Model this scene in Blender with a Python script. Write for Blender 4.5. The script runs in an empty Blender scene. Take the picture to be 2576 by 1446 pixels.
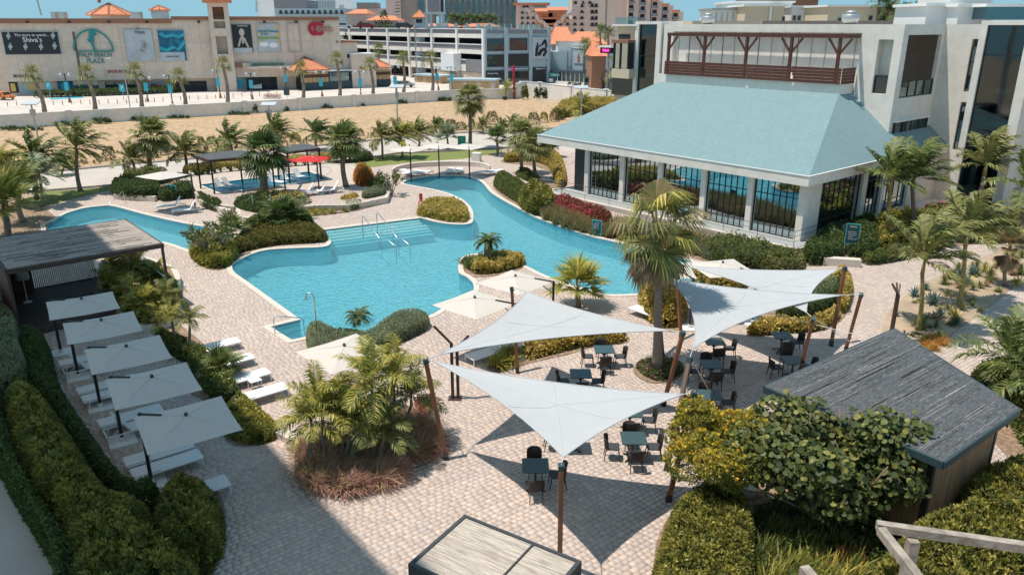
import bpy, math, random
import numpy as np
from mathutils import Vector, Matrix
from mathutils.geometry import tessellate_polygon
R=math.radians
rnd=random.Random(7)
nr=np.random.RandomState(7)
scene=bpy.context.scene
COL=scene.collection
# ---------------------------------------------------------------- camera, sky, sun, exposure
CH=13.2; FPX=1920.0; PITCH=R(19)
cam_d=bpy.data.cameras.new('camera'); cam=bpy.data.objects.new('camera',cam_d); COL.objects.link(cam)
cam.location=(0,0,CH); cam.rotation_euler=(R(90)-PITCH,0,0)
cam_d.sensor_width=36; cam_d.lens=36*FPX/2576; cam_d.clip_end=6000; cam_d.clip_start=.2
scene.camera=cam
SUN_TRAVEL=Vector((.33,.02,-1)).normalized()
world=bpy.data.worlds.new('World'); scene.world=world; world.use_nodes=True
wn=world.node_tree.nodes; wl=world.node_tree.links
for n_ in list(wn): wn.remove(n_)
wo=wn.new('ShaderNodeOutputWorld'); wb=wn.new('ShaderNodeBackground'); sk=wn.new('ShaderNodeTexSky')
sk.sky_type='NISHITA'; sk.sun_disc=False; sk.sun_elevation=R(71.5); sk.sun_rotation=R(-90)
sk.air_density=1.0; sk.dust_density=0; sk.ozone_density=6.0; sk.altitude=0
# one soft shoulder over the whole sky, horizon and zenith alike: c/(1+k c), then white balance
kk=wn.new('ShaderNodeVectorMath'); kk.operation='MULTIPLY'; kk.inputs[1].default_value=(3.0,1.3,.8); wl.new(sk.outputs[0],kk.inputs[0])
k1=wn.new('ShaderNodeVectorMath'); k1.operation='ADD'; k1.inputs[1].default_value=(1,1,1); wl.new(kk.outputs[0],k1.inputs[0])
kd=wn.new('ShaderNodeVectorMath'); kd.operation='DIVIDE'; wl.new(sk.outputs[0],kd.inputs[0]); wl.new(k1.outputs[0],kd.inputs[1])
tint=wn.new('ShaderNodeVectorMath'); tint.operation='MULTIPLY'; tint.inputs[1].default_value=(3.1,2.65,2.2); wl.new(kd.outputs[0],tint.inputs[0])
wl.new(tint.outputs[0],wb.inputs[0]); wl.new(wb.outputs[0],wo.inputs[0])
wb.inputs[1].default_value=.15
sd=bpy.data.lights.new('sun','SUN'); sd.energy=2.4; sd.angle=R(.55); sd.color=(1,.92,.82)
sun=bpy.data.objects.new('sun',sd); COL.objects.link(sun)
sun.rotation_euler=SUN_TRAVEL.to_track_quat('-Z','Y').to_euler()
vs=scene.view_settings; vs.view_transform='Standard'; vs.look='None'; vs.gamma=1; vs.use_curve_mapping=False; vs.exposure=1.05
cy=scene.cycles; cy.max_bounces=6; cy.transparent_max_bounces=12; cy.diffuse_bounces=3; cy.glossy_bounces=3; cy.transmission_bounces=4; cy.use_denoising=True
# ---------------------------------------------------------------- projection of photo points onto real planes
CP,SP=math.cos(PITCH),math.sin(PITCH)
def ray(px,py):
    r=(px-1288)/FPX; u=-(py-723)/FPX
    return Vector((r,CP+u*SP,-SP+u*CP))
def G(px,py,z=0.0):
    d=ray(px,py); t=(z-CH)/d.z
    return Vector((d.x*t,d.y*t,z))
def GY(px,py,Y):
    d=ray(px,py); t=Y/d.y
    return Vector((d.x*t,Y,CH+d.z*t))
def upright(base,px,py):
    """height and lean of a thing standing at base whose top shows at px,py"""
    return GY(px,py,base.y)
class Face:
    """a vertical plane through A and B; u runs from A to B, n points to the viewer's side"""
    def __init__(s,A,B):
        s.A=Vector((A[0],A[1],0)); d=Vector((B[0]-A[0],B[1]-A[1],0)); s.L=d.length; s.t=d.normalized()
        s.n=Vector((s.t.y,-s.t.x,0))
        if s.n.dot(Vector((0,0,0))-s.A)<0: s.n=-s.n
    def uz(s,px,py):
        d=ray(px,py); o=Vector((0,0,CH))
        k=(s.A-o).dot(s.n)/d.dot(s.n); P=o+d*k
        return ((P-s.A).dot(s.t),P.z)
    def pt(s,u,z,d=0): return s.A+s.t*u+s.n*d+Vector((0,0,z))
    def rect(s,x0,y0,x1,y1):
        """pixel rectangle -> u0,u1,z0,z1"""
        xm,ym=(x0+x1)/2,(y0+y1)/2
        u0=s.uz(x0,ym)[0]; u1=s.uz(x1,ym)[0]; z1=s.uz(xm,y0)[1]; z0=s.uz(xm,y1)[1]
        return min(u0,u1),max(u0,u1),z0,z1
# ---------------------------------------------------------------- mesh helpers
class MB:
    def __init__(s): s.v=[]; s.f=[]; s.m=[]; s.mi=0
    def add(s,vs,fs):
        b=len(s.v); s.v.extend([tuple(v) for v in vs])
        for f in fs: s.f.append(tuple(b+i for i in f)); s.m.append(s.mi)
        return s
    def hexa(s,p):   # p: 4 bottom, 4 top corners
        return s.add(p,[(0,3,2,1),(4,5,6,7),(0,1,5,4),(1,2,6,5),(2,3,7,6),(3,0,4,7)])
    def box(s,x0,y0,z0,x1,y1,z1):
        return s.hexa([(x0,y0,z0),(x1,y0,z0),(x1,y1,z0),(x0,y1,z0),(x0,y0,z1),(x1,y0,z1),(x1,y1,z1),(x0,y1,z1)])
    def fbox(s,F,u0,u1,z0,z1,d0,d1):
        p=F.pt
        return s.hexa([p(u0,z0,d1),p(u1,z0,d1),p(u1,z0,d0),p(u0,z0,d0),p(u0,z1,d1),p(u1,z1,d1),p(u1,z1,d0),p(u0,z1,d0)])
    def fquad(s,F,u0,u1,z0,z1,d):
        p=F.pt; return s.add([p(u0,z0,d),p(u1,z0,d),p(u1,z1,d),p(u0,z1,d)],[(0,1,2,3)])
    def prism(s,poly,z0,z1,cap=True):
        n=len(poly); vs=[(p[0],p[1],z0) for p in poly]+[(p[0],p[1],z1) for p in poly]
        fs=[(i,(i+1)%n,n+(i+1)%n,n+i) for i in range(n)]
        if cap:
            tr=tessellate_polygon([[Vector((p[0],p[1],0)) for p in poly]])
            fs+= [tuple(n+i for i in t) for t in tr]
        return s.add(vs,fs)
    def beam(s,a,b,w,h=None,up=(0,0,1),w2=None):
        a=Vector(a); b=Vector(b); h=h or w; d=(b-a).normalized(); up=Vector(up)
        if abs(d.dot(up))>.98: up=Vector((0,1,0))
        x=d.cross(up).normalized(); y=x.cross(d).normalized(); k=(w2 or w)/w
        P=[]
        for c,q in ((a,1),(b,k)):
            for sx,sy in ((-1,-1),(1,-1),(1,1),(-1,1)): P.append(c+x*sx*w/2*q+y*sy*h/2*q)
        return s.hexa(P)
    def tube(s,pts,rad,n=8,cap=True):
        pts=[Vector(p) for p in pts]; m=len(pts)
        if not hasattr(rad,'__len__'): rad=[rad]*m
        vs=[]; px=None
        for i,p in enumerate(pts):
            d=(pts[min(i+1,m-1)]-pts[max(i-1,0)]).normalized()
            if px is None: 
                up=Vector((0,0,1)) if abs(d.z)<.9 else Vector((1,0,0)); px=d.cross(up).normalized()
            x=(px-d*px.dot(d)).normalized(); y=d.cross(x); px=x
            for k in range(n):
                a=2*math.pi*k/n; vs.append(p+(x*math.cos(a)+y*math.sin(a))*rad[i])
        fs=[(i*n+k,i*n+(k+1)%n,(i+1)*n+(k+1)%n,(i+1)*n+k) for i in range(m-1) for k in range(n)]
        if cap: fs+=[tuple(range(n))[::-1],tuple((m-1)*n+k for k in range(n))]
        return s.add(vs,fs)
    def lathe(s,prof,n=12,c=(0,0,0)):
        c=Vector(c); vs=[]; m=len(prof)
        for r,z in prof:
            for k in range(n):
                a=2*math.pi*k/n; vs.append(c+Vector((r*math.cos(a),r*math.sin(a),z)))
        fs=[(i*n+k,i*n+(k+1)%n,(i+1)*n+(k+1)%n,(i+1)*n+k) for i in range(m-1) for k in range(n)]
        fs+=[tuple(range(n))[::-1],tuple((m-1)*n+k for k in range(n))]
        return s.add(vs,fs)
    def mesh(s,name,mats,smooth=False):
        me=bpy.data.meshes.new(name); me.from_pydata(s.v,[],s.f)
        if not isinstance(mats,(list,tuple)): mats=[mats]
        for q in mats: me.materials.append(q)
        if len(mats)>1: me.polygons.foreach_set('material_index',s.m)
        if smooth: me.polygons.foreach_set('use_smooth',[True]*len(s.f))
        me.update(); return me
    def build(s,name,mats,parent=None,smooth=False,loc=None):
        return link(name,s.mesh(name,mats,smooth),parent,loc)
def link(name,data,parent=None,loc=None,rz=0):
    o=bpy.data.objects.new(name,data); COL.objects.link(o)
    if parent is not None: o.parent=parent
    if loc is not None: o.location=loc
    if rz: o.rotation_euler=(0,0,rz)
    return o
def tag(o,label=None,cat=None,group=None,kind=None):
    if label: o['label']=label
    if cat: o['category']=cat
    if group: o['group']=group
    if kind: o['kind']=kind
    return o
def thing(name,label,cat,loc=(0,0,0),rz=0,group=None):
    return tag(link(name,None,None,loc,rz),label,cat,group)
def struct(o): o['kind']='structure'; return o
def copy_tree(o,parent=None):
    c=o.copy(); COL.objects.link(c); c.parent=parent
    for ch in o.children: copy_tree(ch,c)
    return c
def dup(o,loc,rz=0,sc=1,label=None,group=None):
    c=copy_tree(o); c.location=loc; c.rotation_euler=(0,0,rz); c.scale=(sc,)*3 if not hasattr(sc,'__len__') else sc
    if label: c['label']=label
    if group: c['group']=group
    return c
def fast_mesh(name,V,F,mats,colors=None,mi=None,smooth=False):
    """V Nx3, F Mxk (k=3/4), colors Mx3 per face"""
    V=np.asarray(V,dtype=np.float32); F=np.asarray(F,dtype=np.int32); k=F.shape[1]; M=len(F)
    me=bpy.data.meshes.new(name); me.vertices.add(len(V)); me.vertices.foreach_set('co',V.ravel())
    me.loops.add(M*k); me.loops.foreach_set('vertex_index',F.ravel())
    me.polygons.add(M); me.polygons.foreach_set('loop_start',np.arange(0,M*k,k,dtype=np.int32)); me.polygons.foreach_set('loop_total',np.full(M,k,dtype=np.int32))
    if not isinstance(mats,(list,tuple)): mats=[mats]
    for q in mats: me.materials.append(q)
    if mi is not None: me.polygons.foreach_set('material_index',np.asarray(mi,dtype=np.int32))
    if colors is not None:
        at=me.color_attributes.new('Col','FLOAT_COLOR','CORNER')
        c=np.ones((M,k,4),dtype=np.float32); c[:,:,:3]=np.asarray(colors,dtype=np.float32)[:,None,:]
        at.data.foreach_set('color',c.ravel())
    if smooth: me.polygons.foreach_set('use_smooth',np.ones(M,dtype=bool))
    me.update(calc_edges=True); return me
# ---------------------------------------------------------------- materials
def mat(name,col=(.5,.5,.5),rough=.7,noise=.12,scale=3,bump=0,bscale=30,metal=0,attr=None,spec=.4,col2=None,trans=0,coord='Object',emis=None,wave=None,detail=4,alpha=None,stretch=None,ramp=None):
    m=bpy.data.materials.new(name); m.use_nodes=True; nt=m.node_tree; N=nt.nodes; L=nt.links
    b=N['Principled BSDF']; b.inputs['Roughness'].default_value=rough; b.inputs['Metallic'].default_value=metal
    b.inputs['Specular IOR Level'].default_value=spec
    tc=N.new('ShaderNodeTexCoord'); vec=tc.outputs[coord]
    if stretch:
        mp=N.new('ShaderNodeMapping'); mp.inputs['Scale'].default_value=stretch; L.new(vec,mp.inputs[0]); vec=mp.outputs[0]
    if attr:
        a=N.new('ShaderNodeAttribute'); a.attribute_name=attr; base=a.outputs['Color']
    else:
        rg=N.new('ShaderNodeRGB'); rg.outputs[0].default_value=(*col,1); base=rg.outputs[0]
    no=N.new('ShaderNodeTexNoise'); no.inputs['Scale'].default_value=scale; no.inputs['Detail'].default_value=detail; L.new(vec,no.inputs['Vector'])
    if col2 is not None:
        mx=N.new('ShaderNodeMixRGB'); cr=N.new('ShaderNodeValToRGB'); cr.color_ramp.elements[0].position=.42; cr.color_ramp.elements[1].position=.62
        L.new(no.outputs['Fac'],cr.inputs[0]); L.new(cr.outputs[0],mx.inputs[0]); L.new(base,mx.inputs[1]); mx.inputs[2].default_value=(*col2,1); base=mx.outputs[0]
    if noise:
        mr=N.new('ShaderNodeMapRange'); mr.inputs[1].default_value=.3; mr.inputs[2].default_value=.7; mr.inputs[3].default_value=1-noise; mr.inputs[4].default_value=1+noise
        n2=N.new('ShaderNodeTexNoise'); n2.inputs['Scale'].default_value=scale*3.1; n2.inputs['Detail'].default_value=6; L.new(vec,n2.inputs['Vector'])
        L.new(n2.outputs['Fac'],mr.inputs[0]); hv=N.new('ShaderNodeVectorMath'); hv.operation='SCALE'; L.new(base,hv.inputs[0]); L.new(mr.outputs[0],hv.inputs['Scale']); base=hv.outputs[0]
    L.new(base,b.inputs['Base Color'])
    if bump:
        n3=N.new('ShaderNodeTexNoise'); n3.inputs['Scale'].default_value=bscale; n3.inputs['Detail'].default_value=4; L.new(vec,n3.inputs['Vector'])
        bp=N.new('ShaderNodeBump'); bp.inputs['Strength'].default_value=bump; bp.inputs['Distance'].default_value=.05; L.new(n3.outputs['Fac'],bp.inputs['Height']); L.new(bp.outputs[0],b.inputs['Normal'])
    if emis: b.inputs['Emission Color'].default_value=(*emis[0],1); b.inputs['Emission Strength'].default_value=emis[1]
    if alpha is not None: b.inputs['Alpha'].default_value=alpha
    if trans:
        out=N['Material Output']; t=N.new('ShaderNodeBsdfTranslucent'); ms=N.new('ShaderNodeMixShader'); ms.inputs[0].default_value=trans
        L.new(base,t.inputs[0]); L.new(b.outputs[0],ms.inputs[1]); L.new(t.outputs[0],ms.inputs[2]); L.new(ms.outputs[0],out.inputs[0])
    return m
M={}
M['sand']=mat('sandy_earth',(.42,.32,.225),.95,.15,.25,.6,4,coord='Object',col2=(.33,.25,.17))
M['field']=mat('dry_field',(.46,.315,.19),.95,.30,.5,.9,3,col2=(.40,.27,.155),detail=10)
M['road']=mat('light_concrete_road',(.50,.44,.38),.9,.06,.3,.2,20,col2=(.46,.41,.36))
M['street']=mat('pale_parking_lot',(.60,.53,.47),.9,.07,.15,.1,5,col2=(.53,.47,.42))
M['kerb']=mat('kerb_stone',(.42,.38,.34),.85,.1,2)
M['joint']=mat('joint_sand',(.50,.42,.36),.95,.15,5)
M['paver']=mat('clay_paver',(.5,.4,.35),.85,.12,9,.25,60,attr='Col')
M['coping']=mat('pool_coping',(.62,.545,.47),.7,.08,3,.1,30)
M['white']=mat('white_render',(.80,.75,.68),.85,.06,.6,.15,14,col2=(.75,.70,.635))
M['whitepaint']=mat('white_paint',(.78,.78,.76),.5,.03,3)
M['grass']=mat('lawn_green',(.16,.20,.05),.95,.3,3,.6,30,col2=(.22,.23,.07))
M['soil']=mat('garden_soil',(.22,.145,.095),.95,.3,4,.6,20,col2=(.34,.24,.16))
M['steel']=mat('brushed_steel',(.6,.6,.6),.3,.05,8,metal=1)
M['dark']=mat('black_metal',(.025,.025,.028),.45,.15,6)
M['charcoal']=mat('charcoal_paint',(.05,.055,.06),.5,.15,6)
M['wood']=mat('varnished_timber',(.27,.115,.045),.45,.25,1.2,.15,20,stretch=(1,1,.15),col2=(.20,.08,.03))
M['darkwood']=mat('dark_stained_boards',(.10,.035,.025),.55,.3,1.5,.2,12,stretch=(.3,.3,3))
M['greywood']=mat('weathered_timber',(.36,.31,.26),.85,.3,1.5,.3,14,col2=(.28,.24,.20))
M['canvas']=mat('cream_canvas',(.62,.565,.51),.9,.03,2,.08,8,trans=.12)
M['sail']=mat('white_sail_cloth',(.475,.49,.50),.85,.025,.7,.1,5,trans=.10)
M['teal']=mat('teal_roof_felt',(.198,.298,.313),.92,.08,1.6,.6,18,col2=(.188,.286,.30),detail=9)
M['leaf']=mat('leaves',(.1,.1,.05),.5,.12,3,attr='Col',trans=.28,spec=.35)
M['bark']=mat('palm_trunk_bark',(.27,.215,.165),.9,.3,2,.6,14,col2=(.19,.145,.11))
M['twig']=mat('twig_bark',(.20,.14,.10),.9,.3,3)
M['core']=mat('shaded_twigs_and_leaves',(.035,.04,.015),.95,.5,6)  # solid shrub core, the shade between leaves put into its dark colour
def glassy(name,col,refl=.5,rough=.03,tr=.0,tcol=(.7,.8,.8)):
    """window glass: mirror share grows at grazing angles over a dark or clear body"""
    m=bpy.data.materials.new(name); m.use_nodes=True; N=m.node_tree.nodes; L=m.node_tree.links; out=N['Material Output']; N.remove(N['Principled BSDF'])
    g=N.new('ShaderNodeBsdfGlossy'); g.inputs['Roughness'].default_value=rough
    if tr: d=N.new('ShaderNodeBsdfTransparent'); d.inputs[0].default_value=(*tcol,1)
    else: d=N.new('ShaderNodeBsdfDiffuse'); d.inputs[0].default_value=(*col,1)
    fr=N.new('ShaderNodeLayerWeight'); fr.inputs[0].default_value=.35
    mr=N.new('ShaderNodeMapRange'); mr.inputs[3].default_value=refl*.6; mr.inputs[4].default_value=min(1,refl*1.6)
    L.new(fr.outputs['Fresnel'],mr.inputs[0]); ms=N.new('ShaderNodeMixShader'); L.new(mr.outputs[0],ms.inputs[0]); L.new(d.outputs[0],ms.inputs[1]); L.new(g.outputs[0],ms.inputs[2]); L.new(ms.outputs[0],out.inputs[0])
    no=N.new('ShaderNodeTexNoise'); no.inputs['Scale'].default_value=.35; bp=N.new('ShaderNodeBump'); bp.inputs['Strength'].default_value=.06; bp.inputs['Distance'].default_value=.1
    tc=N.new('ShaderNodeTexCoord'); L.new(tc.outputs['Object'],no.inputs['Vector']); L.new(no.outputs['Fac'],bp.inputs['Height']); L.new(bp.outputs[0],g.inputs['Normal'])
    if not tr: g.inputs[0].default_value=(.75,.9,.95,1)
    return m
M['mirror']=glassy('reflective_window_glass',(.008,.012,.014),1.0)
M['darkglass']=glassy('dark_window_glass',(.02,.035,.04),.13)
M['towerglass']=glassy('teal_tower_glass',(0,0,0),.16,tr=1,tcol=(.22,.42,.46))
M['clearglass']=glassy('clear_greenish_glass',(0,0,0),.18,tr=1,tcol=(.72,.86,.85))
# ================================================================ the ground, pools, paving
def V2(L,z=0): return [G(x,y,z) for x,y in L]
def smooth(P,closed=True,k=5,sharp=()):
    n=len(P); out=[]
    for i in range(n if closed else n-1):
        p0,p1,p2,p3=P[(i-1)%n],P[i],P[(i+1)%n],P[(i+2)%n]
        if i in sharp: p0=p1
        if (i+1)%n in sharp: p3=p2
        if not closed:
            if i==0: p0=p1
            if i==n-2: p3=p2
        for j in range(k):
            t=j/k
            out.append(.5*((2*p1)+(p2-p0)*t+(2*p0-5*p1+4*p2-p3)*t*t+(3*p1-3*p2+p3-p0)*t**3))
    if not closed: out.append(P[-1])
    return out
def area(P): return .5*sum(P[i].x*P[(i+1)%len(P)].y-P[(i+1)%len(P)].x*P[i].y for i in range(len(P)))
def ccw(P): return P if area(P)>0 else P[::-1]
def offset(P,d):
    P=ccw(P); n=len(P); out=[]
    for i in range(n):
        a=(P[i]-P[i-1]); b=(P[(i+1)%n]-P[i])
        na=Vector((a.y,-a.x,0)); nb=Vector((b.y,-b.x,0))
        if na.length<1e-6: na=nb
        if nb.length<1e-6: nb=na
        na.normalize(); nb.normalize()
        m=(na+nb); 
        if m.length<.3: m=na
        m.normalize(); k=min(1.6,1/max(.3,m.dot(na)))
        out.append(P[i]+m*d*k)
    return out
def inside(poly,X,Y):
    X=np.asarray(X);Y=np.asarray(Y); r=np.zeros(X.shape,dtype=bool); n=len(poly)
    for i in range(n):
        x0,y0=poly[i][0],poly[i][1]; x1,y1=poly[(i+1)%n][0],poly[(i+1)%n][1]
        if y0==y1: continue
        c=((y0>Y)!=(y1>Y))&(X<(x1-x0)*(Y-y0)/(y1-y0)+x0); r^=c
    return r
def edge_dist(poly,X,Y):
    D=np.full(np.asarray(X).shape,1e9); n=len(poly)
    for i in range(n):
        ax,ay=poly[i][0],poly[i][1]; bx,by=poly[(i+1)%n][0],poly[(i+1)%n][1]
        dx,dy=bx-ax,by-ay; L=dx*dx+dy*dy+1e-9
        t=np.clip(((X-ax)*dx+(Y-ay)*dy)/L,0,1); D=np.minimum(D,np.hypot(X-ax-t*dx,Y-ay-t*dy))
    return D
def sheet(name,outer,holes,z,m,kind='structure'):
    rings=[[Vector((p[0],p[1],0)) for p in outer]]+[[Vector((p[0],p[1],0)) for p in h] for h in holes]
    tr=tessellate_polygon(rings); vs=[(p.x,p.y,z) for r_ in rings for p in r_]
    fs=[]
    for t in tr:
        a,b,c=[Vector(vs[i]) for i in t]
        fs.append(t if (b-a).cross(c-a).z>0 else t[::-1])
    mb=MB(); mb.add(vs,fs); o=mb.build(name,m); o['kind']=kind; return o

PAVE=V2([(-500,640),(-60,545),(100,522),(280,478),(430,462),(455,441),(830,409),(905,408),(1000,402),(1160,388),(1250,385),(1380,372),(1700,330)])+[Vector((75,105,0)),Vector((75,5,0)),Vector((-30,5,0)),Vector((-60,25,0))]
poolpx=[(1014,461),(1038,451),(1088,444),(1155,443),(1198,451),(1218,465),(1235,485),(1272,508),(1315,531),(1355,551),(1422,575),(1488,596),(1540,608),
 (1620,628),(1690,643),(1715,652),(1765,669),(1800,692),(1800,716),(1720,737),(1607,741),(1560,743),(1520,741),(1450,722),(1372,695),(1325,672),
 (1270,650),(1200,640),(1160,652),(1155,685),(1175,698),(1191,714),(1193,732),(1119,774),(1080,797),(1035,797),(990,808),(950,835),(880,851),(800,834),
 (778,848),(733,858),(679,824),(754,806),(626,714),(590,688),(583,673),(587,665),(623,645),(667,631),(733,626),(807,623),(830,616),(828,603),(812,592),(805,580),
 (1058,549),(1105,561),(1155,566),(1184,563),(1190,551),(1185,525),(1158,501),(1105,481),(1038,468)]
sharp_i={poolpx.index(q) for q in [(1193,732),(778,848),(733,858),(679,824),(754,806),(805,580),(1058,549),(1119,774)]}
POOL=ccw(smooth(V2(poolpx,-.03),True,4,sharp_i))
LPOOL=ccw(smooth(V2([(112,570),(133,558),(167,538),(217,524),(273,518),(300,523),(367,541),(450,560),(510,571),(560,583),(592,597),(575,618),(520,640),(483,633),(467,628),(433,616),(400,610),(330,612),(220,618),(135,602)],-.03),True,4,{4,8,11}))
TZ=.45
UPOOL=ccw(V2([(503,465),(553,486),(827,451),(777,432)],TZ))
TERR=ccw(V2([(452,452),(478,478),(500,492),(553,516),(592,520),(600,545),(655,552),(700,527),(790,517),(880,516),(975,497),(985,470),(945,452),(925,440),(880,416),(830,411),(640,424),(500,440)],TZ))
BIG=[Vector((-900,-60,0)),Vector((900,-60,0)),Vector((2600,3800,0)),Vector((-2600,3800,0))]
sheet('ground',BIG,[PAVE],-.06,M['sand'])
sheet('paving_bed',PAVE,[POOL,LPOOL],-.003,M['joint'])
mb=MB()
for i in range(len(PAVE)):
    a,b=PAVE[i],PAVE[(i+1)%len(PAVE)]; mb.add([(a.x,a.y,-.06),(b.x,b.y,-.06),(b.x,b.y,-.007),(a.x,a.y,-.007)],[(0,1,2,3)])
struct(mb.build('paving_edge',M['joint']))
# --- road, lawns, street
roadpx=[(-400,470),(0,449),(97,435),(300,415),(500,398),(800,366),(1000,347),(1098,338),(1300,325),(1425,322),(1425,366),(1250,372),(1158,378),(1000,385),(900,400),(700,420),(450,447),(280,468),(117,481),(-400,530)]
sheet('service_road',V2(roadpx),[],-.04,M['road'])
sheet('field',V2([(-700,420),(0,327),(340,303),(700,282),(1122,254),(1298,248),(1430,262),(1430,318),(1300,322),(1098,334),(800,362),(500,393),(300,410),(97,430),(-700,500)]),[],-.045,M['field'])
mb=MB()
def kerb(px,w=.15,h=.12,z0=-.05,name='road_kerb',m=None,z=0):
    P=V2(px,z); mb=MB()
    for a,b in zip(P[:-1],P[1:]):
        d=(b-a).normalized(); n=Vector((-d.y,d.x,0))*w/2
        L=(b-a).length; k=max(1,int(L/1.0))
        for j in range(k):
            p=a+(b-a)*(j/k)+d*.01; q=a+(b-a)*((j+1)/k)-d*.01
            mb.hexa([p+n+Vector((0,0,z0)),p-n+Vector((0,0,z0)),q-n+Vector((0,0,z0)),q+n+Vector((0,0,z0)),p+n+Vector((0,0,h)),p-n+Vector((0,0,h)),q-n+Vector((0,0,h)),q+n+Vector((0,0,h))])
    return struct(mb.build(name,m or M['kerb']))
kerb([(-400,471),(0,450),(97,436),(300,416),(500,399),(800,367),(1000,348),(1098,339),(1300,326),(1420,323)])
kerb([(-400,527),(117,480),(280,467),(450,446)])
kerb([(905,401),(1000,386),(1158,379),(1250,373),(1420,367)])
sheet('lawn',V2([(60,500),(117,483),(280,470),(300,470),(290,488),(230,500),(100,520),(60,515)],.01),[],.0,M['grass'])
sheet('lawn',V2([(890,404),(1000,388),(1158,381),(1260,376),(1265,384),(1160,400),(1050,407),(960,418),(900,425)],.01),[],.012,M['grass'])
WALLPX=[(-500,368),(0,325),(340,303),(700,281),(805,273),(1122,253),(1298,247)]
WALL2PX=[(1298,247),(1330,236),(1450,250),(1572,267),(1760,290)]
st=V2(WALLPX)+V2([(1330,236),(1572,267),(1760,290)])+[Vector((160,130,0)),Vector((500,700,0)),Vector((-500,700,0)),Vector((-260,160,0))]
sheet('street',st,[],-.035,M['street'])
# --- pool shells
def shell(poly,zb,ztop,name,m,zs=None):
    mb=MB(); n=len(poly)
    for i in range(n):
        a,b=poly[i],poly[(i+1)%n]; mb.add([(a.x,a.y,zb),(b.x,b.y,zb),(b.x,b.y,ztop),(a.x,a.y,ztop)],[(0,3,2,1)])
    tr=tessellate_polygon([[Vector((p.x,p.y,0)) for p in poly]]); vs=[(p.x,p.y,zb) for p in poly]; mb.add(vs,tr)
    return struct(mb.build(name,m))
def watermat(name,body,tint,mix,bs,bstr):
    m=bpy.data.materials.new(name); m.use_nodes=True; N=m.node_tree.nodes; L=m.node_tree.links; out=N['Material Output']; N.remove(N['Principled BSDF'])
    t=N.new('ShaderNodeBsdfTransparent'); t.inputs[0].default_value=(*tint,1)
    d=N.new('ShaderNodeBsdfDiffuse'); g=N.new('ShaderNodeBsdfGlossy'); g.inputs['Roughness'].default_value=.05
    tc=N.new('ShaderNodeTexCoord'); no=N.new('ShaderNodeTexNoise'); no.inputs['Scale'].default_value=bs; no.inputs['Detail'].default_value=3; no.inputs['Distortion'].default_value=.6
    n2=N.new('ShaderNodeTexNoise'); n2.inputs['Scale'].default_value=.13; n2.inputs['Detail'].default_value=3
    L.new(tc.outputs['Object'],no.inputs['Vector']); L.new(tc.outputs['Object'],n2.inputs['Vector'])
    cr=N.new('ShaderNodeMixRGB'); cr.inputs[1].default_value=(*[c*.92 for c in body],1); cr.inputs[2].default_value=(*[min(1,c*1.12) for c in body],1); L.new(n2.outputs['Fac'],cr.inputs[0])
    vo=N.new('ShaderNodeTexVoronoi'); vo.feature='DISTANCE_TO_EDGE'; vo.inputs['Scale'].default_value=2.2
    dm=N.new('ShaderNodeVectorMath'); dm.operation='ADD'; ns=N.new('ShaderNodeVectorMath'); ns.operation='SCALE'; ns.inputs['Scale'].default_value=.35
    L.new(no.outputs['Color'],ns.inputs[0]); L.new(tc.outputs['Object'],dm.inputs[0]); L.new(ns.outputs[0],dm.inputs[1]); L.new(dm.outputs[0],vo.inputs['Vector'])
    L.new(cr.outputs[0],d.inputs[0])
    bp=N.new('ShaderNodeBump'); bp.inputs['Strength'].default_value=bstr; bp.inputs['Distance'].default_value=.06; L.new(no.outputs['Fac'],bp.inputs['Height'])
    for q in (d,g): L.new(bp.outputs[0],q.inputs['Normal'])
    fr=N.new('ShaderNodeFresnel'); fr.inputs[0].default_value=1.33; L.new(bp.outputs[0],fr.inputs['Normal'])
    m1=N.new('ShaderNodeMixShader'); m1.inputs[0].default_value=mix; L.new(t.outputs[0],m1.inputs[1]); L.new(d.outputs[0],m1.inputs[2])
    m2=N.new('ShaderNodeMixShader'); L.new(fr.outputs[0],m2.inputs[0]); L.new(m1.outputs[0],m2.inputs[1]); L.new(g.outputs[0],m2.inputs[2]); L.new(m2.outputs[0],out.inputs[0])
    return m
M['water']=watermat('pool_water',(.125,.43,.52),(.62,.87,.91),.32,4.5,2.2)
def plaster(name,c1,c2):
    """pool plaster in two close tones mixed by noise"""
    return mat(name,c1,.8,.10,1.5,col2=c2)
M['plaster']=plaster('pool_plaster',(.37,.665,.725),(.32,.62,.69))
M['pooltile']=mat('blue_band_tile',(.02,.30,.42),.3,.2,8)
for P,zb,zt,nm in ((POOL,-1.15,.0,'pool_basin'),(LPOOL,-1.0,.0,'pool_basin')):
    shell(P,zb,zt,nm,M['plaster'])
    w=sheet('pool_water',P,[],-.07,M['water']); 
    mb=MB(); Q=offset(P,-.012); n=len(Q)
    for i in range(n):
        a,b=Q[i],Q[(i+1)%n]; mb.add([(a.x,a.y,-.30),(b.x,b.y,-.30),(b.x,b.y,.0),(a.x,a.y,.0)],[(0,3,2,1)])
    struct(mb.build('waterline_tile',M['pooltile']))
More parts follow.
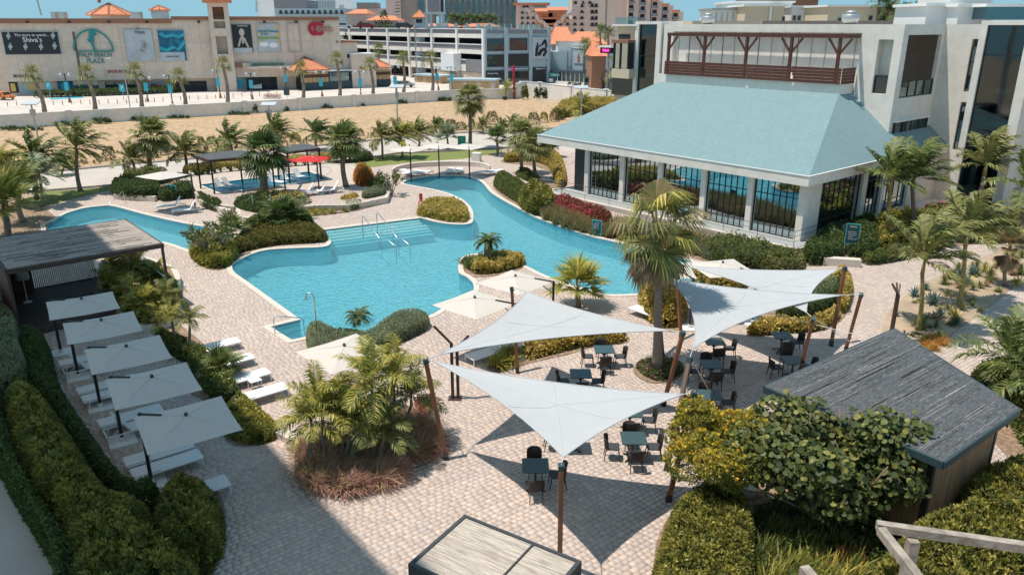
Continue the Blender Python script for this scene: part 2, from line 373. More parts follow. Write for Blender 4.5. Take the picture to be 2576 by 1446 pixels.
# broad steps into the pool
a=G(805,580);b=G(1058,549); d=(b-a).normalized(); nrm=Vector((d.y,-d.x,0))
if nrm.y>0: nrm=-nrm
st_root=None
M['steptile']=mat('pale_step_tile',(.86,.89,.86),.6,.08,4)
for i in range(6):
    mb=MB(); o=nrm*(.42*i+.04); o2=nrm*(.42*(i+1)+.04); z=-.09-.10*i
    ext=.6-.15*i
    p0=a+d*.3; p1=b-d*.2
    if i>1: p1=b+d*(0.5*i)*0
    mb.hexa([p0+o+Vector((0,0,-1.14)),p1+o+Vector((0,0,-1.14)),p1+o2+Vector((0,0,-1.14)),p0+o2+Vector((0,0,-1.14)),p0+o+Vector((0,0,z)),p1+o+Vector((0,0,z)),p1+o2+Vector((0,0,z)),p0+o2+Vector((0,0,z))])
    struct(mb.build('pool_step',M['steptile'] if i<4 else M['plaster']))
# coping stones
cop=struct(link('pool_coping',None))
def coping(P,w=.27,seg=.55,z0=-.03,z1=.035,skip=None):
    P=ccw(P); n=len(P); O=offset(P,w); I=offset(P,-.03); acc=0; k=0; start=0
    runs=[]; i=0
    while i<n:
        j=i; L=0
        while L<seg and j<n: L+=(P[(j+1)%n]-P[j%n]).length; j+=1
        runs.append((i,j)); i=j
    for (i,j) in runs:
        L=sum((P[(q+1)%n]-P[q%n]).length for q in range(i,j)); parts=max(1,round(L/seg))
        idx=[q%n for q in range(i,j+1)]
        if j-i==1 and parts>1:
            segs=[]
            for q in range(parts):
                t0,t1=q/parts,(q+1)/parts; i0,i1=idx
                segs.append(([I[i0].lerp(I[i1],t0),I[i0].lerp(I[i1],t1)],[O[i0].lerp(O[i1],t0),O[i0].lerp(O[i1],t1)]))
        else: segs=[([I[q] for q in idx],[O[q] for q in idx])]
        for A,B in segs:
            if skip and skip((A[0]+B[0])/2): continue
            m_=len(A); mb=MB(); g=.006
            cI=sum((p for p in A),Vector())/m_; cO=sum((p for p in B),Vector())/m_; c=(cI+cO)/2
            poly=[c+(p-c)*.988 for p in A]+[c+(p-c)*.988 for p in B[::-1]]
            mb.prism(ccw(poly),z0,z1+rnd.uniform(-.002,.002)); mb.build('coping_stone',M['coping'],cop)
sa,sb=G(812,583),G(1052,553)
def on_steps(p):
    t=(p-sa).dot((sb-sa))/(sb-sa).length_squared
    return 0<t<1 and abs((p-sa).cross(sb-sa).z)/(sb-sa).length<.5
coping(POOL,skip=on_steps); coping(LPOOL); coping(UPOOL,.25,.6,TZ,TZ+.03)
mb=MB(); q=-nrm*.5
mb.hexa([a+Vector((0,0,-.03)),b+Vector((0,0,-.03)),b+q+Vector((0,0,-.03)),a+q+Vector((0,0,-.03)),a+Vector((0,0,.02)),b+Vector((0,0,.02)),b+q+Vector((0,0,.02)),a+q+Vector((0,0,.02))])
struct(mb.build('pool_threshold',M['coping']))
# terrace with the upper pool
sheet('terrace_base',TERR,[UPOOL],TZ-.012,M['joint'])
mb=MB(); n=len(TERR)
for i in range(n):
    p,q=TERR[i],TERR[(i+1)%n]; mb.add([(p.x,p.y,-.03),(q.x,q.y,-.03),(q.x,q.y,TZ+.02),(p.x,p.y,TZ+.02)],[(0,1,2,3)])
TO=offset(TERR,-.22)
for i in range(n):
    p,q=TERR[i],TERR[(i+1)%n]; p2,q2=TO[i],TO[(i+1)%n]; mb.add([(p.x,p.y,TZ+.02),(q.x,q.y,TZ+.02),(q2.x,q2.y,TZ+.02),(p2.x,p2.y,TZ+.02)],[(0,1,2,3)])
struct(mb.build('terrace_wall',M['coping']))
shell(UPOOL,TZ-.4,TZ,'upper_pool_basin',M['pooltile'])
M['water2']=watermat('upper_pool_water',(.05,.36,.48),(.4,.75,.82),.3,2.5,.8)
sheet('upper_pool_water',UPOOL,[],TZ-.06,M['water2'])
# beds: polygons of soil, used again by the planting
BEDS={}
def bed(key,px,z=.025,m=None,zz=0,k=3):
    P=ccw(smooth(V2(px,zz),True,k)); BEDS[key]=P
    sheet('planting_bed',P,[],zz+z,m or M['soil']); return P
bed('leftpool',[(477,645),(507,671),(540,680),(567,676),(590,655),(625,636),(667,622),(733,616),(800,612),(824,603),(812,592),(780,575),(770,560),(700,548),(650,560),(610,592),(550,604),(490,622)])
bed('peninsula',[(1052,545),(1105,556),(1155,561),(1176,558),(1181,548),(1176,527),(1155,515),(1120,508),(1075,512),(1050,528)])
bed('isle',[(1162,662),(1163,683),(1180,695),(1215,697),(1270,690),(1320,672),(1318,655),(1280,642),(1215,638),(1180,646)])
bed('hallfront',[(1240,470),(1262,447),(1300,455),(1372,500),(1392,522),(1540,566),(1700,606),(1850,645),(1985,660),(2030,640),(2020,668),(1900,672),(1780,660),(1700,632),(1620,618),(1540,598),(1430,567),(1330,531),(1272,500)])
bed('hallright',[(2012,650),(2080,600),(2160,575),(2480,555),(2540,560),(2520,600),(2300,635),(2180,655),(2100,668),(2020,668)])
bed('cactus',[(2221,815),(2240,780),(2261,760),(2311,719),(2404,676),(2493,639),(2576,593),(2640,560),(2700,640),(2576,704),(2496,766),(2404,834),(2360,871),(2290,880),(2225,850)],m=M['sand'])
bed('planter',[(270,668),(330,655),(440,690),(448,760),(452,790),(440,812),(400,830),(340,835),(300,790),(255,730)],z=.3)
bed('stripnear',[(425,800),(470,830),(530,880),(590,940),(610,1000),(690,1080),(700,1100),(640,1120),(570,1110),(530,1020),(470,980),(480,900),(420,850)])
bed('clump',[(745,1140),(820,1100),(960,1080),(1040,1090),(1095,1130),(1060,1150),(1010,1200),(930,1230),(830,1238),(755,1205)])
bed('backstrip',[(590,520),(640,530),(700,522),(780,512),(860,520),(970,497),(972,505),(900,530),(780,545),(690,560),(600,545)],z=.06)
bed('yellowtop',[(1265,402),(1330,392),(1400,398),(1420,440),(1422,470),(1350,470),(1400,445),(1350,420),(1270,410)])
bed('sailmid',[(1230,935),(1240,890),(1300,868),(1420,850),(1560,838),(1580,862),(1500,872),(1430,892),(1340,912),(1260,938)])
bed('bushpalm',[(1605,740),(1640,728),(1720,733),(1730,800),(1700,835),(1650,820),(1610,780)])
bed('rightisle',[(1880,835),(1950,770),(2040,720),(2125,690),(2142,735),(2130,790),(2080,830),(1990,838),(1900,845)])
bed('trunkring',[(1595,925),(1625,912),(1700,910),(1722,930),(1700,955),(1640,965),(1600,945)])
bed('bottomright',[(1640,1446),(1660,1340),(1700,1280),(1745,1245),(1850,1240),(1900,1200),(2400,1180),(2700,1250),(2900,1500),(2500,1900),(1600,1900)])
bed('hedge',[(-200,900),(0,870),(60,880),(170,1010),(330,1240),(420,1235),(540,1230),(570,1320),(545,1420),(500,1480),(480,1600),(200,1600),(130,1420),(-100,1100)])
bed('leftpalms',[(-300,640),(-250,520),(0,480),(70,505),(110,525),(138,545),(130,560),(90,600),(0,640),(-200,700)])
bed('lamppalms',[(283,492),(340,500),(395,498),(450,480),(480,472),(450,450),(400,440),(300,462),(285,475)],z=.28)
bed('treefoot',[(2440,1010),(2480,960),(2700,940),(2900,1100),(2700,1250),(2560,1180)])
NOPAVE=list(BEDS.values())+[offset(POOL,.2),offset(LPOOL,.2)]
# --- pavers: rows of mixed lengths laid askew; the 300 largest in view are single pieces
ANG=R(37); ca,sa_=math.cos(ANG),math.sin(ANG)
PAL=np.array([(.56,.465,.40),(.54,.445,.385),(.52,.43,.375),(.50,.43,.39),(.58,.49,.42),(.50,.405,.35),(.475,.405,.37),(.56,.47,.41)])*np.array([1.02,.995,.985])
def lay(poly,holes,z,xmin,xmax,ymin,ymax,maxd=47):
    H=.185; C=[]
    U0,U1,W0,W1=-75,75,-60,75
    w=W0; row=0
    while w<W1:
        u=U0+nr.rand()*.3
        hh=H if row%3 else .15
        n=int((U1-U0)/.222); L=nr.choice([.18,.28,.2,.24],n); us=u+np.cumsum(L)-L/2
        C.append(np.stack([us,np.full(n,w+hh/2),L,np.full(n,hh)],1)); w+=hh; row+=1
    C=np.concatenate(C); X=C[:,0]*ca-C[:,1]*sa_; Y=C[:,0]*sa_+C[:,1]*ca+30
    D=Y*CP+CH*SP; sx=np.abs(X)/D; up=(Y*SP-CH*CP)/D
    k=(X>xmin)&(X<xmax)&(Y>ymin)&(Y<ymax)&(D>5)&(D<maxd)&(sx<.72)&(up>-.41)
    C,X,Y,D=C[k],X[k],Y[k],D[k]
    k=inside(poly,X,Y)
    for h in holes: k&=~inside(h,X,Y)
    return C[k],X[k],Y[k],D[k]
def paver_mesh(name,C,X,Y,z,m,cols):
    N=len(C); hl=C[:,2]/2-.0028; hw=C[:,3]/2-.0028; zt=z+nr.uniform(-.0025,.0025,N)
    V=np.zeros((N,8,3)); k=0
    for zz,b in ((0,0),(1,.003)):
        for sx,sy in ((-1,-1),(1,-1),(1,1),(-1,1)):
            a=sx*(hl-(b if zz else 0)); c=sy*(hw-(b if zz else 0))
            V[:,k,0]=X+a*ca-c*sa_; V[:,k,1]=Y+a*sa_+c*ca; V[:,k,2]=zt if zz else z-.035; k+=1
    f=np.array([(4,5,6,7),(0,1,5,4),(1,2,6,5),(2,3,7,6),(3,0,4,7)])
    F=(np.arange(N)[:,None,None]*8+f[None]).reshape(-1,4)
    return fast_mesh(name,V.reshape(-1,3),F,m,np.repeat(cols,5,0))
def pcol(X,Y):
    N=len(X); c=PAL[nr.randint(0,len(PAL),N)]*nr.uniform(.955,1.04,(N,1))
    g=(np.sin(X*.9+Y*.4)+np.sin(Y*.7-X*.3+1))*.02; return c*(1+g)[:,None]
pav=struct(link('pavement',None))
C,X,Y,D=lay(PAVE,NOPAVE+[TERR],.0,-60,60,5,88,84)
order=np.argsort(D); near=order[:300]; far=order[300:]
cols=pcol(X,Y)
for i in near:
    me=paver_mesh('paver',C[i:i+1],np.zeros(1),np.zeros(1),0,M['paver'],cols[i:i+1]); link('paver',me,pav,(X[i],Y[i],.005))
o=link('paver',paver_mesh('paver',C[far],X[far],Y[far],.005,M['paver'],cols[far]),pav); o['kind']='stuff'
C,X,Y,D=lay(TERR,[UPOOL],0,-60,60,5,80,62)
o=link('terrace_paver',paver_mesh('terrace_paver',C,X,Y,TZ,M['paver'],pcol(X,Y)),pav); o['kind']='stuff'
# beyond the reach of single pavers the material takes over
M['farpave']=mat('far_paving',(.55,.455,.39),.9,.12,1.3,.1,5,col2=(.51,.41,.355))
far_poly=[p for p in PAVE]
cut=44.0
def clip_y(P,y0):
    out=[]
    for i in range(len(P)):
        a,b=P[i],P[(i+1)%len(P)]
        if a.y>=y0: out.append(a)
        if (a.y>=y0)!=(b.y>=y0): t=(y0-a.y)/(b.y-a.y); out.append(a.lerp(b,t))
    return out
# ================================================================ the hall with the teal roof and the block behind it
HO=Vector((17.7,45.1,0)); HA=Vector((.647,-.763,0)); HB_=Vector((.763,.647,0)); HRZ=math.atan2(-.763,.647)
def HP(u,v,z=0): return HO+HA*u+HB_*v+Vector((0,0,z))
def HF(v):
    F=Face(HP(-40,v),HP(20,v)); return F
def HS(u):
    F=Face(HP(u,0),HP(u,60)); return F
def ru(v,x0,y0,x1,y1):
    u0,u1,z0,z1=HF(v).rect(x0,y0,x1,y1); return u0-40,u1-40,z0,z1
def Z3(x,y): return (1565+x*.3923,y*.3923)
def Z6(x,y): return (1565+x*.3923,268+y*.3923)
hall=thing('pavilion','long low poolside pavilion with a pale teal hipped roof and mirrored window bays','building',HO,HRZ)
def hb(name,m,boxes,parent=hall,**k):
    mb=MB()
    for b in boxes: mb.box(*b)
    return mb.build(name,m,parent,**k)
# roof
U0,UE=-24.1,0.0; ZE,ZT=4.6,8.5
mb=MB(); 
A0,A1,A2,A3=(U0,0,ZE),(UE,0,ZE),(UE,20.2,ZE),(U0,22,ZE); B0,B1,B2,B3=(-20.95,11.4,ZT),(-4.66,11.35,ZT),(-4.66,20.2,ZT),(-20.95,22,ZT)
mb.add([A0,A1,A2,A3,B0,B1,B2,B3],[(0,1,5,4),(1,2,6,5),(3,0,4,7),(4,5,6,7)])
mb.build('roof',M['teal'],hall)
e=.02
hb('fascia',M['white'],[(U0-e,-.02,4.02,UE+e,.16,ZE+.02),(UE-.16,.16,4.02,UE+.02,20.2,ZE+.02),(U0-.02,.16,4.02,U0+.16,22,ZE+.02)])
hb('soffit',M['white'],[(U0+.17,.17,4.1,UE-.17,20.1,4.16)])
hb('roof_edge_trim',M['whitepaint'],[(U0-.05,-.06,ZE+.02,UE+.05,.05,ZE+.07),(UE-.05,.05,ZE+.02,UE+.06,20.2,ZE+.07)])
# plinth and walkway
hb('plinth',M['white'],[(-21.5,-1.32,-.03,.42,21,.44)])
hb('plinth_cap',M['coping'],[(-21.56,-1.40,.445,.48,-1.05,.52)])
M['slate']=mat('grey_walkway_tile',(.33,.34,.33),.6,.06,3)
hb('walkway',M['slate'],[(-21.4,-1.04,.445,.3,.7,.47)])
# columns and window bays
cols=[(-19.12,-18.72),(-15.43,-15.03),(-11.82,-11.42),(-8.05,-7.65),(-4.4,-4.0),(-.8,-.35)]
for c0,c1 in cols: hb('column',M['white'],[(c0,.5,.47,c1,1.0,4.09)])
hb('back_wall',M['charcoal'],[(-19,3.6,.5,-.9,3.75,4.08),(-20.9,1.2,.47,-19.3,9,4.08)])
hb('inner_floor',M['slate'],[(-19,1.05,.475,-.9,3.5,.49)])
def window_bay(parent,along,a0,a1,fix,z0,z1,ncol,rows,frame_m,glass_m,name='window',th=.06,depth=.10,flip=1):
    """along: 'u' or 'v'; frame and mullions as one sub-part, each pane its own"""
    w=link(name,None,parent); mb=MB(); zs=[z0]+[z0+(z1-z0)*r_ for r_ in rows]+[z1]; xs=[a0+(a1-a0)*i/ncol for i in range(ncol+1)]
    def bx(mb,p0,p1,q0,q1,d0,d1):
        if along=='u': mb.box(p0,fix+d0,q0,p1,fix+d1,q1)
        else: mb.box(fix+d0,p0,q0,fix+d1,p1,q1)
    for i,x in enumerate(xs): 
        t=th*1.3 if i in (0,ncol) else th*.75
        bx(mb,x-t/2,x+t/2,z0,z1,-depth/2,depth/2)
    for z in zs: 
        for i in range(ncol): bx(mb,xs[i]+th*.7,xs[i+1]-th*.7,z-th*.4,z+th*.4,-depth/2+.01,depth/2-.01)
    mb.build('frame',frame_m,w)
    meshes={}
    for j in range(len(zs)-1):
        k=round(zs[j+1]-zs[j],3)
        if k not in meshes:
            p=MB(); W=(a1-a0)/ncol-th*.6
            if along=='u': p.box(0,-.008,0,W,.008,k-.02)
            else: p.box(-.008,0,0,.008,W,k-.02)
            meshes[k]=p.mesh('pane',glass_m)
        for i in range(ncol):
            loc=(xs[i]+th*.3,fix,zs[j]+.01) if along=='u' else (fix,xs[i]+th*.3,zs[j]+.01)
            link('pane',meshes[k],w,loc)
    return w
for i in range(5): window_bay(hall,'u',cols[i][1]+.03,cols[i+1][0]-.03,.75,.50,4.02,7,(.16,.72),M['dark'],M['mirror'])
# right side of the hall
for v0,v1 in ((2.75,8.1),(8.85,11.0),(11.5,15.3)): 
    window_bay(hall,'v',v0,v1,-.75,.62,4.0,8 if v1-v0>4 else 4,(.2,.72),M['dark'],M['mirror'])
for q in [(-1.0,1.0,.47,-.5,2.68,4.09),(-1.0,8.15,.47,-.5,8.8,4.09),(-1.0,11.05,.47,-.5,11.45,4.09),(-1.0,15.35,.0,-.5,20,4.09)]: hb('side_pier',M['white'],[q])
hb('side_ledge',M['coping'],[(-.49,1.0,.44,.5,15.4,.60)])
# walkway railing: posts and rails
def railing(name,label,P,h=1.0,rails=(.35,.68,1.0),post=1.9,r=.022,m=None,cat='railing',group=None,z0=0,parent=None):
    t=thing(name,label,cat,P[0]) if parent is None else link(name,None,parent)
    o=Vector(P[0]) if parent is None else Vector()
    first=None
    for a,b in zip(P[:-1],P[1:]):
        a=Vector(a)-o;b=Vector(b)-o; L=(b-a).length; n=max(1,round(L/post))
        for i in range(n+(1 if b==Vector(P[-1])-o else 0)):
            p=a.lerp(b,i/n); mb=MB(); mb.tube([p,p+Vector((0,0,h))],r,6); mb.build('post',m or M['steel'],t)
        for q in rails:
            mb=MB(); mb.tube([a+Vector((0,0,q)),b+Vector((0,0,q))],r*.75 if q<h else r*1.1,6); mb.build('rail',m or M['steel'],t)
    return t
railing('walkway_railing','thin steel three-rail railing along the walkway before the mirrored windows','railing') if False else None
railing('railing','thin grey steel railing along the edge of the pavilion walkway',[HP(-19.8,-1.2,.52),HP(.2,-1.2,.52),HP(.25,1.6,.52)],h=1.0,rails=(.35,.68,1.0),post=2.4,r=.016,m=M['charcoal'])
railing('railing','metal railing of the ramp at the far left end of the pavilion',[HP(-24.5,-.2,0),HP(-21.6,-1.1,.45),HP(-19.9,-1.2,.5)],h=.95,rails=(.35,.65,.95),post=1.5)
railing('railing','white handrail by the path under the pavilion eave tip',[G(1425,415),G(1450,403),G(1478,396)],h=.9,rails=(.45,.9),post=1.4,m=M['whitepaint'])
# ---------------------------------------------------------------- upper block
blk=thing('white_block','white rendered three-storey block with a timber loggia behind the teal roof','building',HO,HRZ)
def bb(name,m,boxes,parent=blk): return hb(name,m,boxes,parent)
ZP=13.2
# curb under the loggia
bb('curb',M['white'],[(-21.2,11.36,8.4,-4.62,11.56,9.16),(-4.82,11.56,8.4,-4.62,13.2,9.16),(-21.2,11.56,9.0,-4.82,13.58,9.05)])
bb('loggia_back_wall',M['white'],[(-22.3,13.6,8.6,-4.5,13.75,12.62)])
for i in range(15):
    u=-20.9+i*1.13
    bb('panel_joint',M['charcoal'] if i%3==1 else M['kerb'],[(u,13.57,9.06,u+.05,13.598,12.6)])
bb('header',M['white'],[(-22.3,13.2,12.62,-1.6,13.76,ZP)])
bb('left_wall',M['white'],[(-22.3,13.2,7.5,-21.25,13.598,12.618)])
bb('front_wall',M['white'],[(-4.5,13.2,3.2,-3.25,13.76,12.618),(-2.2,13.2,3.2,-1.6,13.76,12.618),(-3.25,13.2,3.2,-2.2,13.76,8.55),(-3.25,13.2,12.2,-2.2,13.76,12.618),(-3.25,13.9,8.5,-2.2,14,12.3)])
window_bay(blk,'u',-3.22,-2.22,13.45,8.57,9.75,1,(),M['dark'],M['darkglass'],th=.09)
# timber: posts, braces, beam, planks
for u in (-20.27,-16.6,-12.66,-8.87,-5.14):
    bb('post',M['darkwood'],[(u-.1,11.36,9.16,u+.1,11.56,12.28)])
    for s in (-1,1):
        if (u<-20 and s<0): continue
        mb=MB(); mb.beam((u+s*.08,11.46,11.25),(u+s*.85,11.46,12.25),.13,.13); mb.build('brace',M['darkwood'],blk)
bb('beam',M['darkwood'],[(-20.4,11.33,12.28,-4.55,11.59,12.54),(-4.8,11.6,12.28,-4.55,13.18,12.54)])
bb('beam',M['darkwood'],[(-20.4,13.0,12.35,-4.85,13.15,12.55)])
for k in range(5):
    z=9.17+k*.22
    for j in range(4):
        a=-20.4+j*3.96+rnd.uniform(-.3,.3)*(j>0); b=-20.4+(j+1)*3.96 if j<3 else -4.62
        bb('plank',M['darkwood'],[(a+.01,11.19-rnd.uniform(0,.02),z,min(b,-4.62)-.01,11.235,z+.21)])
    bb('plank',M['darkwood'],[(-4.6,11.24,z,-4.56,13.15,z+.21)])
# side face with balcony and window box
US=-1.6; VS=20.0
bb('side_wall',M['white'],[(US-.25,13.77,3.0,US,VS,8.25),(US-.25,13.77,12.5,US,VS,ZP),(US-.25,13.77,8.25,US,14.0,12.5),(US-.25,19.5,8.25,US,VS,12.5),(US-3.0,13.77,8.1,US-2.85,VS,12.5),(US-2.8,13.8,8.0,US-.26,VS,8.2)])
bb('balcony_ceiling',M['white'],[(US-2.8,13.8,12.52,US-.26,VS,12.6)])
window_bay(blk,'v',14.1,19.4,US-.1,8.3,9.35,4,(),M['dark'],M['clearglass'],name='balustrade',th=.08)
window_bay(blk,'v',16.9,19.3,US-2.82,8.25,11.4,2,(),M['dark'],M['mirror'],name='balcony_door',th=.12)
bb('bay_sill',M['white'],[(US,13.6,5.25,US+.28,19.3,5.38),(US,13.6,6.6,US+.28,19.3,6.75)])
window_bay(blk,'v',13.8,19.1,US+.12,5.4,6.58,4,(),M['dark'],M['darkglass'],th=.12)
# rear wall with slot windows, then the stair tower
W=HF(VS)
s1=ru(VS,*Z3(2215,252),*Z3(2265,592)); s2=ru(VS,*Z3(2150,655),*Z3(2195,905))
bb('rear_wall',M['white'],[(US,VS,0,s1[0],VS+.4,ZP),(s1[1],VS,0,2.2,VS+.4,ZP),(s1[0],VS,s1[3],s1[1],VS+.4,ZP),(s1[0],VS,s2[3],s1[1],VS+.4,s1[2]),(s1[0],VS,0,s1[1],VS+.4,4.3)])
window_bay(blk,'u',s1[0]+.03,s1[1]-.03,VS+.22,s1[2]+.03,s1[3]-.5,1,(.33,.66),M['dark'],M['mirror'],th=.08)
window_bay(blk,'u',s1[0]+.03,s1[1]-.03,VS+.22,4.32,s2[3]-.3,1,(.5,),M['dark'],M['mirror'],th=.08)
bb('roof_slab',M['white'],[(-25.4,13.8,12.7,-1.9,20.5,12.85)]); bb('roof_slab',M['white'],[(-25.4,20.51,12.7,3.1,30,12.85)])
M['cream']=mat('cream_render',(.62,.52,.40),.9,.05,.8)
bb('parapet',M['cream'],[(-22.3,13.77,12.9,-4.0,13.9,13.21)])
bb('core_wall',M['white'],[(-25,30,0,3.5,30.3,13.1),(3.2,20.5,0,3.5,30,13.1)])
tower=thing('stair_tower','tall glass stair tower in a white frame at the right edge of the white block','tower',HO,HRZ)
M['bluewall']=mat('blue_grey_inner_wall',(.16,.24,.26),.8)
def glass_tower(root,u0,u1,v,z0,zt,fr0,fr1,depth,levels,topfr=.3):
    hb('frame',M['white'],[(u0-fr0,v,z0,u0,v+depth,zt),(u1,v,z0,u1+fr1,v+depth,zt),(u0-fr0,v,zt,u1+fr1,v+depth,zt+topfr)],root)
    zs=[z0]+levels+[zt]
    for a,b in zip(zs[:-1],zs[1:]):
        hb('pane',M['towerglass'],[(u0+.02,v+.25,a+.03,u1-.02,v+.28,b-.03)],root)
        hb('mullion',M['dark'],[(u0,v+.2,b-.04,u1,v+.3,b+.04)],root)
        hb('landing',M['white'],[(u0+.1,v+.8,a+1.4,u1-.1,v+2,a+1.7)],root)
    hb('mullion',M['dark'],[(u0,v+.2,z0,u0+.07,v+.3,zt),(u1-.07,v+.2,z0,u1,v+.3,zt)],root)
    hb('back',M['bluewall'],[(u0,v+2.5,z0,u1,v+2.6,zt)],root)
glass_tower(tower,1.85,4.3,18.0,0,13.15,.42,.62,3.6,[4.9,7.2,11.2])
tower2=thing('stair_tower','narrow dark glass stair tower left of the timber loggia','tower',HO,HRZ)
glass_tower(tower2,-25.05,-22.95,13.0,0,13.2,.4,.5,3.0,[7.2,10.5],.25)
for tw,u0,u1,v,z in ((tower,3.0,4.1,18.7,11.9),(tower2,-23.9,-23.1,13.7,11.5)):
    mb=MB(); M['yellow']=M.get('yellow') or mat('yellow_paint',(.55,.38,.08),.6)
    for zz in (z,z+.45,z+.9): mb.box(u0,v,zz,u1,v+.04,zz+.05)
    mb.box(u0,v,z,u0+.05,v+.04,z+.9); mb.box(u1-.05,v,z,u1,v+.04,z+.9); mb.build('inner_rail',M['yellow'],tw)
# wing at the far right edge behind the tower
wing=thing('white_wing','white wing with dark glazing behind the stair tower at the right edge','building',HO,HRZ)
hb('wall',M['white'],[(5.6,21,0,6.1,24,14.2),(5.6,21,13.3,12,26,14.2),(9.5,21,0,16,26,3.5)],wing)
window_bay(wing,'u',6.2,12,21.5,0,13.2,5,(.25,.5,.75),M['dark'],M['darkglass'])
# rooftop things
def lathe_thing(name,label,cat,p,prof,m,group=None,n=14):
    mb=MB(); mb.lathe(prof,n); return tag(mb.build(name,m,None,True,p),label,cat,group)
M['galv']=mat('galvanised_sheet',(.42,.45,.45),.45,.12,3,metal=.6)
def vent(label,x0,x1,yt,yb,Y):
    a=GY(x0,yb,Y); b=GY(x1,yt,Y); w=(b.x-a.x)/2; h=b.z-a.z
    t=thing('exhaust_vent',label,'roof vent',((a.x+b.x)/2,Y,a.z),0,'exhaust vents on the white roof')
    mb=MB(); mb.lathe([(w*.72,0),(w*.72,h*.12)],14); mb.build('base',M['charcoal'],t)
    mb=MB(); mb.lathe([(w*.75,h*.13),(w*1.0,h*.35),(w*1.0,h*.7),(w*.9,h*.74)],16); mb.build('bowl',M['galv'],t,True)
    mb=MB(); mb.lathe([(w*.62,h*.75),(w*.64,h*.9),(w*.5,h*.97),(w*.1,h)],14); mb.build('cap',M['galv'],t,True)
vent('large galvanised mushroom vent on the white roof above the right end of the loggia',2117,2163,27,63,62)
vent('smaller galvanised mushroom vent on the white roof above the left end of the loggia',1763,1800,33,63,76)
# ================================================================ cane-roofed structures
def cane(name,c1,c2,axis):
    st=(1.2,26,1) if axis=='x' else (26,1.2,1)
    m=mat(name,c1,.9,.35,1.0,.5,1,col2=c2,stretch=st); return m
M['cane_grey']=cane('weathered_cane_mat',(.38,.32,.28),(.25,.215,.19),'x')
M['cane_dark']=mat('dark_cane_mat',(.04,.045,.05),.9,.6,2.0,.5,1,col2=(.15,.155,.16),stretch=(1.6,38,1),detail=8)
M['cane_light']=cane('pale_bamboo_mat',(.52,.45,.36),(.34,.27,.20),'x')
M['bamboo_wall']=mat('brown_bamboo_wall',(.40,.22,.11),.8,.35,1,.5,1,stretch=(22,22,.6),col2=(.28,.15,.075))
M['deck']=mat('dark_deck_boards',(.075,.05,.04),.7,.3,2,stretch=(1,8,1))
M['greenglass']=glassy('green_glass_balustrade',(0,0,0),.15,tr=1,tcol=(.60,.78,.72))
# --- left pavilion
B_=Vector((-21.85,31.35,0)); ang=R(40.5)
pl=thing('cane_pavilion','flat cane-roofed timber pavilion beside the left arm of the pool','pavilion',B_,ang)
LX,LY,ZR=6.55,6.3,3.2
def pb(name,m,boxes,root=pl):
    mb=MB()
    for b in boxes: mb.box(*b)
    return mb.build(name,m,root)
nx,ny=4,3
M['pribs']=[mat('roof_cane_%s'%w,c,.9,.4,3) for w,c in (('dark',(.13,.115,.10)),('mid',(.27,.235,.21)),('pale',(.5,.45,.40)))]
for q in range(3):
    mb=MB()
    for k in range(46):
        y=rnd.uniform(.1,6.2); x0=rnd.uniform(.1,4.5); x1=min(6.4,x0+rnd.uniform(.6,2.6)); mb.box(x0,y,ZR+.01,x1,y+.02,ZR+.035)
    o=mb.build('cane_rib',M['pribs'][q],pl); o['kind']='stuff'
for i in range(nx):
    for j in range(ny):
        mb=MB(); x0=.08+(LX-.16)*i/nx; x1=.08+(LX-.16)*(i+1)/nx; y0=.08+(LY-.16)*j/ny; y1=.08+(LY-.16)*(j+1)/ny
        mb.box(x0+.008,y0+.008,ZR-.03,x1-.008,y1-.008,ZR+.015+rnd.uniform(0,.01)); mb.build('cane_mat',M['cane_grey'],pl)
pb('roof_frame',M['deck'],[(-.02,-.02,ZR-.22,LX+.02,.07,ZR-.02),(-.02,LY-.07,ZR-.22,LX+.02,LY+.02,ZR+.03),(-.02,.07,ZR-.22,.07,LY-.07,ZR+.01),(LX-.07,.07,ZR-.22,LX+.02,LY-.07,ZR-.01)])
for i in range(1,8): pb('rafter',M['deck'],[(LX*i/8-.04,.07,ZR-.18,LX*i/8+.04,LY-.07,ZR-.035)])
for x,y in ((LX-.12,.0),(LX-.12,LY-.12),(0,LY-.12),(.0,.0)): pb('post',M['deck'],[(x,y,0,x+.11,y+.11,ZR-.22)])
pb('deck',M['deck'],[(0,0,0,LX+.5,LY,.3)])
pb('deck_step',M['greywood'],[(LX-.6,-.5,0,LX+.55,-.02,.18)])
pb('back_wall',M['darkwood'],[(0,.12,.3,.08,LY-.12,ZR-.22),(.08,LY-.08,.3,1.7,LY-.02,ZR-.22)])
for i in range(34): pb('slat',M['cane_light'],[(1.75+i*.085,LY-.08,.34,1.79+i*.085,LY-.03,1.6)])
pb('slat_rail',M['deck'],[(1.72,LY-.1,1.6,4.7,LY-.01,1.68),(1.72,LY-.1,.3,4.7,LY-.01,.34)])
pb('counter',M['whitepaint'],[(4.8,LY-.5,.3,LX-.2,LY-.1,1.15)])
pb('glass_screen',M['greenglass'],[(LX-.04,.3,.35,LX-.02,LY-.4,1.35),(LX+.43,-.2,.35,LX+.45,LY-.4,1.15)])
pb('glass_cap',M['steel'],[(LX-.06,.3,1.35,LX,LY-.4,1.38)])
pb('low_stage',M['deck'],[(3.6,1.2,.3,5.8,3.2,.55)])
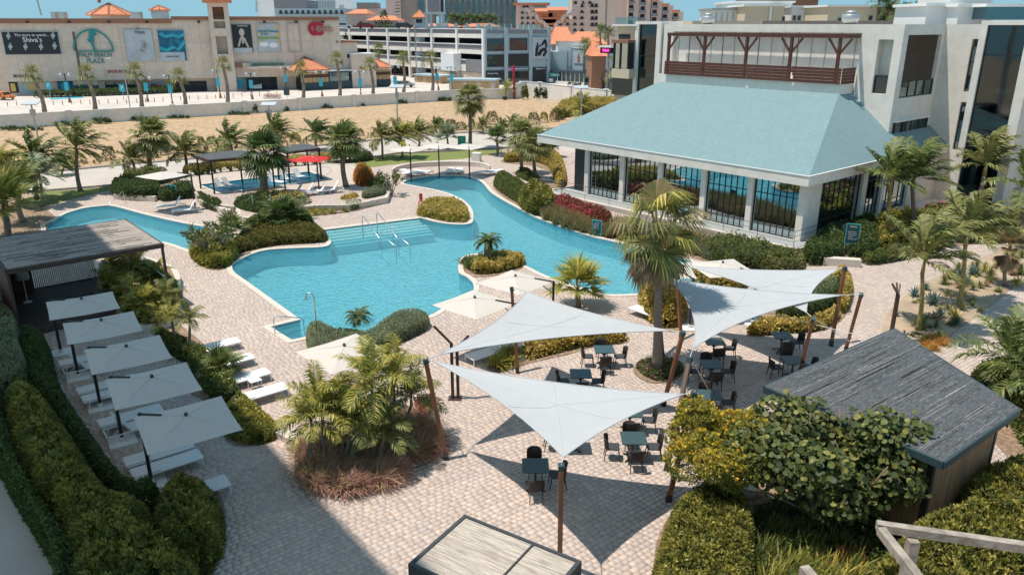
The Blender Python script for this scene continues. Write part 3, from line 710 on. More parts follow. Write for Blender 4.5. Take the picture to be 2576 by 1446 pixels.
# floor lamp in the pavilion
p=G(70,760,.3); t=thing('floor_lamp','white-shaded floor lamp at the open left corner of the cane pavilion','lamp',(p.x,p.y,.3))
mb=MB(); mb.lathe([(.2,0),(.2,.03),(.02,.05),(.02,1.25)],12); mb.build('stand',M['whitepaint'],t)
mb=MB(); mb.lathe([(.32,1.2),(.23,1.75)],18); mb.build('lamp_shade',M['canvas'],t,True)
for k,(x,y,lb) in enumerate(((290,660,'pale blue folding table beside the pavilion counter'),(318,655,'pale blue stool beside the pavilion counter'))):
    p=G(x,y,.3); t=thing('folding_table' if k==0 else 'stool',lb,'table' if k==0 else 'stool',(p.x,p.y,.3),ang); M['paleblue']=M.get('paleblue') or mat('pale_blue_paint',(.35,.5,.58),.5)
    s=.45 if k==0 else .25; h=.75 if k==0 else .6
    mb=MB(); mb.box(-s,-s*.7,h,s,s*.7,h+.03); mb.build('top',M['paleblue'],t)
    for a in (-1,1):
        for c in (-1,1): mb=MB(); mb.beam((a*s*.9,c*s*.6,0),(a*s*.9,c*s*.6,h),.03); mb.build('leg',M['dark'],t)
# --- cabana at the bottom edge
ZC=2.6; L_=G(1018,1413,ZC); T_=G(1172,1297,ZC); R_=G(1457,1411,ZC)
cx=(R_-T_).normalized(); ang=math.atan2(cx.y,cx.x); W_=(R_-T_).length; cyv=Vector((cx.y,-cx.x,0)); D_=(L_-T_).dot(cyv)
cab=thing('cabana','cabana roofed with pale bamboo mats in a black frame at the bottom edge','cabana',(T_.x,T_.y,0),ang)
def cb(name,m,boxes): return pb(name,m,boxes,cab)
cb('roof_frame',M['charcoal'],[(-.05,-D_-.02,ZC-.16,W_+.05,-D_+.06,ZC+.02),(-.05,-.06,ZC-.16,W_+.05,.02,ZC+.02),(-.05,-D_+.06,ZC-.16,.04,-.06,ZC+.02),(W_-.04,-D_+.06,ZC-.16,W_+.05,-.06,ZC+.02),(W_*.62,-D_+.06,ZC-.1,W_*.62+.035,-.06,ZC+.03)])
M['cane_light2']=cane('pale_bamboo_mat_roof',(.50,.44,.37),(.33,.28,.23),'x')
for x0,x1 in ((.05,W_*.62-.01),(W_*.62+.045,W_-.05)): cb('bamboo_mat',M['cane_light2'],[(x0,-D_+.07,ZC-.04,x1,-.07,ZC)])
for x,y in ((-.05,-D_-.02),(W_-.06,-D_-.02),(-.05,-.09),(W_-.06,-.09)): cb('post',M['charcoal'],[(x,y,0,x+.11,y+.11,ZC-.165)])
cb('side_screen',M['cane_light'],[(0,-D_+.12,.1,.03,-.12,ZC-.2)])
# --- bar hut on the right
ZHt=3.0; HR=[G(1922,971,ZHt),G(2250,826,ZHt),G(2566,1028,ZHt),G(2374,1162,ZHt)]
hut=thing('bar_hut','bar hut with a dark grey cane roof and brown bamboo walls at right','hut',(HR[0].x,HR[0].y,0),math.atan2(HR[1].y-HR[0].y,HR[1].x-HR[0].x))
hi=hut.matrix_basis if False else Matrix.Translation(hut.location)@Matrix.Rotation(hut.rotation_euler.z,4,'Z'); hinv=hi.inverted()
hl=[hinv@p for p in HR]; hl=[Vector((p.x,p.y,0)) for p in hl]
cen=sum(hl,Vector())/4
def lerpq(q,s,t): return q[0].lerp(q[1],s).lerp(q[3].lerp(q[2],s),t)
NS,NT=5,4
for i in range(NS):
    for j in range(NT):
        g=.004; pts=[lerpq(hl,i/NS+g,j/NT+g),lerpq(hl,(i+1)/NS-g,j/NT+g),lerpq(hl,(i+1)/NS-g,(j+1)/NT-g),lerpq(hl,i/NS+g,(j+1)/NT-g)]
        mb=MB(); mb.prism(ccw(pts),ZHt-.04,ZHt+rnd.uniform(-.004,.008)); mb.build('cane_mat',M['cane_dark'],hut)
mb=MB()
M['seam']=mat('pale_lashing',(.17,.175,.18),.9)
for i in range(1,NS): a=lerpq(hl,i/NS,0);b=lerpq(hl,i/NS,1); mb.beam(a+Vector((0,0,ZHt+.005)),b+Vector((0,0,ZHt+.005)),.018,.012)
for j in range(1,NT): a=lerpq(hl,0,j/NT);b=lerpq(hl,1,j/NT); mb.beam(a+Vector((0,0,ZHt+.008)),b+Vector((0,0,ZHt+.008)),.018,.012)
mb.build('lashing',M['seam'],hut)
M['ribs']=[mat('cane_rib_%s'%w,c,.9,.5,3,stretch=(1,1,1)) for w,c in (('dark',(.07,.075,.08)),('mid',(.15,.155,.16)),('pale',(.27,.27,.27)))]
for q in range(3):
    mb=MB()
    for k in range(44):
        tt=rnd.uniform(.01,.99); s0=rnd.uniform(.0,.7); s1=min(.995,s0+rnd.uniform(.12,.5)); mb.beam(lerpq(hl,s0,tt)+Vector((0,0,ZHt+.006)),lerpq(hl,s1,tt)+Vector((0,0,ZHt+.006)),.014 if q else .03,.012)
    o=mb.build('cane_rib',M['ribs'][q],hut); o['kind']='stuff'
M['tealdark']=mat('dark_teal_trim',(.03,.06,.07),.6)
for k in range(4):
    a,b=hl[k],hl[(k+1)%4]; d=(b-a).normalized(); mb=MB(); mb.beam(a+Vector((0,0,ZHt-.1)),b+Vector((0,0,ZHt-.1)),.07,.2); mb.build('fascia',M['tealdark'],hut)
inn=[cen+(p-cen)*.84 for p in hl]
def wallseg(a,b,z0,z1,m,name,th=.1):
    d=(b-a).normalized(); n=Vector((-d.y,d.x,0))*th/2; mb=MB()
    mb.hexa([a-n+Vector((0,0,z0)),b-n+Vector((0,0,z0)),b+n+Vector((0,0,z0)),a+n+Vector((0,0,z0)),a-n+Vector((0,0,z1)),b-n+Vector((0,0,z1)),b+n+Vector((0,0,z1)),a+n+Vector((0,0,z1))]); return mb.build(name,m,hut)
wallseg(inn[2],inn[3],.12,ZHt-.2,M['bamboo_wall'],'wall'); wallseg(inn[3].lerp(inn[0],.02),inn[3].lerp(inn[0],.55),.0,ZHt-.2,M['bamboo_wall'],'wall'); wallseg(inn[1],inn[2],0,ZHt-.2,M['bamboo_wall'],'wall')
wallseg(inn[2],inn[3],0,.115,M['coping'],'wall_base',.16)
wallseg(inn[0],inn[1],0,1.0,M['bamboo_wall'],'counter_front'); 
o=hl[0].lerp(hl[1],.1); M['orangewood']=mat('orange_counter_top',(.48,.25,.12),.5,.25,1,stretch=(1,12,1))
wallseg(inn[0].lerp(hl[0],.4),inn[1].lerp(hl[1],.4),1.0,1.06,M['orangewood'],'counter_top',.6)
q0=inn[0].lerp(hl[0],.7); mb=MB(); mb.prism(ccw([q0+Vector((-.7,-.1,0)),q0+Vector((.2,-.1,0)),q0+Vector((.5,-.9,0)),q0+Vector((-.3,-1.0,0))]),.9,.96); mb.build('counter_shelf',M['orangewood'],hut)
for p in inn: mb=MB(); mb.box(p.x-.07,p.y-.07,0,p.x+.07,p.y+.07,ZHt-.2); mb.build('post',M['dark'],hut)
sh=G(2415,1115,2.0); shl=hinv@sh; M['tealpanel']=mat('teal_side_shelf',(.10,.30,.36),.6)
mb=MB(); mb.prism(ccw([shl+Vector((-.3,-.25,0)),shl+Vector((.25,-.4,0)),shl+Vector((.5,.35,0)),shl+Vector((-.1,.4,0))]),1.95,2.0); mb.build('side_shelf',M['tealpanel'],hut)
# --- weathered timber pergola corner at lower right
ZB=3.4
tim=thing('timber_pergola','weathered grey timber beams meeting at a corner above the lower right hedge','pergola')
def bpx(p,q,z,w,h,name,m=M['greywood']): mb=MB(); mb.beam(G(*p,z),G(*q,z),w,h); return mb.build(name,m,tim)
bpx((2205,1322),(2760,1402),ZB,.17,.18,'beam'); bpx((2216,1334),(2345,1500),ZB+.004,.165,.175,'beam')
for p in ((2300,1345),): g=G(*p,ZB); mb=MB(); mb.box(g.x-.1,g.y-.1,0,g.x+.1,g.y+.1,ZB-.12); mb.build('post',M['greywood'],tim)
tag(tim,None)
tim2=MB(); tim2.beam(G(2022,1432,ZB-.3),G(2130,1560,ZB-.3),.2,.2); o=tim2.build('timber_beam',M['greywood']); tag(o,'short end of a grey timber beam at the bottom edge below the red flowers','beam')
sheet('concrete_path',V2([(-400,1000),(-60,1100),(0,1185),(60,1300),(150,1430),(200,1560),(150,1900),(-900,1900)]),[],.05,M['road'])
# ================================================================ the tall hotel whose shade falls over the lower left (unseen, left of the view; opened below to let in sky light)
def hotel():
    e0=G(985,1446); e1=G(690,1130); d=(e1-e0).normalized()
    Hh=34; off=SUN_TRAVEL*(Hh/-SUN_TRAVEL.z)      # shadow displacement
    p0=e0-d*40-Vector((off.x,off.y,0)); p1=e0+d*42.5-Vector((off.x,off.y,0)); n=Vector((-d.y,d.x,0))
    if n.x>0: n=-n
    t=thing('hotel_building','unseen tall hotel, opened below for sky light, that throws the broad shade across the umbrellas','building')
    mb=MB(); mb.prism(ccw([p0,p1,p1+n*16,p0+n*16]),Hh-5,Hh); mb.add([(p.x,p.y,Hh-5) for p in (p0,p1,p1+n*16,p0+n*16)],[(0,1,2,3)]); mb.build('upper_storeys',M['white'],t)
    F=Face(p0,p1)
    for k in range(1):
        mb=MB(); mb.fbox(F,2,F.L-2,Hh-3.6+k*3.2,Hh-1.6+k*3.2,.02,.12); mb.build('window_strip',M['darkglass'],t)
    for k in range(7):
        for w in (1,15):
            c=p0.lerp(p1,(k+.3)/7)+n*w; mb=MB(); mb.tube([(c.x,c.y,-.05),(c.x,c.y,Hh-5.01)],.45,10); mb.build('column',M['white'],t)  # columns added in place of lower storeys so sky light fills the shade
hotel()
# ================================================================ parasols
M['seamcloth']=mat('darker_canvas_seam',(.52,.475,.43),.9,.03)
def umbrella_proto(label,arm_m,s=2.48,h=2.38,group='cream cantilever parasols'):
    """root at the canopy centre on the ground; mast outside one corner at local (-s/2-.1,-s/2+.1)"""
    t=thing('cantilever_umbrella',label,'umbrella',(0,0,0),0,group)
    a=s/2; top=h+.26; mb=MB(); vs=[];n=6
    # four gently sagging panels
    C4=[(-a,-a),(a,-a),(a,a),(-a,a)]
    for k in range(4):
        p=Vector((*C4[k],h));q=Vector((*C4[(k+1)%4],h)); ap=Vector((0,0,top)); base=len(mb.v); pts=[]
        for i in range(n+1):
            for j in range(n+1-i):
                w=i/n; u=j/n
                P=p*(1-w-u)+q*u+ap*w
                mid=min(1-w-u,u)*(1-w)
                P.z-=.05*min(1-w-u,u)*2*(1-w)*.6
                e=(p+q)/2; inward=(Vector((0,0,0))-Vector((e.x,e.y,0))).normalized(); P+=inward*.015*(1-w)*4*(1-w-u)*u
                pts.append(P)
        idx={}; c=0
        for i in range(n+1):
            for j in range(n+1-i): idx[(i,j)]=c; c+=1
        fs=[]
        for i in range(n):
            for j in range(n-i):
                fs.append((idx[(i,j)],idx[(i,j+1)],idx[(i+1,j)]))
                if j<n-i-1: fs.append((idx[(i,j+1)],idx[(i+1,j+1)],idx[(i+1,j)]))
        mb.add(pts,fs)
    mb.build('canopy',M['canvas'],t,True)
    for k in range(4):
        ms=MB(); p=Vector((*C4[k],h)); ms.beam(p*.99+Vector((0,0,.012)),Vector((0,0,top+.006)),.03,.012); ms.build('seam',M['seamcloth'],t)
    for k in range(4):
        m2=MB(); p=Vector((*C4[k],h)); m2.beam(p*.99+Vector((0,0,-.02)),Vector((0,0,top-.04)),.02,.02); m2.build('rib',M['charcoal'],t)
    m3=MB(); m3.lathe([(.05,top-.02),(.06,top+.05),(.03,top+.1)],8); m3.build('finial',M['charcoal'],t)
    mx,my=-a-.08,-a*.86
    m4=MB(); m4.tube([(mx,my,.04),(mx,my,h+.05)],.055,10); m4.build('mast',M['dark'],t)
    m5=MB(); m5.beam((mx,my,h+.02),(-a*.50,-a*.46,h+.16),.035,.05); m5.build('arm',M['dark'],t)
    m6=MB(); m6.beam((mx,my,h-.55),(-a*.5,-a*.5,h+.08),.03,.03); m6.build('strut',M['dark'],t)
    m8=MB(); m8.tube([(mx+.05,my,h-.3),(mx+.14,my+.05,h-.55),(mx+.07,my,h-.8)],.012,5); m8.build('crank',M['galv'],t)
    m7=MB(); m7.box(mx-.42,my-.42,0,mx+.42,my+.42,.07); m7.lathe([(.09,.08),(.09,.2)],10,(mx,my,0)); o=m7.build('base_plate',M['whitepaint'],t)
    return t
ul=['first','second','third','fourth','fifth']
dirs=R(34)
ctrs=[]
for L,T,Rr,B in ([(105,759),(277,728),(308,769),(132,802)],[(152,816),(330,778),(368,819),(168,864)],[(207,873),(397,836),(437,898),(233,939)],[(262,951),(462,903),(512,974),(293,1029)],[(340,1043),(558,991),(608,1078),(366,1135)]):
    c=sum((G(*q,2.45) for q in (L,T,Rr,B)),Vector())/4; ctrs.append(c)
UL=['shaded cream parasol farthest up the row, next to the cane pavilion','second shaded parasol down from the cane pavilion','middle one of the five shaded parasols above the loungers','fourth shaded parasol, second from the hedge corner','shaded cream parasol nearest the bottom of the row by the hedge corner']
# L corner is the mast corner; L->T is local +x for a mast at (-a,-a): quad order L,B,R,T anticlockwise
up=None
def put_umb(c,rz,label,group=None,sc=1):
    global up
    if up is None: up=umbrella_proto(label,None); o=up; o.location=(c.x,c.y,0); o.rotation_euler.z=rz
    else: o=dup(up,(c.x,c.y,0),rz,sc,label)
    if group: o['group']=group
    return o
for c,lb in zip(ctrs,UL): put_umb(c,R(-56)+R(90)+R(0)-R(90)+R(0)+R(0),lb,'shaded parasols in a row over the loungers') if False else None
for c,lb in zip(ctrs,UL):
    # local (-,-) corner must point to L: direction from centre to L is about 189 deg in world; (-,-) is at 225 deg
    o=put_umb(c,R(-57),lb,'shaded parasols in a row over the loungers')
for q,lb in (([(742,891),(862,840),(988,874),(874,929)],'cream parasol right of the clipped hedge at the pool corner'),([(1100,768),(1176,729),(1276,752),(1226,795)],'cream parasol overhanging the water left of the tallest sail post'),([(1212,714),(1275,677),(1370,698),(1330,735)],'cream parasol on the deck in front of the yellow bed with the little palm'),
             ([(1734,664),(1840,645),(1905,676),(1790,700)],'cream parasol on the far bank behind the rear sail'),([(1600,662),(1705,655),(1760,692),(1640,693)],'cream parasol half hidden behind the tall palm at the pool edge')):
    c=sum((G(*p,2.45) for p in q),Vector())/4; r=[G(*p,2.45) for p in q]; d=(r[2]-c); put_umb(c,math.atan2(d.y,d.x)-R(225)+R(-12 if 'far bank' not in lb else -20),lb,'sunlit cream parasols on the deck')
for q,lb in (([(993,382),(1030,372),(1068,382),(1030,389)],'left one of the three cream parasols over the curved seat'),([(1065,375),(1098,365),(1137,375),(1100,381)],'middle one of the three cream parasols over the curved seat'),([(1137,377),(1175,365),(1212,377),(1175,384)],'right one of the three cream parasols over the curved seat'),([(352,452),(410,437),(475,444),(415,461)],'white parasol over two loungers by the left arm of the pool')):
    c=sum((G(*p,2.45) for p in q),Vector())/4; o=put_umb(c,R(150) if 'two loungers' in lb else R(60),lb,'far cream parasols',1.12)
    for ch in list(o.children):
        if ch.name.startswith('base_plate'): bpy.data.objects.remove(ch)
M['red']=mat('red_canvas',(.62,.03,.03),.85,.05,2,trans=.12)
red=None
for q,lb in (([(733,402),(783,390),(828,405),(785,411)],'red parasol at the right end of the upper pool'),([(655,408),(700,398),(740,410),(700,418)],'red parasol in the middle of the upper pool behind the palm')):
    c=sum((G(*p,2.9) for p in q),Vector())/4
    if red is None:
        red=copy_tree(up); red.scale=(1.05,)*3; red['group']='red parasols by the upper pool'
        for ch in red.children:
            if ch.name.startswith('canopy'): ch.data=ch.data.copy(); ch.data.materials.clear(); ch.data.materials.append(M['red'])
        o=red
    else: o=copy_tree(red)
    o.location=(c.x,c.y,TZ); o.rotation_euler.z=R(80); o['label']=lb
# ================================================================ shade sails and their posts
def sail(label,P,curve=.07,sag=.12,n=15):
    A,B,C=[Vector(p) for p in P]; cen=(A+B+C)/3
    mb=MB(); idx={};pts=[];c=0
    for i in range(n+1):
        for j in range(n+1-i):
            a,b,g=i/n,j/n,1-i/n-j/n
            p=A*a+B*b+C*g
            # edges hollow inwards, the middle sags
            for (x,y,z_,e0,e1) in ((a,b,g,A,B),(b,g,a,B,C),(g,a,b,C,A)):
                m=(e0+e1)/2; inw=(cen-m); inw.z=0; p+=inw.normalized()*((e1-e0).length*curve*4*x*y*(1-z_)**3)
            p.z-=sag*27*a*b*g
            pts.append(p); idx[(i,j)]=c; c+=1
    fs=[]
    for i in range(n):
        for j in range(n-i):
            fs.append((idx[(i,j)],idx[(i,j+1)],idx[(i+1,j)]))
            if j<n-i-1: fs.append((idx[(i,j+1)],idx[(i+1,j+1)],idx[(i+1,j)]))
    mb.add(pts,fs); root=mb.build('shade_sail',M['sail'],None,True); tag(root,label,'shade sail','white triangular shade sails')
    # hems along the edges and the star of seams
    for e in ([idx[(i,n-i)] for i in range(n+1)],[idx[(i,0)] for i in range(n+1)],[idx[(0,j)] for j in range(n+1)]):
        m=MB(); m.tube([pts[k] for k in e],.016,5); m.build('hem',M['sail'],root)
    for e in ([(15-2*k,k) for k in range(6)],[(k,15-2*k) for k in range(6)],[(k,k) for k in range(6)],[(k+5,5-k) for k in range(6)][:0] or [(5,5),(6,6),(7,7)],[(5,5),(5,4),(6,2),(7,0)],[(5,5),(3,6),(1,7),(0,8)]):
        m=MB(); m.tube([pts[idx[q]]+Vector((0,0,.001)) for q in e],.008,4); m.build('seam',M['sail'],root)
    return root
def S(px,z): return G(*px,z)
SC={'S1':[S((1092,909),3.25),S((1720,991),3.2),S((1417,1150),3.2)],'S2':[S((1103,892),3.3),S((1325,734),3.25),S((1688,832),3.15)],'S3':[S((1678,699),3.25),S((2122,742),3.2),S((1743,877),3.1)],'S4':[S((1722,668),3.1),S((2110,677),3.25),S((2029,786),3.1)]}
sail('white triangular sail nearest the camera, its tip above the front post',SC['S1'],.045)
sail('white triangular sail rising over the deck beside the small fan palm',SC['S2'],.05)
sail('white triangular sail carrying the shadow of the tall palm',SC['S3'],.07)
sail('rearmost white triangular sail, partly behind its neighbour',SC['S4'],.06)
M['woodpost']=mat('varnished_post',(.23,.09,.04),.5,.22,2,.1,14,stretch=(2,2,.4),col2=(.16,.06,.03))  # brown varnished wood, two tones mixed by stretched noise
def post(label,base,top,zt,r=.085,m=None):
    b=G(*base); t=G(*top,zt)
    root=thing('sail_post',label,'post',b,0,'leaning timber posts of the shade sails')
    d=(t-b); mb=MB(); mb.beam(d*.06,d*.96,r*1.42); mb.build('shaft',m or M['woodpost'],root)
    mb=MB(); mb.beam(Vector((0,0,-.02)),d*.07,r*1.95,w2=r*1.6); mb.build('foot',M['dark'],root)
    mb=MB(); mb.beam(d*.955,d*1.0,r*1.7); mb.tube([d*.965,d*.965+Vector((.12,0,.02))],.02,6); mb.build('cap',M['tealdark'],root)
    return t
pt={}
pt['p1']=post('timber post left of the nearest sail, leaning away beside the palm clump',(1123,1155),(1070,903),3.45,.09)
pt['p2']=post('upright timber post under the front tip of the nearest sail, behind the cabana roof',(1408,1415),(1412,1168),3.35,.085)
pt['p3']=post('nearest of the two crossing posts at the right corner of the nearest sail',(1681,1260),(1747,986),3.45,.09)
M['greypost']=mat('greyed_post',(.20,.15,.12),.7,.2,2,stretch=(2,2,.4))
pt['p3b']=post('greyed timber post rising behind the nearest sail to the palm-shadowed sail',(1677,1183),(1736,898),3.5,.085,M['greypost'])
pt['p4']=post('timber post right of the thick palm trunk, holding the long tip of the second sail',(1668,1020),(1719,834),3.4)
pt['p5']=post('timber post standing in the low bed under the high corner of the second sail',(1302,938),(1287,722),3.5)
pt['p6']=post('timber post just right of the tall palm trunk by the pool, behind the sail edge',(1714,856),(1701,659),3.4)
pt['p6a']=post('timber post close behind the tall palm trunk on its left',(1668,902),(1649,685),3.4)
pt['p7']=post('timber post at the far right corner of the rearmost sail',(2090,870),(2126,671),3.45)
pt['p8']=post('rightmost timber post, beside the hut roof apex',(2128,878),(2167,739),3.3)
pt['p9']=post('timber post rising behind the left edge of the hut roof among the dark tables',(2012,935),(2046,800),3.4)
M['rope']=mat('white_rope',(.7,.7,.68),.7)
def ropes(pairs):
    for a,b,lb in pairs:
        d=b-a; mb=MB(); mb.tube([Vector(),d],.012,5); o=mb.build('guy_rope',M['rope'],None,False,a); tag(o,lb,'rope','thin white guy ropes of the sails')
ropes([(SC['S1'][0],pt['p1'],'short rope tying the nearest sail to its left post'),(SC['S2'][0],pt['p1'],'short rope tying the second sail to the left post'),(SC['S1'][1],pt['p3'],'short rope tying the nearest sail to the crossing posts'),(SC['S1'][2],pt['p2'],'short rope at the front tip of the nearest sail'),
 (SC['S2'][1],pt['p5'],'short rope at the high corner of the second sail'),(SC['S2'][2],pt['p4'],'short rope at the long tip of the second sail'),(SC['S3'][0],pt['p6a'],'short rope by the tall palm trunk'),(SC['S3'][1],pt['p8'],'short rope to the rightmost post'),(SC['S3'][2],pt['p3b'],'short rope at the lower tip of the palm-shadowed sail'),
 (SC['S4'][0],pt['p6'],'short rope at the left corner of the rearmost sail'),(SC['S4'][1],pt['p7'],'short rope at the right corner of the rearmost sail'),(SC['S4'][2],pt['p9'],'short rope from the rear sail to the post by the hut'),
 (pt['p3b'],G(1800,1010),'long rope slanting down from the greyed post past a chair'),(pt['p9'],G(2210,905),'long rope from the post by the hut towards the path'),(G(1820,760,1.9),G(2190,850,2.3),'long taut rope crossing above the rear dark tables'),(pt['p1'],G(1055,960),'rope slanting left from the leaning left post')])
# ================================================================ tables and chairs
M['tabletop']=mat('dark_teal_tabletop',(.045,.085,.09),.35,.12,4)
M['wicker']=mat('dark_wicker',(.035,.028,.025),.6,.3,30,.4,80)
M['seat']=mat('dark_seat',(.05,.055,.06),.6,.2,10)
def table_proto():
    t=thing('cafe_table','','table'); s=.4
    mb=MB(); mb.box(-s,-s,.72,s,s,.75); mb.build('table_top',M['tabletop'],t)
    mb=MB(); mb.tube([(0,0,.05),(0,0,.715)],.035,8); mb.build('column',M['dark'],t)
    for k in range(4):
        a=R(45+90*k); c,s_=math.cos(a),math.sin(a)
        mb=MB(); mb.beam((c*.03,s_*.03,.12),(c*.38,s_*.38,.02),.05,.03); mb.build('foot',M['dark'],t)
        mb=MB(); mb.beam((c*.03,s_*.03,.5),(c*.3,s_*.3,.7),.03,.03); mb.build('brace',M['dark'],t)
    return t
def chair_proto():
    """faces local +y (towards the table); back at -y"""
    t=thing('wicker_chair','','chair')
    mb=MB(); mb.box(-.21,-.2,.41,.21,.22,.45); mb.build('seat',M['seat'],t)
    mb=MB(); N=8; vs=[]
    for r_,z0,y in ((0,.44,0),(1,.60,-.015),(2,.74,-.03),(3,.84,-.05)):
        for k in range(N+1):
            a=math.pi*(k/N); w=.235 if r_<3 else .225; zz=z0-(.05*abs(math.cos(a))**3 if r_==3 else 0)
            vs.append((w*math.cos(a),-.12-.12*math.sin(a)+y,zz))
    out=[(x*1.0,y-.022,z) for x,y,z in vs]; n=len(vs); fs=[]
    for r_ in range(3):
        for k in range(N):
            i=r_*(N+1)+k; fs.append((i,i+1,i+N+2,i+N+1)); fs.append((n+i,n+i+N+1,n+i+N+2,n+i+1))
    for k in range(N): i=3*(N+1)+k; fs.append((i,i+1,n+i+1,n+i)); fs.append((k+1,k,n+k,n+k+1))
    for r_ in range(3):
        i=r_*(N+1); fs.append((i,i+N+1,n+i+N+1,n+i)); i+=N; fs.append((i+N+1,i,n+i,n+i+N+1))
    mb.add(vs+out,fs); mb.build('backrest',M['wicker'],t,True)
    for x,y,s in ((-.19,.19,1),(.19,.19,1),(-.18,-.2,-1),(.18,-.2,-1)):
        mb=MB(); mb.beam((x,y,.42),(x*1.08,y+.06*s,0),.032,w2=.024); mb.build('leg',M['dark'],t)
    return t
tp=table_proto(); cp=chair_proto(); tused=cused=False
def table(px,where,chairs,rz=0,z=.75):
    global tused,cused
    c=G(*px,z)
    if not tused: tp.location=(c.x,c.y,.006); tp['label']='dark teal square café table '+where; tp['group']='café tables under the sails'; tused=True
    else: dup(tp,(c.x,c.y,.006),rz+rnd.uniform(-.03,.03),1,'dark teal square café table '+where,'café tables under the sails')
    D={'far':(0,1,'on the far side'),'left':(-1,0,'on the left side'),'right':(1,0,'on the right side'),'near':(0,-1,'on the near side')}
    for k in chairs:
        off=(0,0)
        if isinstance(k,tuple): k,off=k
        dx,dy,lab=D[k]; lab='dark wicker chair, %s of the table %s'%(lab.replace('on the ',''),where)
        p=Vector((c.x+dx*.66+off[0],c.y+dy*.66+off[1],.006)); r=math.atan2(-dy,-dx)-R(90)+rnd.uniform(-.12,.12)
        if not cused: cp.location=p; cp.rotation_euler.z=r; cp['label']=lab; cp['group']='wicker chairs round the café tables'; cused=True
        else: dup(cp,p,r,1,lab,'wicker chairs round the café tables')
table((1347,1170),'nearest the camera',['far','right','near'])
table((1440,1078),'hidden under the nearest sail',['left','far'])
table((1594,1101),'right of the nearest sail tip',['left','far','right','near'])
table((1585,1035),'under the right part of the nearest sail',['right','near'])
table((1461,939),'between the first two sails',['left','right','near'])
table((1520,878),'left of the thick palm trunk',['left','far','right','near'])
table((1790,915),'right of the greyed post',['left','near','right','far'])
table((1797,858),'under the tip of the palm-shadowed sail',['right','near'])
table((1787,992),'behind the yellow-flowering tree',['left','far','right','near'])
table((1968,843),'against the yellow bed in the rear',[('right',(0,0)),'near'])
table((1996,905),'half behind the hut roof',['far','left','right'])
# ================================================================ loungers
M['sling']=mat('white_sling_mesh',(.72,.73,.73),.8,.04,20)
def lounger_proto(back=0,name='sun_lounger'):
    """local +x is the foot end; back = backrest angle in degrees"""
    t=thing(name,'','sun lounger'); w=.33
    mb=MB(); mb.box(-.25,-w+.03,.30,1.0,w-.03,.325); mb.build('sling',M['sling'],t)
    for s in (-1,1): mb=MB(); mb.box(-1.0,s*w-.02,.285,1.0,s*w+.02,.33); mb.build('side_rail',M['whitepaint'],t)
    mb=MB(); mb.box(.98,-w+.02,.285,1.02,w-.02,.33); mb.build('end_rail',M['whitepaint'],t)
    mb=MB(); mb.box(-1.02,-w+.02,.285,-.98,w-.02,.33); mb.build('end_rail',M['whitepaint'],t)
    for x in (-.85,.97):
        for s in (-1,1): mb=MB(); mb.beam((x,s*w,.285),(x,s*w,0),.035); mb.build('leg',M['whitepaint'],t)
    a=R(back); L=.74; cx,cz=-.26,.33; ex,ez=cx-L*math.cos(a),cz+L*math.sin(a)
    mb=MB(); nx_,nz=math.sin(a)*.02,math.cos(a)*.02
    mb.hexa([(cx-nx_,-w+.05,cz-nz),(cx-nx_,w-.05,cz-nz),(ex-nx_,w-.05,ez-nz),(ex-nx_,-w+.05,ez-nz),(cx+nx_,-w+.05,cz+nz),(cx+nx_,w-.05,cz+nz),(ex+nx_,w-.05,ez+nz),(ex+nx_,-w+.05,ez+nz)])
    mb.build('backrest',M['sling'],t)
    if back:
        for s in (-1,1): mb=MB(); mb.beam((cx-.5*L*math.cos(a),s*(w-.06),cz+.5*L*math.sin(a)-.02),(-.8,s*(w-.06),.3),.02); mb.build('strut',M['whitepaint'],t)
    return t
lf=lounger_proto(0); lb_=lounger_proto(55); lused={}
def lounger(foot,head_dir,label,back=False,group='white sun loungers',z=0,length=2.0,pz=.33,sc=1):
    """foot: pixel of the foot end middle"""
    f=G(*foot,pz+z); a=R(head_dir); c=f-Vector((math.cos(a),math.sin(a),0))*length/2
    pr=lb_ if back else lf; k='b' if back else 'f'
    if k not in lused: lused[k]=1; pr.location=(c.x,c.y,z+.006); pr.rotation_euler.z=a; pr['label']=label; pr['group']=group; return pr
    return dup(pr,(c.x,c.y,z+.006),a,sc,label,group)
step=(ctrs[4]-ctrs[0])/4
gl='white loungers in the shade below the parasols'
A0_=G(503,1139,.33); B0_=G(481,1112,.33); C0_=G(571,1205,.33)
def lw(p,a,label,back,group):
    a=R(a); c=p-Vector((math.cos(a),math.sin(a),0))*1.0
    dup(lb_ if back else lf,(c.x,c.y,.006),a,1,label,group)
lf['label']='';lb_['label']=''
lounger((571,1205),38,'lowest white lounger, its foot past the hedge corner',False,gl)
wh=['between the lowest two shaded parasols','below the third and fourth shaded parasols','below the second and third shaded parasols','below the first and second shaded parasols']
for k in range(4):
    o=-step*k; 
    lw(A0_+o,38,'white lounger, nearer of the pair '+wh[k],k%2==1,gl); lw(B0_+o,38,'white lounger, farther of the pair '+wh[k],False,gl)
fl=lb_  # first raised-back lounger placed below
for i,(f,lbx) in enumerate((((600,853),'top one of the four sunlit white loungers'),((634,893),'second of the four sunlit white loungers from the top'),((674,931),'third of the four sunlit white loungers from the top'),((718,968),'bottom one of the four sunlit white loungers'))):
    lounger(f,39,lbx,i in (1,),'sunlit white loungers beside the planted strip')
lounger((395,519),205,'left white lounger below the white parasol at the left arm of the pool',True,'two loungers at the left arm')
lounger((432,529),205,'right white lounger below the white parasol at the left arm of the pool',True,'two loungers at the left arm')
lounger((1180,898),215,'white lounger under the left tip of the second sail',True,'loungers half under the second sail')
lounger((1240,880),215,'white lounger beside the spiky plant under the second sail',True,'loungers half under the second sail')
lounger((1592,770),130,'white lounger beside the round bush left of the tall palm',True,'loungers left of the tall palm')
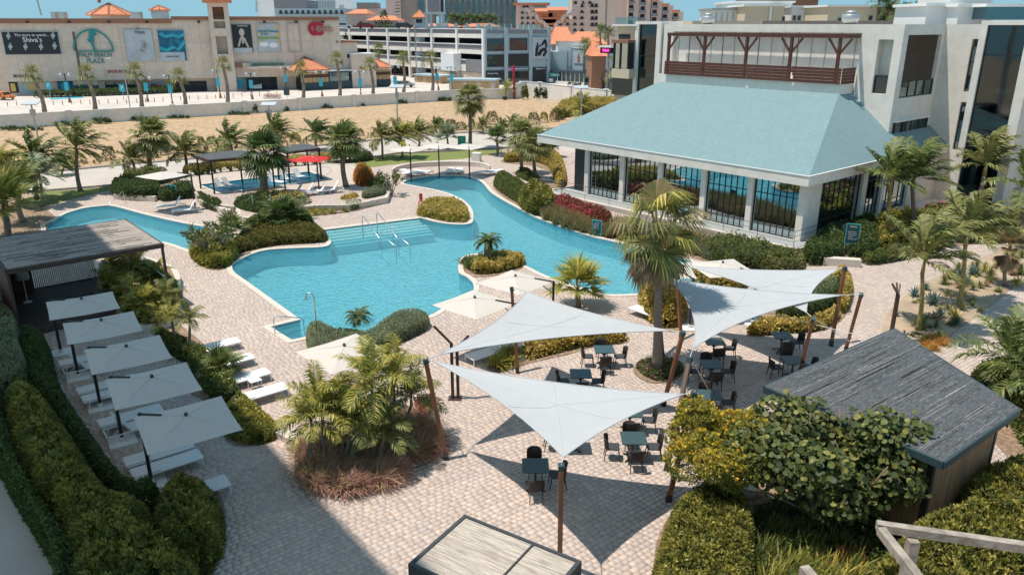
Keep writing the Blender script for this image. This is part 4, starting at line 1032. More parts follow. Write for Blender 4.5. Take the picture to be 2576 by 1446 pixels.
# arc of loungers
for i,(x,y,r_,bk,lbx) in enumerate(((1012,436,200,False,'first white lounger from the left at the curved seat'),(1033,434,300,False,'second white lounger from the left at the curved seat'),(1085,432,330,False,'third white lounger from the left at the curved seat'),(1128,432,265,False,'white lounger pointing at the pool, left one of two'),(1152,432,268,False,'white lounger pointing at the pool, right one of two'),(1197,433,210,False,'white lounger second from the right at the curved seat'),(1228,434,230,False,'rightmost white lounger at the curved seat'))):
    lounger((x,y),r_,lbx,bk,'white loungers along the curved seat')
# loungers of the upper pool
for x,y,r_,z,lbx in ((585,470,-20,TZ-.3,'curved white chaise at the far left of the upper pool, in the water'),(605,468,-20,TZ-.3,'second white chaise from the left in the upper pool'),(715,458,-30,TZ-.3,'white chaise right of the palm in the upper pool'),(745,452,-30,TZ-.3,'white chaise near the far edge of the upper pool'),(775,446,-35,TZ-.3,'rightmost white chaise in the upper pool'),
   (705,487,205,TZ,'white lounger on the terrace just right of the palm trunk'),(735,484,205,TZ,'second white lounger on the terrace from the palm'),(768,482,205,TZ,'third white lounger on the terrace from the palm'),(800,478,205,TZ,'grey-backed lounger at the right end of the upper terrace')):
    lounger((x,y),r_,lbx,True,'white loungers at the upper pool',z)
# side tables by the four loungers
for i,(x,y,lbx) in enumerate(((560,905,'small white side table with a blue top by the top lounger'),(520,900,'small white side table left of the planted strip end'),(640,955,'small white side table by the third sunlit lounger'))):
    p=G(x,y,.4); t=thing('side_table',lbx,'side table',(p.x,p.y,.006),R(39),'white side tables'); mb=MB(); mb.box(-.22,-.22,.38,.22,.22,.41); mb.build('top',M['paleblue'] if i==0 else M['whitepaint'],t)
    for a in (-1,1):
        for c in (-1,1): mb=MB(); mb.beam((a*.19,c*.19,0),(a*.19,c*.19,.38),.025); mb.build('leg',M['whitepaint'],t)
# curved white seat
P=[G(x,y) for x,y in ((985,437),(1000,428),(1040,420),(1090,417),(1150,416),(1210,419),(1235,428))]; P=smooth(P,False,4); mb=MB(); n=len(P)
cc=G(1110,520)
inn_=[p+(cc-p).normalized()*.45 for p in P]; vs=[]
for p,q in zip(P,inn_): vs+= [(p.x,p.y,0),(q.x,q.y,0),(q.x,q.y,.45),(p.x,p.y,.45)]
fs=[]
for i in range(n-1):
    a=i*4; fs+=[(a+1,a+5,a+6,a+2),(a+2,a+6,a+7,a+3),(a,a+3,a+7,a+4)]
fs+=[(0,1,2,3),((n-1)*4+3,(n-1)*4+2,(n-1)*4+1,(n-1)*4)]
mb.add(vs,fs); tag(mb.build('curved_bench',M['coping']),'long curved masonry seat behind the far end of the pool','bench')
# ================================================================ lamps, rails, signs
def fork_lamp(base,label,h=3.0,rz=0,k=1):
    b=G(*base); t=thing('fork_lamp',label,'lamp post',b,rz,'brown forked lamp posts')
    M['bronze']=M.get('bronze') or mat('bronze_metal',(.07,.04,.03),.5,.15,5)
    mb=MB(); mb.box(-.25,-.2,0,.25,.2,.03); mb.build('base_plate',M['bronze'],t)
    mb=MB(); mb.box(-.14,-.06,.03,-.03,.06,2.25*k); mb.build('post',M['bronze'],t)
    mb=MB(); mb.box(.06,-.06,.03,.17,.06,2.1*k); mb.build('post',M['bronze'],t)
    for a,b_ in (((-.08,0,2.22*k),(-.72,.15,2.85*k)),((.12,0,2.07*k),(.55,.1,2.5*k)),((.12,.02,1.95*k),(.8,.3,2.45*k))):
        mb=MB(); mb.beam(a,b_,.07,.07); mb.build('arm',M['bronze'],t)
fork_lamp((1145,1002),'forked bronze lamp post on paving between the clump of palms and the sails')
fork_lamp((2240,850),'forked bronze lamp post behind the hut roof at the edge of the cactus bed',3,R(50),.95)
def pipe(name,label,cat,P,r=.022,m=None,group=None,extra=None):
    t=thing(name,label,cat,P[0],0,group); o=Vector(P[0]); mb=MB(); mb.tube([Vector(p)-o for p in P],r,8); mb.build('pipe' if name=='shower' else 'rail',m or M['steel'],t,True); return t
b=G(800,865); top=2.35; t=pipe('shower','slim steel outdoor shower at the left end of the clipped hedge','shower',[b,b+Vector((0,0,top-.2)),b+Vector((-.04,0,top-.05)),b+Vector((-.2,0,top)),b+Vector((-.32,0,top-.05)),b+Vector((-.35,0,top-.25))],.03)
mb=MB(); mb.lathe([(.1,0),(.09,.03),(.02,.05)],10,(-.35,0,top-.3)); mb.build('shower_head',M['steel'],t)
def handrail(label,a,b,h=.9,group=None,drop=.9,mid=False,m=None,z=0,name='handrail'):
    A=G(*a,z) if not isinstance(a,Vector) else a; B=G(*b,z) if not isinstance(b,Vector) else b; d=(B-A)
    P=[A,A+Vector((0,0,h-.12)),A+d*.08+Vector((0,0,h)),A+d*.9+Vector((0,0,h-drop*.75)),B+Vector((0,0,h-drop)),B+Vector((0,0,-.6 if drop>.3 else 0))]
    t=pipe(name,label,'handrail',P,.024,m,group)
    if mid: mb=MB(); mb.tube([A*0+Vector((0,0,h*.5)),d*.92+Vector((0,0,h*.5-drop*.6))],.018,6); mb.build('rail',m or M['steel'],t)
    return t
handrail('curved steel handrail at the small square plunge step',(692,840),(765,822),.85,None,.5)
handrail('left outer steel handrail of the broad pool steps',(914,598),(960,625),1.5,'steel handrails of the broad steps',1.2)
handrail('right outer steel handrail of the broad pool steps',(950,588),(1003,620),1.5,'steel handrails of the broad steps',1.2)
handrail('near left steel handrail standing in the water',(956,627),(997,640),1.0,'steel handrails of the broad steps',.6)
handrail('near right steel handrail standing in the water',(990,623),(1032,637),1.0,'steel handrails of the broad steps',.6)
handrail('steel handrail at the far shore of the left pool arm',(315,510),(272,524),.9,None,.8)
handrail('steel handrail by the pool behind the tall palm, right',(1641,722),(1612,735),.9,None,.6)
handrail('lower handrail of the terrace steps by the parasol loungers',G(617,540),G(638,532,TZ),.9,'white handrails of the terrace steps',-.3)
handrail('upper handrail of the terrace steps by the parasol loungers',G(662,540),G(683,530,TZ),.9,'white handrails of the terrace steps',-.3)
handrail('white handrail at the right corner of the upper pool',G(797,447,TZ),G(832,432,TZ),.9,None,.6)
handrail('handrail at the left end of the upper pool',G(612,507,TZ),G(590,495,TZ),.9,None,.6)
handrail('white handrail of the steps by the small frangipani',G(961,500),G(973,488,TZ),.9,'white handrails of the back steps',-.3)
handrail('second white handrail of the steps by the small frangipani',G(945,470),G(957,460,TZ),.9,'white handrails of the back steps',-.3)
# terrace steps
p0,p1=G(562,528),G(600,548); d=(p1-p0).normalized(); nn=Vector((d.y,-d.x,0)); nn=-nn if nn.y>0 else nn
stp=struct(link('terrace_steps',None))
for i in range(2):
    mb=MB(); q0=p0-nn*.1; z=TZ*(2-i)/3
    a_=q0;b_=q0+d*1.6; c_=b_+nn*(.35*(i+1)); e_=a_+nn*(.35*(i+1)); mb.prism(ccw([a_,b_,c_,e_]),0,z); mb.build('step',M['coping'],stp)
# --- lettering helper
def text(s,size,m,parent,loc,rot,name='lettering',depth=.01,align='CENTER'):
    cu=bpy.data.curves.new(name,'FONT'); cu.body=s; cu.size=size; cu.extrude=depth; cu.align_x=align; cu.align_y='CENTER'; cu.materials.append(m); cu.resolution_u=3
    o=bpy.data.objects.new(name,cu); COL.objects.link(o); o.parent=parent; o.location=loc; o.rotation_euler=rot; return o
M['signteal']=mat('teal_sign_frame',(.06,.36,.34),.5,.05,3); M['signdark']=mat('dark_blue_sign_panel',(.01,.06,.08),.4,.05,3); M['ink']=mat('white_lettering',(.8,.8,.8),.6,0)
def signboard(label,base_l,base_r,zb,h,lines,legs=True,w_extra=0,size=.1,group=None):
    a=G(*base_l); b=G(*base_r); F=Face(a,b); W=F.L; rz=math.atan2((b-a).y,(b-a).x)
    t=thing('sign_board',label,'sign',a,rz)
    f=.05
    mb=MB(); mb.box(0,-.03,zb,W,.03,zb+f);mb.box(0,-.03,zb+h-f,W,.03,zb+h);mb.box(0,-.03,zb+f,f,.03,zb+h-f);mb.box(W-f,-.03,zb+f,W,.03,zb+h-f); mb.build('frame',M['signteal'],t)
    mb=MB(); mb.box(f,-.02,zb+f,W-f,.02,zb+h-f); mb.build('panel',M['signdark'],t)
    if legs:
        for x in (.06,W-.06): mb=MB(); mb.box(x-.03,-.025,0,x+.03,.025,zb); mb.build('leg',M['galv'] if zb>.5 else M['signteal'],t)
    y=zb+h-f-.12
    for s,k in lines:
        if s: text(s,size*k,M['ink'],t,(W/2 if k>1 else f*1.6,-.024,y),(R(90),0,0),depth=.003,align='CENTER' if k>1 else 'LEFT')
        y-=size*1.25*max(k,.8)
signboard('tall teal-framed board listing places, on two legs before the shrubs','' and None or (2118,645),(2154,648),.8,1.25,[('Salinas',1.5),('',1),('•  Restrooms',.9),('    Playa Center',.9),('•  Conference',.9),('    Lobby',.9),('    Towers A+B',.9)],True,0,.1)
signboard('small teal-framed pool rules board on the bank by the reeds',(1489,592),(1513,596),.12,.95,[('Pool Rules',1.2),('no diving no running',.8),('no glass at the pool',.8),('shower before use',.8),('children with adults',.8),('no lifeguard on duty',.8),('open 8 AM to 6 PM',.8)],True,0,.065)
signboard('teal board on legs below the white parasol, seen between planted banks',(424,500),(447,503),.35,.8,[('POOL',1.2),('rules',.9)],True,0,.08)
M['board_teal']=mat('plain_teal_panel',(.03,.42,.33),.6,.04,3)
p=G(1152,372,0); q=G(1172,372,0); W=(q-p).length; t=thing('notice_panel','plain green-teal panel behind the parasols, left of the tall slim palm','sign',p); mb=MB(); mb.box(0,-.03,.3,W,.03,.3+W*1.15); mb.build('panel',M['board_teal'],t)
for x in (.05,W-.05): mb=MB(); mb.box(x-.03,-.02,0,x+.03,.02,.3); mb.build('leg',M['dark'],t)
# life ring post
b=G(1060,528); t=thing('life_ring_post','red post with a life ring and float, left of the planted peninsula','life ring post',b)
M['redpaint']=mat('red_orange_paint',(.62,.06,.04),.45,.06,3)
mb=MB(); mb.tube([(0,0,0),(0,0,1.2)],.03,8); mb.build('post',M['redpaint'],t)
mb=MB(); mb.box(-.12,-.04,.75,.12,.04,1.25); mb.build('float_box',M['redpaint'],t)
mb=MB(); ring=[(.17*math.cos(a*R(30)),-.08,.5+.24*math.sin(a*R(30))) for a in range(13)]; mb.tube(ring,.045,8,False); mb.build('life_ring',M['redpaint'],t,True)
# benches / white blocks
def pxbox(name,label,cat,p0,p1,z0,z1,depth,m,parent=None):
    a=G(*p0);b=G(*p1); d=(b-a).normalized(); n=Vector((-d.y,d.x,0)); n=-n if n.y<0 else n; mb=MB(); o=a
    mb.hexa([Vector((0,0,z0)),b-a+Vector((0,0,z0)),b-a+n*depth+Vector((0,0,z0)),n*depth+Vector((0,0,z0)),Vector((0,0,z1)),b-a+Vector((0,0,z1)),b-a+n*depth+Vector((0,0,z1)),n*depth+Vector((0,0,z1))])
    return tag(mb.build(name,m,None,False,o),label,cat)
pxbox('stone_bench','pale stone block bench below the tall teal board','bench',(2070,668),(2165,674),0,.45,.5,M['coping'])
pxbox('planter_box','white square planter behind the right-hand parasol of the curved seat','planter',(1186,408),(1206,409),0,.9,.8,M['white'])
pxbox('planter_wall','low cream kerb wall at the tip of the planted strip','low wall',(690,1100),(755,1135),0,.25,.35,M['coping'])
# cane roofs over the upper pool
def shelter(px,label,z=2.75):
    q=[G(*p,z+TZ) for p in px]; c=sum(q,Vector())/4; rz=math.atan2((q[2]-q[3]).y,(q[2]-q[3]).x); t=thing('cane_shelter',label,'shelter',(c.x,c.y,TZ),rz,'cane roofs over the upper pool')
    T_=Matrix.Rotation(-rz,4,'Z'); l=[T_@(p-c) for p in q]; l=[Vector((p.x,p.y,0)) for p in l]
    mb=MB(); mb.prism(ccw(l),z-.05,z); mb.build('cane_mat',M['cane_dark'],t)
    for k in range(4): mb=MB(); mb.beam(l[k]+Vector((0,0,z-.14)),l[(k+1)%4]+Vector((0,0,z-.14)),.08,.16); mb.build('beam',M['darkwood'],t)
    for p in l: p=p*.93; mb=MB(); mb.box(p.x-.06,p.y-.06,-.3,p.x+.06,p.y+.06,z-.2); mb.build('post',M['dark'],t)
shelter([(488,390),(602,377),(690,388),(525,402)],'flat cane roof over the left end of the upper pool')
shelter([(690,372),(772,361),(806,372),(720,382)],'flat cane roof over the far right of the upper pool')
# ================================================================ vegetation
def unit(v): return v/np.maximum(np.linalg.norm(v,axis=1,keepdims=True),1e-9)
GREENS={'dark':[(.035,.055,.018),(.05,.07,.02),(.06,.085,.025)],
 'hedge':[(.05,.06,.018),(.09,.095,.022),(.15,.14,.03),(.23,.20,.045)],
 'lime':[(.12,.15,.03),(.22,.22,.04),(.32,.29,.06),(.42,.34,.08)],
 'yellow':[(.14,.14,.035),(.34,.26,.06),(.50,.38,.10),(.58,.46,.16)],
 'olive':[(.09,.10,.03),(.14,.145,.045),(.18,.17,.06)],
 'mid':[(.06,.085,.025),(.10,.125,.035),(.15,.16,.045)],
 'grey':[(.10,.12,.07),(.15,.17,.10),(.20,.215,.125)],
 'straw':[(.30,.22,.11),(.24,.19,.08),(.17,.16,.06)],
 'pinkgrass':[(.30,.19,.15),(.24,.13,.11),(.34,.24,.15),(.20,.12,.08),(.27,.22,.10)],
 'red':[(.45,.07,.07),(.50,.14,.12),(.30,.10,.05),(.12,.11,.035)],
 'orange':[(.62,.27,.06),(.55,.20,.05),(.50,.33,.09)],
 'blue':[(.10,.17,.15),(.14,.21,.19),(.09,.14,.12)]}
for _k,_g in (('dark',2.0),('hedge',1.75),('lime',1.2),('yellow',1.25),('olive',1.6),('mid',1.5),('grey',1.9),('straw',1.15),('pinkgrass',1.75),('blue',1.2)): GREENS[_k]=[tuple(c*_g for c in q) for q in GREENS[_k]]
def vnoise(X,Y,s,seed):
    r=np.random.RandomState(seed); out=np.zeros(len(X))
    for k in range(5):
        a=r.rand()*6.28; f=s*(1+k*.7); out+=np.sin((X*np.cos(a)+Y*np.sin(a))*f+r.rand()*6.28)/(1+k*.5)
    return out/2.8
def sprigs(P,Nrm,size,k,pal,tone,spread=.9,aspect=.42,seed=0):
    """k leaves radiating from each point P along Nrm; returns V,F,C"""
    r=np.random.RandomState(seed); n=len(P)
    P=np.repeat(P,k,0); Nn=np.repeat(Nrm,k,0); tone=np.repeat(tone,k)
    d=unit(Nn+r.normal(0,spread,(n*k,3))); sz=size*r.uniform(.65,1.25,(n*k,1))
    w=unit(np.cross(d,r.normal(0,1,(n*k,3)))); up=np.cross(w,d)
    b=P; m=P+d*sz*.5+up*sz*.10; tip=P+d*sz
    V=np.stack([b,m+w*sz*aspect*.5,tip,m-w*sz*aspect*.5],1).reshape(-1,3)
    F=np.arange(n*k*4).reshape(-1,4)
    pal=np.array(pal); q=np.clip(tone*(len(pal)-.01)+r.uniform(-.8,.8,n*k),0,len(pal)-.01).astype(int)
    C=pal[q]*r.uniform(.8,1.22,(n*k,1)); return V,F,C
def heightf(poly,X,Y,h,r,bump,bs,seed):
    d=edge_dist(poly,X,Y); q=np.clip(d/r,0,1); H=h*np.sqrt(np.clip(1-(1-q)**2,0,1)); return np.maximum(H*(1+bump*vnoise(X,Y,bs,seed)+bump*.55*vnoise(X,Y,bs*3.3,seed+50)),0),d
SEED=[100]
def bush(name,label,cat,poly,h,pal,leaf=.12,dens=60,r=None,bump=.28,bs=2.0,k=5,z=0,px=True,core=True,flowers=None,kind=None,group=None,spread=.9,aspect=.45,clump=1.6,side=1.0,zz=None,step=None,upb=1.0):
    SEED[0]+=1; seed=SEED[0]; rr=np.random.RandomState(seed)
    if cat=='shrub': leaf*=1.3; dens*=.75; bump=max(bump,.3)
    if px: poly=ccw(smooth(V2(poly,z),True,3))
    r=r or h*.6; xs=[p.x for p in poly]; ys=[p.y for p in poly]; x0,x1,y0,y1=min(xs),max(xs),min(ys),max(ys); A=abs(area(poly)); BB=(x1-x0)*(y1-y0)
    n=int(dens*BB); X=rr.uniform(x0,x1,n); Y=rr.uniform(y0,y1,n); m=inside(poly,X,Y); X,Y=X[m],Y[m]
    H,d=heightf(poly,X,Y,h,r,bump,bs,seed); Z=H*rr.uniform(.84,1.09,len(H))
    # side points: close to the rim, anywhere up the flank
    per=sum((poly[i]-poly[i-1]).length for i in range(len(poly))); ns=int(dens*per*h*side*1.1)
    i=rr.randint(0,len(poly),ns); t=rr.rand(ns); pa=np.array([(p.x,p.y) for p in poly]); L=np.hypot(*(pa-np.roll(pa,1,0)).T); i=rr.choice(len(poly),ns,p=L/L.sum())
    S_=pa[i-1]*(1-t[:,None])+pa[i]*t[:,None]; tg=unit(pa[i]-pa[i-1]+1e-9); nr_=np.stack([tg[:,1],-tg[:,0]],1)
    zf=rr.rand(ns)**.8; inn=r*(1-np.sqrt(1-np.clip(zf,0,.98)**2))*.9+rr.uniform(0,.06,ns); S2=S_-nr_*inn[:,None]
    P=np.concatenate([np.stack([X,Y,Z],1),np.stack([S2[:,0],S2[:,1],zf*h],1)]); P[:,2]+=z
    nup=np.concatenate([np.tile([0,0,1.0*upb],(len(X),1)),np.stack([nr_[:,0],nr_[:,1],.5*np.ones(ns)],1)])
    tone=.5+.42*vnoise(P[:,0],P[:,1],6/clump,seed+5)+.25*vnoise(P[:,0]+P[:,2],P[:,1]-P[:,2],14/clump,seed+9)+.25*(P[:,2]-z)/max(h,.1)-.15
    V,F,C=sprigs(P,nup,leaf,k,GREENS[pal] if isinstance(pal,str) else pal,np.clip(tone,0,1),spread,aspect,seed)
    mi=np.zeros(len(F)); c=sum((p for p in poly),Vector())/len(poly); c=Vector((c.x,c.y,z))
    if core:
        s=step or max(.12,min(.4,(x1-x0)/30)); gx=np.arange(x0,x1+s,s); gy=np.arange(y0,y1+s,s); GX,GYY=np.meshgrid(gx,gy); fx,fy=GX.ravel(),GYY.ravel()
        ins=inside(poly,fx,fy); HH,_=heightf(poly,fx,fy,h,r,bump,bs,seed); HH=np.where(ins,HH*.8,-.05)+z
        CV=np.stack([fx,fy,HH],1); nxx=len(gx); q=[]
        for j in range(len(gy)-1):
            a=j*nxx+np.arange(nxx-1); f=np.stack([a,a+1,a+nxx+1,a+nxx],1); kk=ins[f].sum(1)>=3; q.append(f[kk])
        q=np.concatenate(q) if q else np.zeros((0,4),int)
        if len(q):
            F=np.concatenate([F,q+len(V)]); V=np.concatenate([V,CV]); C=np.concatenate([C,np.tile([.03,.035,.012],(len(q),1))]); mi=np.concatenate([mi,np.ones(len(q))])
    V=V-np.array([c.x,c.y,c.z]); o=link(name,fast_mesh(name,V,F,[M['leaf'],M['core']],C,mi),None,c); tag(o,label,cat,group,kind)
    if flowers:
        fp,fd,fs=flowers; sel=rr.rand(len(P))<fd; Pf=P[sel]+np.array([0,0,leaf*.3]); V,F,C=sprigs(Pf,nup[sel],fs,5,fp,rr.rand(sel.sum()),.8,.7,seed+3); V=V-np.array([c.x,c.y,c.z])
        link('flowers',fast_mesh('flowers',V,F,M['leaf'],C),o)['kind']='stuff'
    return o
# --- grasses: arching blades from tufts
def tufts(name,label,cat,poly,n,L,pal,nb=26,w=.012,z=0,px=True,droop=.9,kind='stuff',spread=.5,group=None,pts=None):
    SEED[0]+=1; rr=np.random.RandomState(SEED[0])
    if pts is None:
        if px: poly=ccw(smooth(V2(poly,z),True,3))
        xs=[p.x for p in poly]; ys=[p.y for p in poly]; X=rr.uniform(min(xs),max(xs),n*3); Y=rr.uniform(min(ys),max(ys),n*3); m=inside(poly,X,Y); X,Y=X[m][:n],Y[m][:n]
    else: X,Y=np.array([p[0] for p in pts]),np.array([p[1] for p in pts])
    N=len(X)*nb; B=np.stack([np.repeat(X,nb),np.repeat(Y,nb),np.full(N,z)],1)+rr.normal(0,.05,(N,3))*[1,1,0]
    a=rr.rand(N)*6.283; e=rr.uniform(.35,1.45,N); Lb=L*rr.uniform(.6,1.15,N); tn=np.repeat(rr.rand(len(X)),nb)
    d=np.stack([np.cos(a)*np.cos(e)*spread*1.6+.12,np.sin(a)*np.cos(e)*spread*1.6,np.sin(e)],1); d=unit(d); wv=unit(np.cross(d,[0,0,1.0]+rr.normal(0,.2,(N,3))))*(w*rr.uniform(.6,1.3,N))[:,None]
    p1=B+d*Lb[:,None]*.5; d2=unit(d+np.array([.15,0,-droop*.8])); p2=p1+d2*Lb[:,None]*.5
    V=np.stack([B-wv,B+wv,p1+wv,p1-wv,p2],1).reshape(-1,3); i=np.arange(N)[:,None]*5
    F=np.concatenate([i+np.array([[0,1,2]]),i+np.array([[0,2,3]]),i+np.array([[3,2,4]])]); pal=np.array(GREENS[pal]); q=np.clip(tn*len(pal)+rr.uniform(-.7,.7,N),0,len(pal)-.01).astype(int); C=pal[q]*rr.uniform(.8,1.2,(N,1)); C=np.tile(C,(3,1))
    c=np.array([X.mean(),Y.mean(),z]); o=link(name,fast_mesh(name,V-c,F,M['leaf'],C),None,Vector(c)); return tag(o,label,cat,group,kind)
# --- palm fronds
def feather(az,el,L,wind=.5,nst=24,seed=0,grav=.9,lw=.16,pal='mid',wx=(1,.05,0),ll=.33):
    rr=np.random.RandomState(seed); n=12; d=np.array([math.cos(el)*math.cos(az),math.cos(el)*math.sin(az),math.sin(el)]); W=np.array(wx)
    P=[np.zeros(3)]; D=[d]
    for i in range(n):
        t=i/n; d=d+np.array([0,0,-grav])*(1.6/n)*(.25+t)+W*wind*(1.5/n)*(.3+t); d=d/np.linalg.norm(d); P.append(P[-1]+d*L/n); D.append(d)
    P=np.array(P);D=np.array(D); V=[];F=[];C=[]; pal=np.array(GREENS[pal])
    # rachis as a thin flat strip pair
    for i in range(n):
        w=.016*L*(1-i/n)+.004; s=np.cross(D[i],[0,0,1.]); s/=max(np.linalg.norm(s),1e-6); b=len(V); V+= [P[i]-s*w,P[i]+s*w,P[i+1]+s*w*.9,P[i+1]-s*w*.9]; F.append((b,b+1,b+2,b+3)); C.append((.26,.25,.09))
    for i in range(nst):
        t=.10+.9*(i+.5)/nst; x=t*n; k=min(int(x),n-1); f=x-k; p=P[k]*(1-f)+P[k+1]*f; dd=D[k]; s=np.cross(dd,[0,0,1.]); nn=np.linalg.norm(s); s=s/nn if nn>.15 else np.array([math.sin(az),-math.cos(az),0])
        u=np.cross(s,dd); l=L*ll*(math.sin(math.pi*min(1,t*.92+.06))**.6)*rr.uniform(.85,1.15)
        for sg in (-1,1):
            q=s*sg*.75+dd*.62+u*.15+W*wind*.55+rr.normal(0,.10,3); q/=np.linalg.norm(q); q2=q+np.array([0,0,-.75])+W*wind*.5; q2/=np.linalg.norm(q2)
            wv=np.cross(q,u); wv=wv/max(np.linalg.norm(wv),1e-6)*l*lw*.5*rr.uniform(.8,1.2); m=p+q*l*.55; e=m+q2*l*.5; b=len(V); V+=[p-wv*.4,p+wv*.4,m+wv,m-wv,e]
            c=pal[rr.randint(len(pal))]*rr.uniform(.8,1.25); F.append((b,b+1,b+2,b+3)); C.append(c); F.append((b+3,b+2,b+4,b+4)); C.append(c*1.06)
    return np.array(V),F,np.array(C)
def fan(az,el,L,seed=0,wind=.3,pal='mid',nb=20,wx=(1,.05,0),brown=0,droop=.5,bw=.034):
    rr=np.random.RandomState(seed); d=np.array([math.cos(el)*math.cos(az),math.cos(el)*math.sin(az),math.sin(el)]); W=np.array(wx); pet=.48*L
    P=[np.zeros(3)]; 
    for i in range(4): P.append(P[-1]+d*pet/4); d=d+np.array([0,0,-.12])+W*wind*.08; d/=np.linalg.norm(d)
    V=[];F=[];C=[]; s=np.cross(d,[0,0,1.]); nn=np.linalg.norm(s); s=s/nn if nn>.1 else np.array([math.sin(az),-math.cos(az),0]); u=np.cross(s,d); pal=np.array([(.27,.19,.10),(.33,.25,.15),(.22,.15,.08)] if brown else GREENS[pal])
    for i in range(4): w=.018; b=len(V); V+=[P[i]-s*w,P[i]+s*w,P[i+1]+s*w,P[i+1]-s*w]; F.append((b,b+1,b+2,b+3)); C.append((.2,.17,.07) if not brown else (.25,.18,.1))
    hub=P[-1]; tone=rr.uniform(.85,1.15)
    for j in range(nb):
        a=(j/(nb-1)-.5)*R(250 if not brown else 110); q=d*math.cos(a)+s*math.sin(a)+u*(.22*abs(math.sin(a))); q=q+W*wind*.25; q/=np.linalg.norm(q); l=L*.55*(1-.22*abs(a)/R(125))*rr.uniform(.9,1.1)
        q2=q+np.array([0,0,-droop-.2*brown])+W*wind*.4+rr.normal(0,.08,3); q2/=np.linalg.norm(q2); wv=np.cross(q,u); wv=wv/max(np.linalg.norm(wv),1e-6)*L*bw; m=hub+q*l*.58; e=m+q2*l*.5; b=len(V); V+=[hub,hub+wv*.25,m+wv,m-wv,e]; c=pal[rr.randint(len(pal))]*tone*rr.uniform(.85,1.15)
        F.append((b,b+1,b+2,b+3)); C.append(c); F.append((b+3,b+2,b+4,b+4)); C.append(c*1.08)
    return np.array(V),F,np.array(C)
def tri_quads(F):
    Q=[f for f in F]; return Q
def frond_mesh(name,V,F,C):
    me=bpy.data.meshes.new(name); fs=[f if f[2]!=f[3] else f[:3] for f in F]; me.from_pydata([tuple(v) for v in V],[],fs); me.materials.append(M['leaf'])
    at=me.color_attributes.new('Col','FLOAT_COLOR','CORNER'); cols=[]
    for f,c in zip(fs,C): cols+= [c[0],c[1],c[2],1.0]*len(f)
    at.data.foreach_set('color',cols); me.update(); return me
CROWN={}
def crown_set(key):
    """a list of frond meshes made once; every palm of the kind shares them"""
    if key in CROWN: return CROWN[key]
    kind,var,pal=key; out=[]; rr=np.random.RandomState(hash(str(key))%1000 if False else sum(map(ord,str(key)))%997)
    if kind=='feather': n=17
    elif kind=='royal': n=14
    elif kind=='fan': n=30
    elif kind=='fansmall': n=16
    elif kind=='fanwind': n=17
    elif kind=='cycad': n=26
    elif kind=='clump': n=14
    for i in range(n):
        az=i*2.399+rr.uniform(-.2,.2)+var; f=i/n
        if kind=='feather': r_=feather(az,R(80-98*f),1.0,.95,30,i+var*50,.95,.15,pal)
        elif kind=='royal': r_=feather(az,R(84-85*f),1.0,.75,40,i+var*50,.85,.13,pal,ll=.30)
        elif kind=='clump': r_=feather(az,R(78-82*f),1.0,.35,30,i+var*50,1.2,.115,pal,ll=.31)
        elif kind=='cycad': r_=feather(az,R(58-62*f),1.0,.08,26,i+var*50,1.5,.26,pal,ll=.22)
        elif kind=='fan': r_=fan(az,R(85-125*f),1.0,i+var*50,.45,pal,18,droop=.7)
        elif kind=='fanwind': r_=fan(az,R(82-110*f),1.0,i+var*50,.75,('olive','straw','lime','mid')[i%4],28,droop=1.1,bw=.021)
        else: r_=fan(az,R(85-80*f),1.0,i+var*50,.2,pal,20,droop=.25)
        out.append(frond_mesh('frond',*r_))
    CROWN[key]=out; return out
def merged(key):
    k=('m',)+key
    if k in CROWN: return CROWN[k]
    V=[];F=[];C=[]
    kind,var,pal=key; rr=np.random.RandomState(var+3)
    for i in range(15 if kind!='fan' else 22):
        az=i*2.399; f=i/(15 if kind!='fan' else 22)
        v,fs,c=feather(az,R(78-95*f),1.0,.9,12,i+var*50,.9,.22,pal) if kind!='fan' else fan(az,R(85-120*f),1.0,i,.8,pal,9)
        b=len(V); V+=list(v); F+=[tuple(b+x for x in q) for q in fs]; C+=list(c)
    CROWN[k]=frond_mesh('crown',np.array(V),F,np.array(C)); return CROWN[k]
DEAD=[frond_mesh('dead_frond',*fan(i*2.399,R(-38-14*(i%4)),1.0,i+900,.35,'mid',14,brown=1)) for i in range(10)]
M['trunk_grey']=mat('grey_ringed_trunk',(.30,.25,.21),.9,.18,2,.3,10,stretch=(1,1,9),col2=(.25,.205,.17))
M['trunk_gold']=mat('golden_crownshaft',(.36,.27,.10),.6,.2,3,stretch=(1,1,5),col2=(.22,.20,.06))
